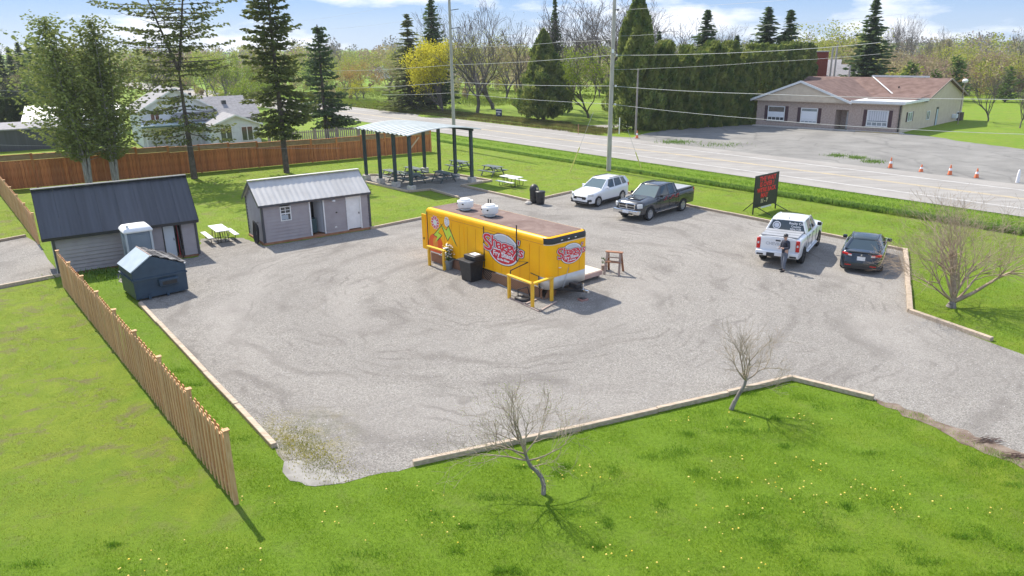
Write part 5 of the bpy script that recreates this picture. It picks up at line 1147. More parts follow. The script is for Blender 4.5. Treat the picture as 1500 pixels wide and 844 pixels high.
slab([(gx1, -.45, WH+.3), (LF+.4, -.45, WH+.3), (LF+.4, y_split, WH+.42), (gx1, y_split, WH+.42)], M_WHITE, 'flat_roof', .1); slab([(gx1+.4, y_split*.45, WH+.42), (LF+.3, y_split*.45, WH+.43), (LF+.34, y_split+.3, WH+.8), (gx1+.3, y_split+.3, WH+.8)], M_SHING, 'low_roof', .06)
MB().box(((gx1+LF+.5)/2, -.45, WH+.22), (LF+.4-gx1, .06, .3)).build('white_fascia', M_WHITE, bb); MB().box((LF+.42, y_split/2-.2, WH+.22), (.06, y_split+.3, .26)).build('white_fascia', M_WHITE, bb); MB().box((LF/2, -.28, WH+.02), (LF+.4, .45, .05)).build('soffit', M_STUCCO, bb)
va, vb = lb(1258, 121.5, yr), lb(1288, 144, y_split*.5); MB().bar((va[0], yr-.1, zr_+.2), (vb[0], y_split, WH+.55), .14, .05).build('valley_flashing', M_WHITE, bb)
MB().bar((lb(1255, 119, yr)[0], yr+.25, zr_+.28), (lb(1338, 119, yr)[0], yr+.25, zr_+.28), .1, .2).build('ridge_upstand', M_WHITE, bb)
q = lb(1299, 138, yr*.75); MB().tube([(q[0], yr*.75, WH+.8), (q[0], yr*.75, q[1]+1.0)], .09, 8).build('vent_pipe', M_BLACKM, bb)
MB().tube([(LF+.06, -.15, WH+.15), (LF-.1, -.1, WH-.2), (LF-.06, -.08, .15)], .06, 8).build('downspout', M_BLACKM, bb)
def win(x0, x1, z0, z1, sh=True, glass=M_WIN, mull=(.5,), low=.25, y=-.0):
    w = MB().box(((x0+x1)/2, y-.0, (z0+z1)/2), (x1-x0, .06, z1-z0)).build('window', glass, bb); mb = MB()
    for x in (x0, x1): mb.box((x, y-.04, (z0+z1)/2), (.09, .08, z1-z0+.09))
    for z in (z0, z1): mb.box(((x0+x1)/2, y-.042, z), (x1-x0+.09, .08, .09))
    if low: mb.box(((x0+x1)/2, y-.04, z0+(z1-z0)*low), (x1-x0, .06, .08)); [mb.box((x0+(x1-x0)*k, y-.04, z0+(z1-z0)*low/2), (.06, .05, (z1-z0)*low)) for k in (.25, .5, .75)]
    mb.build('frame', M_WHITE, w); MB().box(((x0+x1)/2, y-.06, z0-.1), (x1-x0+.3, .12, .1)).build('sill', M_CONC, w)
    if sh:
        for x in (x0-.28, x1+.28): MB().box((x, y-.03, (z0+z1)/2), (.36, .06, z1-z0+.15)).build('shutter', M_MAROON, bb)
    return w
for a, b, z in (((1124.5, 175.5), (1150, 156.5), 0), ((1172.5, 179), (1198, 159.5), 0), ((1269, 184), (1302, 163), 0)):
    (x0_, z0_), (x1_, z1_) = lb(*a), lb(*b); w = win(x0_, x1_, z0_, z1_, glass=(M_WIND if a[0] < 1130 else M_WIN))
    if a[0] > 1250: 
        for k in range(9): MB().box((x0_+(x1_-x0_)*(k+.5)/9, -.035, z0_*.35+z1_*.65), ((x1_-x0_)/11, .02, (z1_-z0_)*.62)).build('blind_slat', M_LGREY, w)
    else: MB().box(((x0_+x1_)/2, -.035, z0_+(z1_-z0_)*.45), (x1_-x0_-.1, .012, (z1_-z0_)*(.35 if a[0] < 1130 else .7))).build('blind', M_PLATE, w)
d = MB().box(((dx0+dx1)/2+.35, 1.58, 1.05), (.85, .05, 2.05)).build('front_door', M_WHITE, bb); MB().box(((dx0+dx1)/2+.4, 1.54, 1.25), (.3, .03, 1.1)).build('door_glass', M_WIND, d)
def swin(px0, px1, py0, py1, shut=False, dark=False):
    y0_, z0_ = ls(px0, py1); y1_, z1_ = ls(px1, py0); w = MB().box((LF+.01, (y0_+y1_)/2, (z0_+z1_)/2), (.06, y1_-y0_, z1_-z0_)).build('window', M_WIND if dark else M_WIN, bb); mb = MB()
    for y in (y0_, y1_, (y0_+y1_)/2): mb.box((LF+.05, y, (z0_+z1_)/2), (.06, .08, z1_-z0_))
    for z in (z0_, z1_): mb.box((LF+.052, (y0_+y1_)/2, z), (.06, y1_-y0_+.08, .08))
    mb.build('frame', M_WHITE, w)
    if shut:
        for y in (y0_-.2, y1_+.2): MB().box((LF+.03, y, (z0_+z1_)/2), (.05, .28, z1_-z0_+.1)).build('shutter', M_MAROON, bb)
swin(1328, 1336.5, 164, 178, True); swin(1356, 1362, 162.5, 175.5, dark=True); swin(1399, 1407.5, 163, 177)
y0_, z0_ = ls(1367.5, 189.5); y1_, z1_ = ls(1374, 161.5); d = MB().box((LF+.03, (y0_+y1_)/2, z1_/2), (.05, y1_-y0_, 2.1)).build('side_door', mat('door_sky', (.5, .58, .64), None, .5), bb); MB().box((LF+.02, (y0_+y1_)/2, 1.08), (.04, y1_-y0_+.25, 2.28)).build('door_frame', M_BLACKM, bb)
yy, zz = ls(1395, 170); bevelled(MB().box((LF+.3, yy, zz), (.55, .7, .5)), .03, 1).build('air_conditioner', M_PLATE, bb); yy, zz = ls(1402, 183); MB().box((LF+.2, yy, .5), (.4, 1.3, 1.0)).build('cellar_hatch', M_MAROON, bb)
for o_ in CH[bb.name]+[c for p in CH[bb.name] for c in CH.get(p.name, ())]:      # the side walls run back at 83 degrees to the front
    for v_ in o_.data.vertices: v_.co.x -= v_.co.y*SHK*-1
t = thing('concrete_walk', 'low concrete walk with yellow edge along the front of the brown building', 'walkway', BL, ba); MB().box((LF/2+.3, -.55, .06), (LF+.8, .8, .12)).build('slab', M_CONC, t); MB().box((LF*.88, -.98, .07), (LF*.28, .06, .14)).build('yellow_edge', MY, t)
M_WEED = mat('weed_green', (.10, .20, .03), (.22, .33, .06), .8, 2, transl=.35)

# ------------------------------------------------------------------ houses
def at_dist(px, Y): d = ray(px, 108); P = d*(Y/d.y); return Vector((P.x, P.y, 0))
def house(name, label, P, ang, L, D, ze, zr, wall, roof, wins=(), doors=(), ov=.3, axis='x', cat='house', gwins=()):
    t = thing(name, label, cat, P, R(ang))
    mb = MB(); mb.add([(0, 0, 0), (L, 0, 0), (L, D, 0), (0, D, 0), (0, 0, ze), (L, 0, ze), (L, D, ze), (0, D, ze)], [(0, 1, 5, 4), (1, 2, 6, 5), (2, 3, 7, 6), (3, 0, 4, 7), (4, 5, 6, 7)])
    if axis == 'x': mb.add([(0, 0, ze), (0, D, ze), (0, D/2, zr), (L, 0, ze), (L, D, ze), (L, D/2, zr)], [(1, 0, 2), (3, 4, 5)])
    else: mb.add([(0, 0, ze), (L, 0, ze), (L/2, 0, zr), (0, D, ze), (L, D, ze), (L/2, D, zr)], [(0, 1, 2), (4, 3, 5)])
    mb.build('wall', wall, t)
    def rs(a, b, c, d):
        v = [Vector(p) for p in (a, b, c, d)]; n = (v[1]-v[0]).cross(v[2]-v[0]).normalized(); n = n if n.z > 0 else -n; v = [p+n*.06 for p in v]
        MB().add(v+[p-n*.14 for p in v], [(0, 1, 2, 3), (7, 6, 5, 4), (0, 4, 5, 1), (1, 5, 6, 2), (2, 6, 7, 3), (3, 7, 4, 0)]).build('roof', roof, t)
    if axis == 'x':
        s = (zr-ze)/(D/2)*ov; rs((-ov, -ov, ze-s), (L+ov, -ov, ze-s), (L+ov, D/2, zr), (-ov, D/2, zr)); rs((-ov, D+ov, ze-s), (L+ov, D+ov, ze-s), (L+ov, D/2, zr), (-ov, D/2, zr))
    else:
        s = (zr-ze)/(L/2)*ov; rs((-ov, -ov, ze-s), (-ov, D+ov, ze-s), (L/2, D+ov, zr), (L/2, -ov, zr)); rs((L+ov, -ov, ze-s), (L+ov, D+ov, ze-s), (L/2, D+ov, zr), (L/2, -ov, zr))
        for x in (-ov, L+ov): MB().bar((x, -ov-.02, ze-s), (L/2, -ov-.02, zr+.02), .05, .18).build('fascia', M_WHITE, t)
    for x, z, w, h in wins:
        o = MB().box((x, -.0, z), (w, .06, h)).build('window', M_WIND, t); mb = MB(); [mb.box((x+a*w/2, -.04, z), (.08, .05, h+.08)) for a in (-1, 0, 1)]; [mb.box((x, -.042, z+a*h/2), (w+.08, .05, .08)) for a in (-1, 1)]; mb.build('frame', M_WHITE, o)
    for y, z, w, h in gwins:
        o = MB().box((L, y, z), (.06, w, h)).build('window', M_WIND, t); mb = MB(); [mb.box((L+.04, y+a*w/2, z), (.05, .08, h+.08)) for a in (-1, 1)]; mb.build('frame', M_WHITE, o)
    for x, w, h, m in doors:
        o = MB().box((x, -.02, h/2), (w, .05, h)).build('door', m, t); MB().box((x+w*.35, -.06, 1.0), (.06, .05, .12)).build('handle', M_CHROME, o)
    return t
WS = mat('white_siding', (.62, .63, .64), (.7, .71, .72), .7, 3)
A = G(212, 217); hx = G(320, 207)-A; print('house', A, G(320, 207), G(380, 205))
h1 = house('white_house', 'two storey white house partly hidden by the big forked spruce', A, 33, 7.6, 8.5, 3.9, 6.1, WS, M_SHINGG, wins=((1.5, 3.3, .9, .9), (5.6, 1.6, 2.0, 1.1), (3.8, 4.6, .8, .7)), doors=((6.7, .95, 2.1, M_BLACK),), ov=.35, axis='y')
MB().box((4.2, -1.1, 2.45), (8.9, 2.3, .12)).build('porch_roof', mat('porch_blue', (.38, .46, .5), None, .5), h1); MB().box((4.2, -2.2, 2.38), (8.95, .08, .22)).build('porch_fascia', mat('porch_teal', (.05, .1, .11), None, .6), h1)
for x in (.1, 2.8, 5.5, 8.3): MB().box((x, -2.1, 1.18), (.12, .12, 2.36)).build('porch_post', WS, h1)
MB().box((5.9, 3.0, 5.2), (.3, .3, .5)).build('roof_vent', M_BLACKM, h1)
B = G(300, 219); h2 = house('white_house_wing', 'white single storey wing with a small front gable and paired windows behind the fence', B+dirv(33)*1.0, 33, 5.0, 6, 2.4, 3.35, WS, M_SHINGG, wins=((1.4, 1.35, 1.2, 1.5), (3.6, 1.35, 1.2, 1.5)), ov=.3, axis='y')
C_ = G(262, 205); h3 = house('white_house_extension', 'long white rear extension with a grey shingle roof behind the gabled wing', B+dirv(33)*(-1.5)+dirv(123)*4.5, 33, 8.6, 7, 2.9, 4.9, WS, M_SHINGG, wins=((7.0, 2.3, .6, .6), (7.9, 2.3, .6, .6)), ov=.35, axis='x', gwins=((2, 1.6, .9, 1.2),)); MB().box((5.5, 2.2, 4.35), (.5, .35, .4)).build('skylight', M_WIND, h3)
M_TIN = mat('pale_tin_roof', (.62, .62, .63), (.72, .72, .73), .5, 2)
D_ = G(40, 205); house('white_garage', 'white garage with a pale roof behind the twin cedars', D_, 20, 10, 7, 2.0, 3.7, WS, M_TIN, ov=.3, axis='x', cat='garage')
E_ = G(-35, 225); house('low_garage', 'dark low garage with a flat pale roof behind the fence at the far left', E_, 28, 8.5, 6, 2.3, 2.75, M_CHAR, M_SHINGG, ov=.25, axis='x', cat='garage')
F_ = at_dist(553, 255); house('far_white_house', 'tiny white house glimpsed far away between the orange budding trees', F_, 20, 4, 4, 2.8, 4.2, WS, M_SHINGG, wins=((1.1, 1.9, .7, 1.0), (2.9, 1.9, .7, 1.0)), axis='y')
P_ = at_dist(1150, 122); house('white_farmhouse', 'white house with a grey roof behind the cedar hedge, left of the red brick chimney', P_, -25, 7.5, 7, 5.6, 7.3, WS, M_SHINGG, wins=((5.5, 4.2, .8, 1.2),), ov=.45, axis='x')
P_ = at_dist(1185, 118); ch = thing('brick_chimney', 'tall red brick chimney stack between the two pale houses behind the brown building', 'chimney', P_, R(-25)); MB().box((1.3, .6, 4.3), (2.3, 1.4, 8.6)).build('stack', M_REDB, ch); MB().box((1.3, .6, 8.65), (2.5, 1.6, .15)).build('chimney_cap', M_CONC, ch)
P_ = at_dist(1211, 118); h_ = house('grey_farmhouse', 'pale grey house with dark windows to the right of the red chimney', P_, -15, 5.5, 6, 5.0, 6.6, mat('pale_grey_wall', (.5, .52, .53), None, .7), M_SHINGG, wins=((2.4, 3.9, .7, 1.5), (3.6, 3.9, .9, 1.5)), ov=.4, axis='x')
for lb_, px, y, hh in (('pale twin pole left in front of the red chimney', 1216, 112, 9.2), ('pale twin pole right in front of the grey house', 1222, 112, 9.6), ('short white pole beside the tall spruce behind the brown building', 1244, 110, 6.8)): pole(lb_, at_dist(px, y), hh, .17, .13, M_POLE)

# ------------------------------------------------------------------ vegetation
def leafmat(name, c0, c1, rough=.75, scale=.9, transl=.42, lo=.35, hi=.65, rand=.12): return mat(name, c0, c1, rough, scale, detail=5, transl=transl, lo=lo, hi=hi, spec=.2, rand=rand)
L_CEDAR = leafmat('leaf_cedar', (.065, .085, .018), (.14, .155, .035), scale=1.0)
L_CEDARF = leafmat('leaf_cedar_feathery', (.18, .22, .06), (.31, .34, .10), scale=.9, transl=.3)
L_CEDARB = leafmat('leaf_cedar_bronze', (.10, .16, .038), (.29, .32, .08), scale=.8)
L_SPRUCE = leafmat('leaf_spruce', (.055, .095, .038), (.11, .155, .055), scale=1.2)
L_SPRUCEO = leafmat('leaf_spruce_olive', (.10, .125, .035), (.19, .215, .062), scale=1.2)
L_LIME = leafmat('leaf_lime', (.17, .25, .018), (.30, .38, .035), scale=.8, transl=.4)
L_SPRG = leafmat('leaf_spring_green', (.22, .30, .05), (.36, .42, .10), scale=.6, transl=.4)
L_YELLOW = leafmat('leaf_yellow', (.50, .46, .02), (.66, .60, .05), scale=.9, transl=.4)
L_GOLD = leafmat('leaf_gold_green', (.27, .29, .04), (.42, .43, .08), scale=.5, transl=.35)
L_TAN = leafmat('leaf_tan', (.30, .24, .12), (.42, .36, .19), scale=.4, transl=.3)
L_ROSE = leafmat('leaf_rose', (.28, .19, .14), (.38, .28, .21), scale=.4, transl=.3)
L_ORANGE = leafmat('leaf_orange', (.36, .22, .07), (.48, .33, .11), scale=.5, transl=.35)
L_MIST = leafmat('twig_mist', (.22, .2, .185), (.33, .30, .28), scale=.3, transl=.1)
L_GREEN = leafmat('leaf_green', (.05, .10, .015), (.12, .19, .03), scale=.8)
def np_mesh(name, V, F4, m):
    me = bpy.data.meshes.new(name); n = len(V); k = len(F4); w = F4.shape[1]
    me.vertices.add(n); me.vertices.foreach_set('co', V.astype(np.float32).ravel())
    me.loops.add(k*w); me.loops.foreach_set('vertex_index', F4.astype(np.int32).ravel())
    me.polygons.add(k); me.polygons.foreach_set('loop_start', np.arange(0, k*w, w, dtype=np.int32)); me.polygons.foreach_set('loop_total', np.full(k, w, dtype=np.int32))
    me.update(calc_edges=True); me.materials.append(m); return me
def leaves(name, C, size, m, rng, D=None, aspect=1.0, rnd_=1.0):
    """one small quad at each centre C; D = preferred long direction"""
    n = len(C); a = rng.normal(size=(n, 3)) if D is None else D+rng.normal(size=(n, 3))*.35*rnd_
    a /= np.linalg.norm(a, axis=1)[:, None]+1e-9; b = rng.normal(size=(n, 3)); b -= (b*a).sum(1)[:, None]*a; b /= np.linalg.norm(b, axis=1)[:, None]+1e-9
    s = (size*rng.uniform(.6, 1.35, n))[:, None]; a = a*s*aspect/2; b = b*s/2
    V = np.stack([C-a, C+b*.8, C+a, C-b*.8], 1).reshape(-1, 3); return np_mesh(name, V, np.arange(n*4).reshape(n, 4), m)
def tubes(segs, m, name, n=4):
    """segs: array rows p0 p1 r0 r1"""
    S = np.array(segs, dtype=float); P0, P1 = S[:, :3], S[:, 3:6]; R0, R1 = S[:, 6], S[:, 7]; d = P1-P0; d /= np.linalg.norm(d, axis=1)[:, None]+1e-9
    ref = np.where(np.abs(d[:, 2:3]) > .9, np.array([[1., 0, 0]]), np.array([[0, 0, 1.]])); a = np.cross(d, ref); a /= np.linalg.norm(a, axis=1)[:, None]; b = np.cross(d, a)
    k = len(S); V = np.zeros((k, 2*n, 3))
    for j in range(n):
        t = 2*PI*j/n; o = a*math.cos(t)+b*math.sin(t); V[:, j] = P0+o*R0[:, None]; V[:, n+j] = P1+o*R1[:, None]
    base = (np.arange(k)*2*n)[:, None, None]; F = np.array([[j, (j+1) % n, n+(j+1) % n, n+j] for j in range(n)])[None]; F = (F+base).reshape(-1, 4)
    me = np_mesh(name, V.reshape(-1, 3), F, m); me.polygons.foreach_set('use_smooth', [True]*len(F)); return me
def branchy(seed, H, trunk_h=.25, r0=.25, spread=.5, levels=5, kids=(5, 4, 4, 3, 3), wob=.18, up=.25, shrink=.68, lean=(0, 0), tip=.008, first=None):
    """recursive limbs -> (segments, twig tips)"""
    rnd = random.Random(seed); segs = []; tips = []
    def go(p, d, L, r, lv):
        n = 4 if lv < 2 else 3; pts = [p]; r_end = max(tip, r*(.62 if lv else .8))
        for i in range(n):
            d = (d+Vector((rnd.gauss(0, wob), rnd.gauss(0, wob), rnd.gauss(0, wob*.6)+up*.12*(lv > 0)))).normalized(); q = p+d*(L/n)
            a, b = r+(r_end-r)*i/n, r+(r_end-r)*(i+1)/n; segs.append((*p, *q, a, b)); p = q; pts.append((p, d, b))
        if lv >= levels: tips.append(tuple(p)); return
        k = kids[lv]
        for j in range(k):
            f = 1 if j < 2 else rnd.uniform(.35, .95); q, dd, rr = pts[max(1, round(f*n))]
            az = rnd.uniform(0, 2*PI)+j*2.4; sp_ = spread*rnd.uniform(.6, 1.25); ref = dd.orthogonal().normalized(); ref.rotate(Matrix.Rotation(az, 3, dd)); nd = (dd*math.cos(sp_)+ref*math.sin(sp_)); nd.z += up*.35; nd.normalize()
            go(Vector(q), nd, L*shrink*rnd.uniform(.75, 1.15) if lv else H*(1-trunk_h)*.42*rnd.uniform(.8, 1.15), rr*rnd.uniform(.55, .78), lv+1)
    d0 = Vector((lean[0], lean[1], 1)).normalized(); go(Vector((0, 0, 0)), d0, H*trunk_h, r0, 0)
    z = max(s[5] for s in segs); k = H/z; segs = [(s[0]*k, s[1]*k, s[2]*k, s[3]*k, s[4]*k, s[5]*k, s[6], s[7]) for s in segs]; tips = [(a*k, b*k, c*k) for a, b, c in tips]
    return segs, np.array(tips)
def conifer(seed, H, Rb, z0=.06, whorls=None, per=9, droop=.25, upturn=.3, clump=.3, dens=1.0, power=.85, trunk_r=.18, leafm=None, gaps=0, lean=None, prof=None, bark=None):
    """trunk, drooping boughs in whorls, needle sprays along each bough -> (trunk mesh, crown mesh)"""
    rng = np.random.default_rng(seed); whorls = whorls or int(H*3.2); per = max(4, int(per*.62)); segs = []; C = []; D = []
    tz = np.linspace(0, H, 9); lx = lean or (lambda z: (0, 0))
    for a, b in zip(tz, tz[1:]): segs.append((*lx(a), a, *lx(b), b, trunk_r*(1-a/H)+.02, trunk_r*(1-b/H)+.02))
    for w in range(whorls):
        t = (w+rng.uniform(-.3, .3))/whorls; t = min(max(t, 0), .985); z = H*(z0+(1-z0)*t); R_ = (Rb*prof(t) if prof else Rb*(1-t)**power)*rng.uniform(.82, 1.1)+.12
        if t < .12 and not prof: R_ *= .75+2*t
        for j in range(per):
            if rng.random() < gaps: continue
            az = 2*PI*(j+rng.uniform(-.4, .4))/per+w*1.3; z = H*(z0+(1-z0)*min(.99, max(0, t+rng.uniform(-.6, .6)/whorls))); L = R_*rng.uniform(.62, 1.12); n = max(2, int(L/.35)); p = np.array([*lx(z), z]); ca, sa = math.cos(az), math.sin(az)
            for i in range(n):
                u = (i+1)/n; sl = -droop*(1-u)*1.2+(-droop*.5+upturn*u); q = p+np.array([ca, sa, sl+max(0, t-.8)*2.2])*L/n
                segs.append((*p, *q, .035*(1-u*.8)*(1.2-t), .035*(1-(u+.1)*.8)*(1.2-t)+.004)); m = max(1, int(dens*(2.2+3.2*(1-u))*(L/n)/clump*1.2))
                for _ in range(m):
                    f = rng.random(); wd = (.08+.28*L*(1-u*.55)*.55)*rng.uniform(-1, 1); c = p+(q-p)*f+np.array([-sa*wd, ca*wd, rng.normal(0, .05)-.05*abs(wd)-.02])
                    C.append(c); D.append((ca-sa*np.sign(wd)*.5, sa+ca*np.sign(wd)*.5, -.15))
                p = q
    C = np.array(C); D = np.array(D); return tubes(segs, bark or M_BARKD, 'trunk', 5), leaves('crown', C, clump, leafm or L_SPRUCE, rng, D, 1.5)
def dense(seed, H, Rb, N, size, leafm, z0=.05, shape='cone', lobes=7, trunk_r=.2, rough=.22):
    """cedar like crown: many upright sprays in the outer shell of a lobed cone or column"""
    rng = np.random.default_rng(seed); t = rng.random(N)**(.75 if shape == 'cone' else 1); az = rng.uniform(0, 2*PI, N)
    if shape == 'cone': prof = np.minimum(1, (1-t)**.72*1.12)*np.clip(.55+t*3.5, 0, 1)
    elif shape == 'spindle': prof = np.clip(np.sin(np.clip((t+.12)/1.12, 0, 1)**.62*PI), .03, 1)**.62
    elif shape == 'column': prof = np.clip(1-(np.abs(t-.38)/.64)**3.0, .02, 1)**.8
    else: prof = np.sqrt(np.clip(1-(2*t-1)**2, .02, 1))
    ph = rng.uniform(0, 6.28, 6); lob = 1+rough*np.sin(az*3+ph[0]+t*9)*np.sin(t*lobes*2.2+ph[1]+az)+rough*.7*np.sin(az*5+ph[2]-t*14)+rough*.6*np.sin(t*31+az*4+ph[3])
    r = Rb*prof*lob*(1-.55*rng.random(N)**2.2); z = H*(z0+(1-z0)*t)+rng.normal(0, .12, N); C = np.stack([r*np.cos(az), r*np.sin(az), z], 1)
    if shape == 'spindle':
        hole = np.sin(C[:, 0]*2.3+ph[0])*np.sin(C[:, 1]*2.1+ph[1])*np.sin(C[:, 2]*1.9+ph[2])+.5*np.sin(C[:, 0]*4.7+C[:, 2]*3.9); keep = hole < .42+.5*(1-np.abs(t-.45)); keep &= rng.random(N) < np.where(t < .25, .45, 1); C = C[keep]; az = az[keep]; N = len(C)
    D = np.stack([np.cos(az)*.5, np.sin(az)*.5, np.full(N, .9)], 1); return tubes([(0, 0, 0, 0, 0, H*.5, trunk_r, trunk_r*.6), (0, 0, H*.5, 0, 0, H*.92, trunk_r*.6, .03)], M_BARKD, 'trunk', 7), leaves('crown', C, size, leafm, rng, D, 1.6)
def budding(seed, H, leafm, size=.22, per=9, sd=.35, m_tw=None, **kw):
    segs, tips = branchy(seed, H, **kw); rng = np.random.default_rng(seed); C = np.repeat(tips, per, 0)+rng.normal(0, sd, (len(tips)*per, 3)); C = C[C[:, 2] > .3]
    return tubes(segs, m_tw or M_TWIGP, 'trunk', 3), leaves('crown', C, size, leafm, rng)
def plant(name, label, cat, P, rot, trunk, crown, scale=1.0, group=None, sc=None):
    t = thing(name, label, cat, P, rot, group)
    t.scale = sc or (scale,)*3
    link('trunk', trunk, t)
    if crown: link('crown', crown, t)
    return t
def spot(px, py, ytop, Y=None):
    P = G(px, py) if Y is None else at_dist(px, Y); return P, HT(P, ytop)
# the three bare trees in front -------------------------------------------------
def sapling(label, P, rot, seed, H, scl, pts, r0, levels, kids, spread, up, m=M_TWIG, buds=0, limbs=None, grow=1.0):
    """crooked stem through pts, then limbs from its end"""
    rnd = random.Random(seed); segs = []
    pts = [Vector(p) for p in pts]; n = len(pts)
    for i in range(n-1): segs.append((*pts[i], *pts[i+1], r0*(1-.4*i/(n-1)), r0*(1-.4*(i+1)/(n-1))))
    tips = []
    def go(p, d, L, r, lv):
        k = 5 if lv < 2 else 4; nodes = []
        for i in range(k):
            d = (d+Vector((rnd.gauss(0, .13), rnd.gauss(0, .13), rnd.gauss(0, .08)+up*.05))).normalized(); q = p+d*L/k; a, b = r*(1-.12*i), r*(1-.12*(i+1)); segs.append((*p, *q, max(a, .0028), max(b, .0025))); p = q; nodes.append((p, d, b))
        tips.append(tuple(p))
        if lv >= levels: return
        for j in range(kids[lv]):
            q, dd, rr = nodes[-1] if j == 0 else nodes[rnd.randrange(1, k)]; az = rnd.uniform(0, 6.28); s_ = spread*rnd.uniform(.5, 1.3); ref = dd.orthogonal().normalized(); ref.rotate(Matrix.Rotation(az, 3, dd)); nd = dd*math.cos(s_)+ref*math.sin(s_); nd.z += up*.25
            go(Vector(q), nd.normalized(), L*rnd.uniform(.5, .8), rr*rnd.uniform(.5, .7), lv+1)
    for (i, d, L, r) in limbs: go(pts[i], Vector(d).normalized(), L*grow, r*(1+(grow-1)*.5), 0)
    t = thing('bare_tree', label, 'tree', P, rot); t.scale = (scl,)*3; link('trunk', tubes(segs[:n-1], M_BARKG, 'trunk', 10), t); link('branches', tubes(segs[n-1:], m, 'branches', 4), t)
    if buds:
        rng = np.random.default_rng(seed); tp2 = np.array(tips); C = np.repeat(tp2, buds, 0)+rng.normal(0, .05, (len(tp2)*buds, 3)); link('buds', leaves('buds', C, .022, L_LIME, rng), t)
    return t
TB = G(796, 724)
sapling('small crooked bare tree in the foreground lawn, leaning left over the timber edging', TB, 0, 5, 2.6, 1, [(0, 0, 0), (.01, .02, .22), (-.04, .05, .42), (-.16, .08, .58), (-.3, .1, .7), (-.36, .1, .85), (-.42, .12, 1.02)], .06, 3, (6, 4, 3), .7, .4, M_TWIG, 1,
        limbs=[(6, (.12, 0, 1), .62, .028), (6, (-.35, .2, .9), .6, .026), (5, (1, .05, .25), .7, .02), (5, (-1, -.15, .12), .75, .022), (6, (.5, .3, .8), .55, .02), (6, (-.7, -.2, .6), .6, .022), (4, (.7, -.5, .3), .5, .014), (6, (-.1, -.3, 1), .55, .02), (5, (-.8, .5, .35), .6, .018)], grow=1.5)
TB = G(1071, 600)
sapling('small bare sapling leaning right at the corner of the foreground lawn', TB, 0, 9, 2.4, 1, [(0, 0, 0), (.08, 0, .25), (.2, .02, .5), (.31, .03, .72), (.36, .03, .9)], .07, 3, (6, 4, 3), .6, .5, M_TWIG, 0,
        limbs=[(4, (-.35, .1, 1), .75, .03), (4, (.1, .2, 1), .75, .028), (4, (.8, .05, .35), .62, .03), (3, (.8, -.2, .25), .6, .02), (4, (-.8, .1, .6), .6, .025), (4, (-.15, -.3, 1), .7, .024), (4, (-.6, -.3, .75), .6, .022), (4, (.45, .4, .75), .55, .02)], grow=1.15)
TB = G(1393, 450)
sapling('large bare multi stemmed tree on the right lawn with a wide fan of twigs', TB, 0, 21, 4.6, 1, [(0, 0, 0), (.02, 0, .12), (.05, 0, .22)], .2, 4, (6, 5, 3, 3), .62, .2, M_TWIGB, 0,
        limbs=[(2, (-.2, 0, 1), 1.7, .1), (2, (.4, .05, 1), 1.8, .11), (2, (.15, .4, 1), 1.6, .07), (2, (-.5, .1, .95), 1.8, .06), (2, (.9, -.1, .8), 2.0, .09), (2, (.05, -.35, 1), 1.5, .06), (2, (-.75, -.1, .85), 1.7, .05), (2, (1.2, .25, .75), 1.9, .06), (2, (-.95, .3, .8), 1.6, .045), (2, (.6, .3, .9), 1.8, .06)], grow=1.08)
# the twin cedars and the three thin spruces ---------------------------------------
for lb_, px, py, yt, sd_, Rb, rot in (('left one of the twin feathery cedars with bare grey trunks, behind the large shed', 131, 277, 27, 31, 3.7, 0), ('right one of the twin feathery cedars with bare grey trunks, behind the large shed', 170, 273, 29, 32, 3.4, 2)):
    P, h = spot(px, py, yt); rng = np.random.default_rng(sd_); tr_, cr_ = conifer(sd_, h, Rb, z0=.17, whorls=46, per=17, droop=-.1, upturn=.95, clump=.17, dens=.62, leafm=L_CEDARF, gaps=.12, prof=lambda t: max(.05, math.sin(min(1, (t+.1)/1.1)**.7*PI))**.7*(.75+.5*math.sin(t*23+sd_)**2))
    x0_ = -1.0 if px < 150 else .3
    segs = []
    for k, (dx, dy) in enumerate(((-.05, 0), (.3, .1), (.15, -.2))): segs += [(dx*.4, dy*.4, 0, dx, dy, h*.2, .2-.04*k, .16-.03*k), (dx, dy, h*.2, dx*2+x0_*.4, dy*2, h*.45, .16-.03*k, .12-.02*k), (dx*2+x0_*.4, dy*2, h*.45, dx*3+x0_, dy*3, h*.9, .12-.02*k, .02)]
    for k in range(46):
        z = h*rng.uniform(.16, .75); a = rng.uniform(0, 6.28); L_ = rng.uniform(1, 2.8); segs.append((0, 0, z, L_*math.cos(a), L_*math.sin(a), z+L_*.25, .035, .01))
    co = np.zeros(len(cr_.vertices)*3); cr_.vertices.foreach_get('co', co); co = co.reshape(-1, 3); co[:, 0] += x0_*np.clip(co[:, 2]/h, 0, 1); cr_.vertices.foreach_set('co', co.ravel())
    t = thing('cedar_tree', lb_, 'tree', P, 0, None); link('trunk', tubes(segs, mat('bark_pale', (.2, .18, .16), (.38, .35, .32), .95, 5, bump=.5, stretch=(3, 3, .5)), 'trunk', 7), t); link('crown', cr_, t)
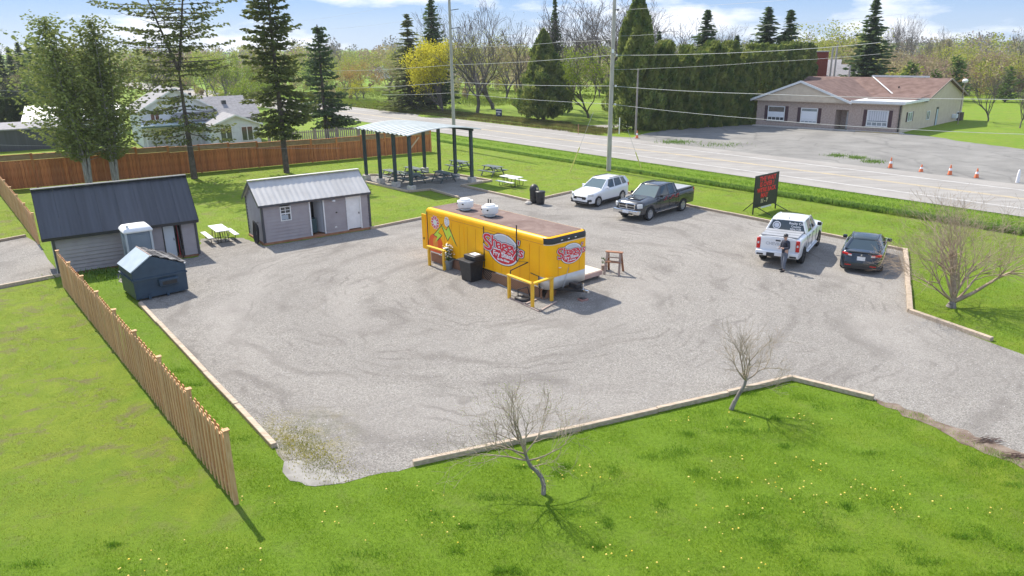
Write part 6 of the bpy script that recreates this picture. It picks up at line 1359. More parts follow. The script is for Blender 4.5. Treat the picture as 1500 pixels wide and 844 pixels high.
def sparse_spruce(seed, H, z0, leaders, Rb, per, gaps, m, clump=.24, dens=1.2, dead=0):
    """open spruce: list of leaders, each a function height -> (x, y); boughs with drooping sprays and bare gaps"""
    rng = np.random.default_rng(seed); segs = []; C = []; D = []
    for li, (zs, ze, fx, r_) in enumerate(leaders):
        zz = np.linspace(zs, ze, 10)
        for a, b in zip(zz, zz[1:]): segs.append((*fx(a), a, *fx(b), b, r_*(1-.75*(a-zs)/(ze-zs)), r_*(1-.75*(b-zs)/(ze-zs))))
        z = max(zs, z0*H)
        while z < ze-.2:
            t = z/H; R_ = Rb(t)
            for j in range(per):
                if rng.random() < gaps: continue
                az = rng.uniform(0, 2*PI); L = R_*rng.uniform(.45, 1.1); n = max(3, int(L/.3)); p = np.array([*fx(z), z]); ca, sa = math.cos(az), math.sin(az); bend = rng.normal(0, .25); alive = rng.random() > dead
                for i in range(n):
                    u = (i+1)/n; az2 = az+bend*u; ca, sa = math.cos(az2), math.sin(az2); sl = (.12-.55*u+.75*u*u) if t > .45 else (-.15-.25*u+.55*u*u)
                    q = p+np.array([ca, sa, sl])*L/n; segs.append((*p, *q, .045*(1-u*.75), .045*(1-min(1, u+.1)*.75)))
                    if not alive:
                        if rng.random() < .8: w_ = rng.normal(0, .35); segs.append((*q, q[0]-sa*w_+ca*.2, q[1]+ca*w_+sa*.2, q[2]-.08, .012, .005))
                    elif u > .22:
                        for _ in range(int(dens*6)):
                            f = rng.random(); wd = rng.normal(0, .12+.16*L*(1-u*.7)); c = p+(q-p)*f+np.array([-sa*wd, ca*wd, rng.normal(.02, .07)-.12*abs(wd)]); C.append(c); D.append((ca-sa*np.sign(wd)*.6, sa+ca*np.sign(wd)*.6, -.2))
                    p = q
            z += rng.uniform(.26, .42)
    return tubes(segs, M_BARKD, 'trunk', 6), leaves('crown', np.array(C), clump, m, rng, np.array(D), 1.5)
P, h = spot(285, 262, 0); h = 15.0
def lead0(z): return (-.10*z+.0, 0) if z < 9.5 else (-.95-.0*(z-9.5), 0)
tr_, cr_ = sparse_spruce(41, h, .22, [(0, 8.8, lambda z: (0, 0), .27), (8.5, 15.0, lambda z: (-.3*(z-8.5), .0), .12), (8.5, 15.8, lambda z: (.2*(z-8.5), .1), .13)], lambda t: 4.3 if t < .3 else (3.9 if t < .55 else 4.9*(1.3-t*.55)), 5, .42, L_SPRUCEO, .2, 1.0, .25)
plant('spruce_tree', 'tall thin spruce that forks into two tops, between the two grey sheds', 'tree', P, 0, tr_, cr_)
P, h = spot(420, 253, 0); h = 16.5
tr_, cr_ = sparse_spruce(42, h, .2, [(0, h, lambda z: (0, 0), .26)], lambda t: 3.3*(1.2-t)**.5*(1 if t > .3 else .8), 7, .3, L_SPRUCEO, .25, 1.5, .08)
plant('spruce_tree', 'tall straight spruce with a bare lower trunk behind the small shed', 'tree', P, 0, tr_, cr_)
P, h = spot(479, 203, 36)
tr_, cr_ = sparse_spruce(43, h, .13, [(0, h, lambda z: (-.0*z, 0), .26)], lambda t: 4.3*(1.12-t)**.9, 8, .25, L_SPRUCE, .28, 1.3, .3)
plant('spruce_tree', 'spruce with greyish dead lower twigs standing behind the red fence left of the shelter', 'tree', P, 0, tr_, cr_)
# far conifers, cedars and hedge ------------------------------------------------------
SPR = [conifer(50+k, 16, 3.3, per=12, clump=.36, dens=.8, leafm=L_SPRUCE, whorls=60, power=.95) for k in range(2)]+[conifer(55, 16, 3.4, per=11, clump=.36, dens=.75, leafm=L_SPRUCEO, gaps=.25, droop=.35, whorls=55, power=.9)]
def put(name, label, cat, px, py, ytop, proto, Hp, rot=0, wid=1.0, Y=None, group=None, hmin=2):
    P, h = spot(px, py, ytop, Y); s = h/Hp; return plant(name, label, cat, P, rot, proto[0], proto[1], sc=(s*wid, s*wid, s), group=group)
put('spruce_tree', 'dark spruce left of the pair behind the yellow tree, near the road', 'tree', 603, 163, 20, SPR[2], 16, 1, 1.90)
put('spruce_tree', 'taller dark spruce rising just behind the yellow tree', 'tree', 638, 161, -8, SPR[0], 16, 2, 1.32)
put('spruce_tree', 'very thin dark spruce spire rising above the rounded cedar by the driveway', 'tree', 812, 166, -6, SPR[0], 16, 3, 0.71)
put('spruce_tree', 'small dark blue spruce standing alone above the middle of the hedge', 'tree', 1031, 170, 14, SPR[1], 16, .4, 1.84, Y=110)
put('spruce_tree', 'small spruce poking above the left part of the hedge', 'tree', 963, 178, 45, SPR[1], 16, 4, 1.16, Y=104)
put('spruce_tree', 'low spruce tip above the hedge, right of the blue spruce', 'tree', 1076, 172, 52, SPR[0], 16, 2.2, 1.55, Y=112)
put('spruce_tree', 'left one of the two tall spruces above the right end of the hedge', 'tree', 1118, 160, 10, SPR[0], 16, 5, 1.94, Y=116)
put('spruce_tree', 'right one of the two tall spruces above the right end of the hedge', 'tree', 1150, 160, 14, SPR[1], 16, .9, 1.84, Y=114)
put('spruce_tree', 'tall dark spruce beside the pale grey house, behind the brown building', 'tree', 1270, 160, -2, SPR[1], 16, 3.3, 1.78, Y=112)
for k, (px, yt, wd) in enumerate(((4, 70, 1.1), (19, 68, 1.05), (34, 62, 1.2), (47, 60, .7))): put('spruce_tree', ['dark spruce at the very left edge above the clipped hedge', 'second dark spruce from the left edge above the clipped hedge', 'broader dark spruce, third from the left edge above the hedge', 'slim dark spruce beside the pine at the far left'][k], 'tree', px, 140, yt, SPR[k % 2], 16, k*1.7, wd*1.3, Y=150+6*k)
CED = dense(60, 12, 3.1, 16000, .34, L_CEDARB, z0=.06, shape='cone', trunk_r=.3, rough=.28); 
put('cedar_tree', 'broad rounded cedar on a short brown trunk beside the driveway', 'tree', 796, 179, 46, CED, 12, 0, 1.06)
BIG = dense(61, 18, 3.6, 22000, .36, L_CEDARB, z0=.02, shape='cone', trunk_r=.3, lobes=11, rough=.36)
put('cedar_tree', 'tallest bronze green cedar at the left end of the hedge, right of the tall pole', 'tree', 929, 190, -14, BIG, 18, 0, 1.0)
PINE = conifer(62, 8, 3.4, z0=.04, per=9, clump=.42, dens=.7, leafm=leafmat('leaf_pine', (.07, .12, .025), (.15, .22, .05)), power=.6, droop=-.1, upturn=.7, gaps=.25)
def hedge(name, label, A, B, H, Wd, N, size, m, seed, top_var=.5):
    rng = np.random.default_rng(seed); d = B-A; Lh = d.length; d.normalize(); t = thing(name, label, 'hedge', A, math.atan2(d.y, d.x)); x = rng.uniform(0, Lh, N); hv = H+top_var*(np.sin(x*1.9+seed)*.5+np.sin(x*.73)*.5+1.2*np.abs(np.sin(x*1.37+.6*np.sin(x*.9)))**3+.5*np.abs(np.sin(x*3.3))-.5)
    f = rng.random(N); z = np.where(f < .75, rng.random(N)*hv, hv*(1-.1*rng.random(N)**2)); y = np.where(f < .75, np.where(rng.random(N) < .75, -1, 1)*(Wd/2-.5*rng.random(N)**2*Wd*.6)*(1-.25*(z/hv)**3), rng.uniform(-.5, .5, N)*Wd*.8)
    y = y+.38*np.sin(x*2.3+z*.5)*(1-.3*z/hv)+.2*np.sin(x*5.1-z*2)+.12*np.sin(z*4+x); C = np.stack([x, y, z], 1); link('foliage', leaves('foliage', C, size, m, rng, np.stack([np.zeros(N), np.sign(y)*.4, np.full(N, .9)], 1), 1.6), t)
    n_ = int(Lh/1.6); link('stems', tubes([(Lh*(k+.5)/n_, 0, 0, Lh*(k+.5)/n_, 0, H*.85, .12, .03) for k in range(n_)], M_BARKD, 'stems', 5), t); return t
Ha, Hb = G(937, 193), G(1095, 181); Hb2 = at_dist(1180, 113); Hm = HT(Ha, 88)
hedge('cedar_hedge', 'tall dark cedar hedge from the thin wooden pole to the brown building', Ha+dirv(80)*1.5, Hb, HT(G(1030, 186), 82), 3.2, 46000, .32, L_CEDARB, 3, 1.1)
hedge('cedar_hedge', 'right continuation of the tall cedar hedge, behind the brown building', Hb+dirv(60)*.8, Hb2, HT(at_dist(1150, 108), 80), 3.4, 24000, .34, L_CEDARB, 5, 1.1)
La, Lb_ = G(-60, 190), G(50, 187); hedge('clipped_hedge', 'long dark clipped hedge at the far left beyond the bright field', La, Lb_, HT(G(20, 188), 146), 3, 16000, .36, leafmat('leaf_hedge', (.04, .065, .012), (.08, .11, .022)), 7, .15)
# broadleaved trees -------------------------------------------------------------------
BARE = [branchy(70+k, 16, trunk_h=.22, r0=.34, tip=.02, spread=.48, levels=5, kids=(5, 4, 4, 3, 3), up=.5) for k in range(3)]
BAREM = [tubes(s, M_TWIGP, 'trunk', 3) for s, _ in BARE]
def mist(k, m, size=.16, per=3, sd=.5):
    tp3 = BARE[k][1]; rng = np.random.default_rng(k+9); C = np.repeat(tp3, per, 0)+rng.normal(0, sd, (len(tp3)*per, 3)); return leaves('crown', C, size, m, rng)
MST = [mist(k, L_MIST, .10, 2) for k in range(3)]; GRN = mist(0, L_GOLD, .16, 4, .35)
def bare(label, px, py, yt, k=0, rot=0, wid=1.0, Y=None, crown='mist', group=None): put('bare_tree', label, 'tree', px, py, yt, (BAREM[k], MST[k] if crown == 'mist' else crown), 16, rot, wid, Y, group)
bare('broad bare maple with a stout trunk right of the yellow tree', 699, 168, 42, 0, 0, 1.25, crown=GRN)
bare('tall grey bare tree above the broad maple', 722, 160, -6, 1, 1, 1.0); bare('tall bare tree left of the round cedar by the driveway', 762, 166, -10, 2, 2, .95)
bare('bare tree directly behind the round cedar, spreading right', 836, 160, 20, 1, 3, .9); bare('wide fan shaped bare tree behind the tall pole', 897, 168, -8, 0, 4, 1.35, Y=118)
bare('bare tree with dark limbs spreading above the hedge', 1000, 168, -10, 2, 5, 1.25, Y=116); bare('thin bare tree between the tall cedar and the hedge', 945, 170, -12, 1, .5, 1.0, Y=124)
bare('bare tree behind the hedge, left of the small blue spruce', 1060, 168, 30, 0, 2.5, 1.0, Y=140); bare('tall bare tree at the far right edge of the photo', 1490, 150, 15, 2, 1.5, .8, Y=150)
for k, (px, yt, Y) in enumerate(((1312, 18, 175), (1333, 22, 182), (1350, 40, 190), (1380, 38, 186))): bare(['leftmost thin bare poplar in the row right of the tall spruce', 'second thin bare poplar right of the tall spruce', 'third thin bare poplar right of the tall spruce', 'fourth thin bare poplar, farthest right of the tall spruce'][k], px, 120, yt, k % 3, k*1.3, .55, Y=Y)
bare('slender bare tree on the grass right of the brown building', 1447, 178, 98, 1, 2, .85, crown=mist(1, L_ROSE, .12, 1, .3)); bare('slender bare tree on the grass at the right edge', 1494, 188, 118, 0, 1, .9)
bare('grey bare tree top left of the orange budding trees', 500, 145, 62, 1, 1.1, 1.0, Y=230); bare('bare tree behind the forked spruce', 220, 150, 55, 2, 3.1, 1.4, Y=140)
YEL = budding(80, 11, L_YELLOW, .22, 20, .42, trunk_h=.05, r0=.15, spread=.4, levels=4, kids=(8, 5, 4, 4), up=.42, wob=.12)
put('yellow_tree', 'bright yellow flowering tree just left of the second utility pole', 'tree', 650, 167, 58, YEL, 11, 0, .95)
LIM = budding(81, 10, L_LIME, .2, 10, .35, trunk_h=.16, r0=.2, spread=.55, levels=4, kids=(7, 5, 4, 4), up=.25)
put('lime_tree', 'lime green budding tree with a short dark trunk left of the tall pole', 'tree', 862, 173, 68, LIM, 10, 0, 1.05)
put('lime_tree', 'small yellow green tree behind the white house', 'tree', 352, 165, 108, LIM, 10, 2, 1.3, Y=112); put('lime_tree', 'yellow green tree behind the left side of the twin cedars', 'tree', 68, 170, 76, LIM, 10, 3, 1.0, Y=95)
put('lime_tree', 'pale green tree behind the straight spruce', 'tree', 322, 160, 76, LIM, 10, 4, 1.2, Y=135)
YE2 = budding(82, 6, leafmat('leaf_chartreuse', (.34, .34, .02), (.48, .45, .04), transl=.4), .2, 10, .3, trunk_h=.2, r0=.12, spread=.6, levels=3, kids=(7, 5, 5), up=.2)
put('small_yellow_tree', 'small chartreuse tree in the rough field left of the far white house', 'tree', 522, 150, 116, YE2, 6, 0, 1.1)
MIX = {}
for nm, m_, sd_ in (('gold', L_GOLD, 83), ('tan', L_TAN, 84), ('rose', L_ROSE, 85), ('orange', L_ORANGE, 86)): MIX[nm] = budding(sd_, 12, m_, .27, 9, .5, trunk_h=.16, r0=.2, spread=.52, levels=4, kids=(6, 4, 4, 3), up=.35)
for nm, px, yt, Y, wd, lb_ in (
    ('orange', 530, 90, 158, 1.3, 'orange tinged budding tree, leftmost of the group beyond the rough field'), ('gold', 570, 72, 172, 1.2, 'tall golden green budding tree above the far white house'), ('tan', 592, 84, 158, 1.1, 'tan budding tree left of the spruce pair'),
    ('gold', 503, 82, 165, 1.2, 'golden budding tree right of the spruce with dead twigs'), ('tan', 30, 99, 150, 1.3, 'rounded reddish tan bush above the clipped hedge'), ('gold', 235, 92, 150, 1.2, 'golden green tree seen between the twin cedars and the forked spruce'),
    ('gold', 300, 80, 170, 1.3, 'golden budding tree above the white house roof'), ('tan', 335, 95, 150, 1.2, 'tan budding tree behind the roof of the long rear extension'), ('gold', 1218, 30, 170, 1.5, 'wide golden green budding tree behind the grey farmhouse'),
    ('gold', 1196, 55, 160, 1.0, 'smaller golden tree above the red chimney'), ('tan', 1322, 72, 150, 1.4, 'tan budding tree right of the tall spruce by the brown building'), ('rose', 1360, 74, 158, 1.3, 'rose grey budding tree in the wood behind the brown building'),
    ('gold', 1400, 66, 165, 1.4, 'golden green tree in the middle of the right hand wood'), ('rose', 1440, 72, 160, 1.3, 'rosy budding tree right of the golden one in the right hand wood'), ('gold', 1488, 76, 140, 1.5, 'yellow green tree at the right edge in front of the wood'),
    ('orange', 1302, 98, 140, 1.0, 'orange leaved shrub right behind the brown building roof'), ('orange', 1425, 100, 150, 1.1, 'rusty orange tree between the two green pines at the right'), ('gold', 683, 70, 150, 1.0, 'golden haze of buds behind the bare maple'),
    ('tan', 740, 62, 150, 1.3, 'tan budding tree behind the bare trees left of the driveway'), ('rose', 780, 70, 160, 1.2, 'rosy grey tree behind the round cedar'), ('tan', 880, 78, 150, 1.2, 'tan budding tree behind the lime green tree')):
    put('budding_tree', lb_, 'tree', px, 140, yt, MIX[nm], 12, px % 6, wd, Y=Y)
for px, yt, Y, lb_ in ((1336, 92, 128, 'green pine shrub behind the brown building, left of the gable peak'), (1402, 84, 132, 'larger rounded green pine above the right gable of the brown building'), (1441, 88, 150, 'dark green pine right of the large rounded pine'), (1480, 98, 128, 'green pine near the right edge of the photo'), (1372, 104, 126, 'low green pine between two larger ones'), (62, 58, 150, 'bushy dark pine left of the twin cedars')):
    put('pine_tree', lb_, 'tree', px, 150, yt, PINE, 8, px % 5, 1.25, Y=Y)
bs1 = G(482, 192); t = plant('round_bush', 'small golden bush in front of the grey picket fence', 'bush', bs1, 0, *dense(90, 1.4, .8, 900, .2, L_GOLD, z0=.05, shape='ball', trunk_r=.05))
# far woodland as one mass per colour, beyond everything countable
def woodland(name, m, seed, n, Y0, Y1, h0, h1, size, x0=-1.0, x1=1.0, cnt=420):
    rng = np.random.default_rng(seed); Cs = []
    for _ in range(n):
        Y = rng.uniform(Y0, Y1); x = Y*rng.uniform(x0, x1)*.82; h = rng.uniform(h0, h1); r_ = h*rng.uniform(.3, .5); k = cnt; v = rng.normal(size=(k, 3)); v /= np.linalg.norm(v, axis=1)[:, None]; v *= (rng.random(k)**.4)[:, None]
        Cs.append(np.stack([x+v[:, 0]*r_, Y+v[:, 1]*r_, h*.52+v[:, 2]*h*.48], 1))
    link(name, leaves(name, np.concatenate(Cs), size, m, rng), None, 'stuff')
woodland('distant_woodland', L_TAN, 101, 90, 260, 420, 8, 12.5, .8); woodland('distant_woodland', L_GOLD, 102, 80, 250, 400, 8, 12.5, .75); woodland('distant_woodland', L_MIST, 103, 110, 300, 520, 10, 15.5, .8); woodland('distant_woodland', L_ROSE, 104, 60, 240, 380, 7, 12, .75)
woodland('woodland_edge', L_TAN, 105, 34, 150, 215, 6, 11, .45, .36, .95); woodland('woodland_edge', L_GREEN, 106, 16, 170, 260, 4, 9, .45, -.9, -.3); woodland('woodland_edge', L_MIST, 107, 40, 160, 230, 7, 12.5, .4, -.12, .85, 500)
woodland('woodland_edge', L_GOLD, 108, 26, 128, 170, 3, 6.5, .4, .48, .98); woodland('woodland_edge', L_ROSE, 110, 26, 125, 165, 3, 7.5, .36, .46, .98); woodland('woodland_edge', L_TAN, 111, 26, 128, 175, 4, 8.5, .36, .46, .98); woodland('woodland_edge', L_ORANGE, 112, 9, 125, 150, 2.5, 5, .34, .46, .98); woodland('woodland_edge', L_TAN, 109, 18, 150, 200, 4, 8, .42, -.22, .3); woodland('undergrowth', L_GOLD, 122, 60, 150, 200, 1.5, 4.5, .34, -.5, .95, 200); woodland('undergrowth', L_TAN, 123, 60, 150, 210, 1.5, 5, .34, -.5, .95, 200); woodland('spring_woodland', L_GOLD, 120, 60, 185, 300, 8, 12, .36, -.95, .95, 520); woodland('spring_woodland', L_SPRG, 121, 46, 175, 280, 7, 11, .36, -.95, .95, 520); woodland('field_scrub', L_TAN, 113, 60, 150, 260, .8, 2.4, .35, -.42, .3, 160); woodland('field_scrub', L_GOLD, 114, 50, 160, 280, .8, 3, .35, -.9, .3, 160); woodland('woodland_edge', L_ROSE, 115, 22, 190, 260, 5, 10, .5, -.8, .1)

# ------------------------------------------------------------------ grass, weeds, dandelions, litter
def inside(poly, x, y):
    c = np.zeros(len(x), bool); n = len(poly)
    for i in range(n):
        x1, y1 = poly[i][:2]; x2, y2 = poly[(i+1) % n][:2]
        if y1 == y2: continue
        k = ((y1 > y) != (y2 > y)) & (x < (x2-x1)*(y-y1)/(y2-y1)+x1); c ^= k
    return c
LOTW = [tuple(p[:2]) for p in GP(LOTPX)]; PATHW = [tuple(p[:2]) for p in GP([(-60, 362), (0, 355), (38, 347), (57, 357), (70, 380), (92, 405), (0, 424), (-60, 437)])]; PUDW = [tuple(p[:2]) for p in GP([(416, 677), (440, 674), (462, 684), (500, 696), (515, 703), (497, 708), (462, 713), (425, 705), (414, 692)])]
def blades(name, N, xr, yr_, h, w, m, seed, keep=None, dens=None, lot=True, z=0):
    rng = np.random.default_rng(seed); x = rng.uniform(*xr, N); y = rng.uniform(*yr_, N)
    ok = np.ones(N, bool) if keep is None else keep(x, y)
    if lot: ok &= ~inside(LOTW, x, y) & ~inside(PATHW, x, y) & ~inside(PUDW, x, y)
    if dens is not None: ok &= rng.random(N) < dens(x, y)
    x, y = x[ok], y[ok]; n = len(x); hh = h*rng.uniform(.5, 1.3, n); a = rng.uniform(0, 2*PI, n); bx_ = rng.normal(0, .45, n)*hh; by_ = rng.normal(0, .45, n)*hh; ww = w*rng.uniform(.7, 1.3, n)
    z0_ = np.full(n, z)-.005 if np.isscalar(z) else z(x, y)
    V = np.stack([np.stack([x-ww*np.cos(a), y-ww*np.sin(a), z0_], 1), np.stack([x+ww*np.cos(a), y+ww*np.sin(a), z0_], 1), np.stack([x+bx_, y+by_, z0_+hh], 1)], 1).reshape(-1, 3)
    link(name, np_mesh(name, V, np.arange(n*3).reshape(n, 3), m), None, 'stuff')
def blade_mat(name, a, b, c, d):
    s = NB(name); w = s.noise(1.3, 5, .6); f = s.noise(25, 3, .6); col = s.mix(s.mask(f, .35, .65), s.ramp(w, .35, a, .65, b), s.ramp(w, .35, c, .65, d)); tr = s.n.new('ShaderNodeBsdfTranslucent'); ms = s.n.new('ShaderNodeMixShader'); ms.inputs[0].default_value = .35
    s.done(col, .6, .2); s.l.new(col, tr.inputs[0]); s.l.new(s.b.outputs[0], ms.inputs[1]); s.l.new(tr.outputs[0], ms.inputs[2]); s.l.new(ms.outputs[0], s.n['Material Output'].inputs[0]); return s.m
BG = blade_mat('blade_green', (.14, .27, .012), (.22, .35, .018), (.23, .38, .022), (.32, .44, .03)); BY = blade_mat('blade_yellow', (.2, .27, .025), (.27, .31, .035), (.25, .31, .03), (.33, .34, .06))
BL = blade_mat('blade_light', (.14, .27, .02), (.2, .33, .03), (.2, .34, .03), (.27, .4, .05))
nearf = lambda x, y: (np.abs(x) < y*.8+2)
leftof = lambda x, y: (FD[0]*(y-F0[1])-FD[1]*(x-F0[0])) > 0
patch = lambda x, y: np.clip(.62+.5*np.sin(x*1.7+1.3*np.sin(y*1.9))*np.sin(y*2.3+x*.6)+.2*np.sin(x*4.1+y*3.3), .2, 1)
blades('lawn_grass', 560000, (-13, 17), (9.5, 23), .055, .006, BG, 1, lambda x, y: (np.abs(x) < y*.8+3) & (~leftof(x, y) | (y < 12.6+1.6*np.random.default_rng(5).random(len(x)))), lambda x, y: np.clip(1.5-(y-10)/14, .3, 1)*patch(x, y))
blades('lawn_grass', 120000, (-20, 22), (20, 36), .05, .009, BG, 2, lambda x, y: nearf(x, y) & ~leftof(x, y))
blades('lawn_grass', 160000, (-26, -5), (13, 34), .04, .007, BY, 3, lambda x, y: nearf(x, y) & leftof(x, y), lambda x, y: np.clip(.5+.6*np.sin(x*1.3+1.1*np.sin(y*1.7))*np.sin(y*1.9+x*.5), .08, 1))
blades('lawn_grass', 60000, (-7, 12), (9.8, 12.2), .06, .006, BG, 6, nearf)
offr = lambda x, y: (x-RA.x)*RN.x+(y-RA.y)*RN.y
wav = lambda x, y: np.clip(.4+.5*np.sin(x*.9+1.3*np.sin(y*.6))*np.sin(y*.8+x*.3)+.25*np.sin(x*2.3-y*1.9), .03, 1)
blades('lawn_grass', 260000, (-34, 34), (34, 80), .045, .016, BY, 21, lambda x, y: (offr(x, y) < -4.3) & (np.abs(x) < y*.8+2), wav)
blades('lawn_grass', 120000, (-34, 34), (34, 80), .05, .016, BG, 22, lambda x, y: (offr(x, y) < -4.3) & (np.abs(x) < y*.8+2), lambda x, y: 1-wav(x+5, y+3))
blades('lawn_grass', 110000, (10, 30), (20, 46), .045, .011, BY, 23, lambda x, y: (offr(x, y) < -4.3) & (np.abs(x) < y*.8+2), wav)
def off_band(o0, o1, t0, t1, N, seed): rng = np.random.default_rng(seed); t = rng.uniform(t0, t1, N); o = rng.uniform(o0, o1, N); return RA.x+RD.x*t+RN.x*o, RA.y+RD.y*t+RN.y*o
def weeds(name, o0, o1, t0, t1, N, h, w, m, seed):
    rng = np.random.default_rng(seed); x, y = off_band(o0, o1, t0, t1, N, seed); n = N; hh = h*rng.uniform(.5, 1.3, n); a = rng.uniform(0, 2*PI, n); z0_ = np.array([gz(p, q) for p, q in zip(x, y)])-.02; bx_ = rng.normal(0, .4, n)*hh; by_ = rng.normal(0, .4, n)*hh; ww = w*rng.uniform(.7, 1.4, n)
    V = np.stack([np.stack([x, y, z0_], 1), np.stack([x+bx_*.5-ww*np.cos(a), y+by_*.5-ww*np.sin(a), z0_+hh*.6], 1), np.stack([x+bx_, y+by_, z0_+hh], 1), np.stack([x+bx_*.5+ww*np.cos(a), y+by_*.5+ww*np.sin(a), z0_+hh*.6], 1)], 1).reshape(-1, 3); link(name, np_mesh(name, V, np.arange(n*4).reshape(n, 4), m), None, 'stuff')
weeds('roadside_weeds', -4.3, -3.3, -12, 52, 14000, .36, .035, M_WEED, 4); weeds('ditch_grass', -3.2, -.2, -30, 60, 26000, .12, .018, BL, 5)
weeds('verge_scrub', 11.8, 17, -75, -2, 22000, .3, .03, leafmat('scrub', (.11, .12, .03), (.2, .17, .06)), 6)
weeds('field_grass', 12, 60, -130, -45, 26000, .35, .06, blade_mat('field_blade', (.16, .2, .02), (.22, .22, .05), (.12, .22, .02), (.2, .27, .03)), 8)
for nm, px, py, rx, N in (('kerb_weeds', 990, 209, 1.6, 500), ('kerb_weeds', 1226, 229, .8, 240), ('kerb_weeds', 1255, 232, .8, 240), ('kerb_weeds', 1279, 238, .8, 240), ('kerb_weeds', 1060, 213, 2.0, 200), ('lawn_tufts', 160, 401, 1.2, 500)):
    P = G(px, py); rng = np.random.default_rng(int(px)); x = P.x+rng.normal(0, rx, N)*(.6 if nm == 'kerb_weeds' else 1); y = P.y+rng.normal(0, rx*.5, N); hh = .22*rng.uniform(.4, 1.3, N); a = rng.uniform(0, 6.28, N); w_ = .03
    V = np.stack([np.stack([x-w_*np.cos(a), y-w_*np.sin(a), x*0+.02], 1), np.stack([x+w_*np.cos(a), y+w_*np.sin(a), x*0+.02], 1), np.stack([x+rng.normal(0, .07, N), y+rng.normal(0, .07, N), hh+.03], 1)], 1).reshape(-1, 3); link(nm, np_mesh(nm, V, np.arange(N*3).reshape(N, 3), M_WEED), None, 'stuff')
# moss and short weeds in the gravel by the puddle
P = G(455, 655); rng = np.random.default_rng(12); N = 2600; u = rng.normal(0, 1, N); v = rng.normal(0, .35, N); x = P.x-.1+u*.75+v*.4; y = P.y-.1-u*.75+v; ok = inside(LOTW, x, y); x, y = x[ok], y[ok]; n = len(x); a = rng.uniform(0, 6.28, n); w_ = .012
V = np.stack([np.stack([x-w_*np.cos(a), y-w_*np.sin(a), x*0+.012], 1), np.stack([x+w_*np.cos(a), y+w_*np.sin(a), x*0+.012], 1), np.stack([x+rng.normal(0, .02, n), y+rng.normal(0, .02, n), x*0+.045], 1)], 1).reshape(-1, 3)
link('moss', np_mesh('moss', V, np.arange(n*3).reshape(n, 3), leafmat('moss', (.2, .22, .04), (.45, .4, .06), scale=1.5)), None, 'stuff')
# loose stones on the gravel in front
rng = np.random.default_rng(15); N = 16000; x = rng.uniform(-9, 16, N); y = 14.5+rng.random(N)**1.4*22; ok = inside(LOTW, x, y); x, y = x[ok], y[ok]; n = len(x); s = rng.uniform(.008, .024, n)[:, None]
O = np.array([[1, 0, 0], [0, 1, 0], [-1, 0, 0], [0, -1, 0], [0, 0, .8]]); V = (np.stack([x, y, x*0+.007], 1)[:, None, :]+O[None]*s[:, :, None]*rng.uniform(.6, 1.3, (n, 5, 1))).reshape(-1, 3); F = (np.arange(n)[:, None, None]*5+np.array([[0, 1, 4], [1, 2, 4], [2, 3, 4], [3, 0, 4]])[None]).reshape(-1, 3)
link('loose_stones', np_mesh('loose_stones', V, F, mat('stone_chip', (.2, .19, .185), (.5, .48, .46), .9, 12)), None, 'stuff')
# darker and longer clumps in the foreground lawn
rng = np.random.default_rng(31); K = 190; cx_ = rng.uniform(-12, 16, K); cy_ = 9.8+rng.random(K)**1.2*13; x = np.repeat(cx_, 170)+rng.normal(0, 1, K*170)*np.repeat(rng.uniform(.08, .34, K), 170); y = np.repeat(cy_, 170)+rng.normal(0, 1, K*170)*np.repeat(rng.uniform(.05, .2, K), 170)
ok = ~inside(LOTW, x, y) & ~inside(PUDW, x, y) & ~(leftof(x, y) & (y > 13.5)); x, y = x[ok], y[ok]; n = len(x); a = rng.uniform(0, 6.28, n); w_ = .007; hh = rng.uniform(.04, .11, n)
V = np.stack([np.stack([x-w_*np.cos(a), y-w_*np.sin(a), x*0-.003], 1), np.stack([x+w_*np.cos(a), y+w_*np.sin(a), x*0-.003], 1), np.stack([x+rng.normal(0, .04, n), y+rng.normal(0, .04, n), hh], 1)], 1).reshape(-1, 3)
link('lawn_clumps', np_mesh('lawn_clumps', V, np.arange(n*3).reshape(n, 3), blade_mat('blade_deep', (.08, .19, .012), (.14, .28, .018), (.15, .29, .02), (.22, .36, .03))), None, 'stuff')
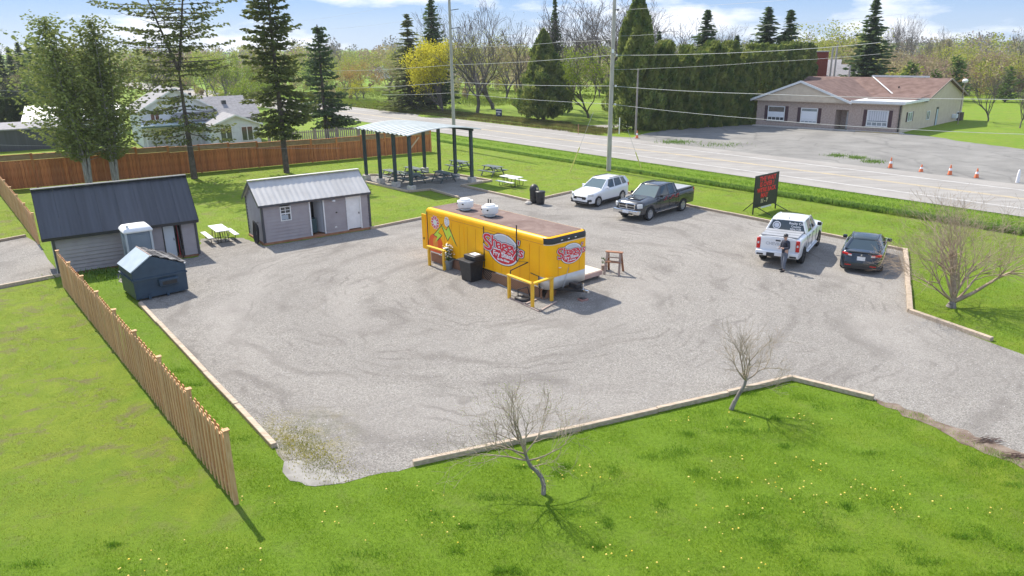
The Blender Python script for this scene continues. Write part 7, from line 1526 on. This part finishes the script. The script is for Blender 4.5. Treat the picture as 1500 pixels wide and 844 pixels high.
# dandelions
rng = np.random.default_rng(17); cl = rng.uniform([-8, 10.5], [15, 19], (60, 2)); x, y = [], []
for c in cl:
    k = rng.integers(1, 9); x += list(c[0]+rng.normal(0, .5, k)); y += list(c[1]+rng.normal(0, .35, k))
x, y = np.array(x), np.array(y); ok = ~inside(LOTW, x, y) & ~inside(PUDW, x, y) & ~(leftof(x, y) & (y > 13.5)); x, y = x[ok], y[ok]; mb = MB()
for a, b in zip(x, y): r_ = rng.uniform(.014, .026); mb.lathe([(0, .045), (r_, .055), (r_*.7, .066), (0, .07)], (a, b, 0), 6)
mb.build('dandelions', mat('dandelion', (.8, .55, .02), (.85, .65, .2), .7, 8), None, kind='stuff')
# twigs and bark litter at the soil edge of the driveway
for k, (px, py) in enumerate(((1448, 647), (1487, 669))):
    P = G(px, py); rnd = random.Random(k); t = thing('twig_heap', ['small heap of dead twigs where the soil edge meets the gravel', 'heap of dead twigs at the right edge of the photo, on the soil strip'][k], 'twigs', P, 0); mb = MB()
    for j in range(22): a = rnd.uniform(-.6, .6); c = Vector((rnd.gauss(0, .16), rnd.gauss(0, .07), rnd.uniform(.02, .08))); d = Vector((math.cos(a), math.sin(a), rnd.uniform(-.1, .1)))*rnd.uniform(.08, .22); mb.tube([c-d, c+d], .008, 4)
    mb.build('sticks', mat('dead_twig', (.12, .07, .05), (.2, .13, .1), .9, 8), t)
n_tri = sum(len(o.data.loop_triangles) if False else len(o.data.polygons) for o in SC.objects if o.type == 'MESH'); print('objects', len(SC.objects), 'faces', n_tri)

# ------------------------------------------------------------------ haze
hm = bpy.data.materials.new('haze'); hm.use_nodes = True; hn = hm.node_tree.nodes; hn.remove(hn['Principled BSDF'])
pv = hn.new('ShaderNodeVolumePrincipled'); pv.inputs['Density'].default_value = .00022; pv.inputs['Color'].default_value = (.86, .93, 1, 1); pv.inputs['Anisotropy'].default_value = .2
hm.node_tree.links.new(pv.outputs[0], hn['Material Output'].inputs['Volume'])
MB().box((0, 240, 14), (1500, 760, 32)).build('haze', hm, None, kind='stuff')
SC.cycles.volume_max_steps = 32
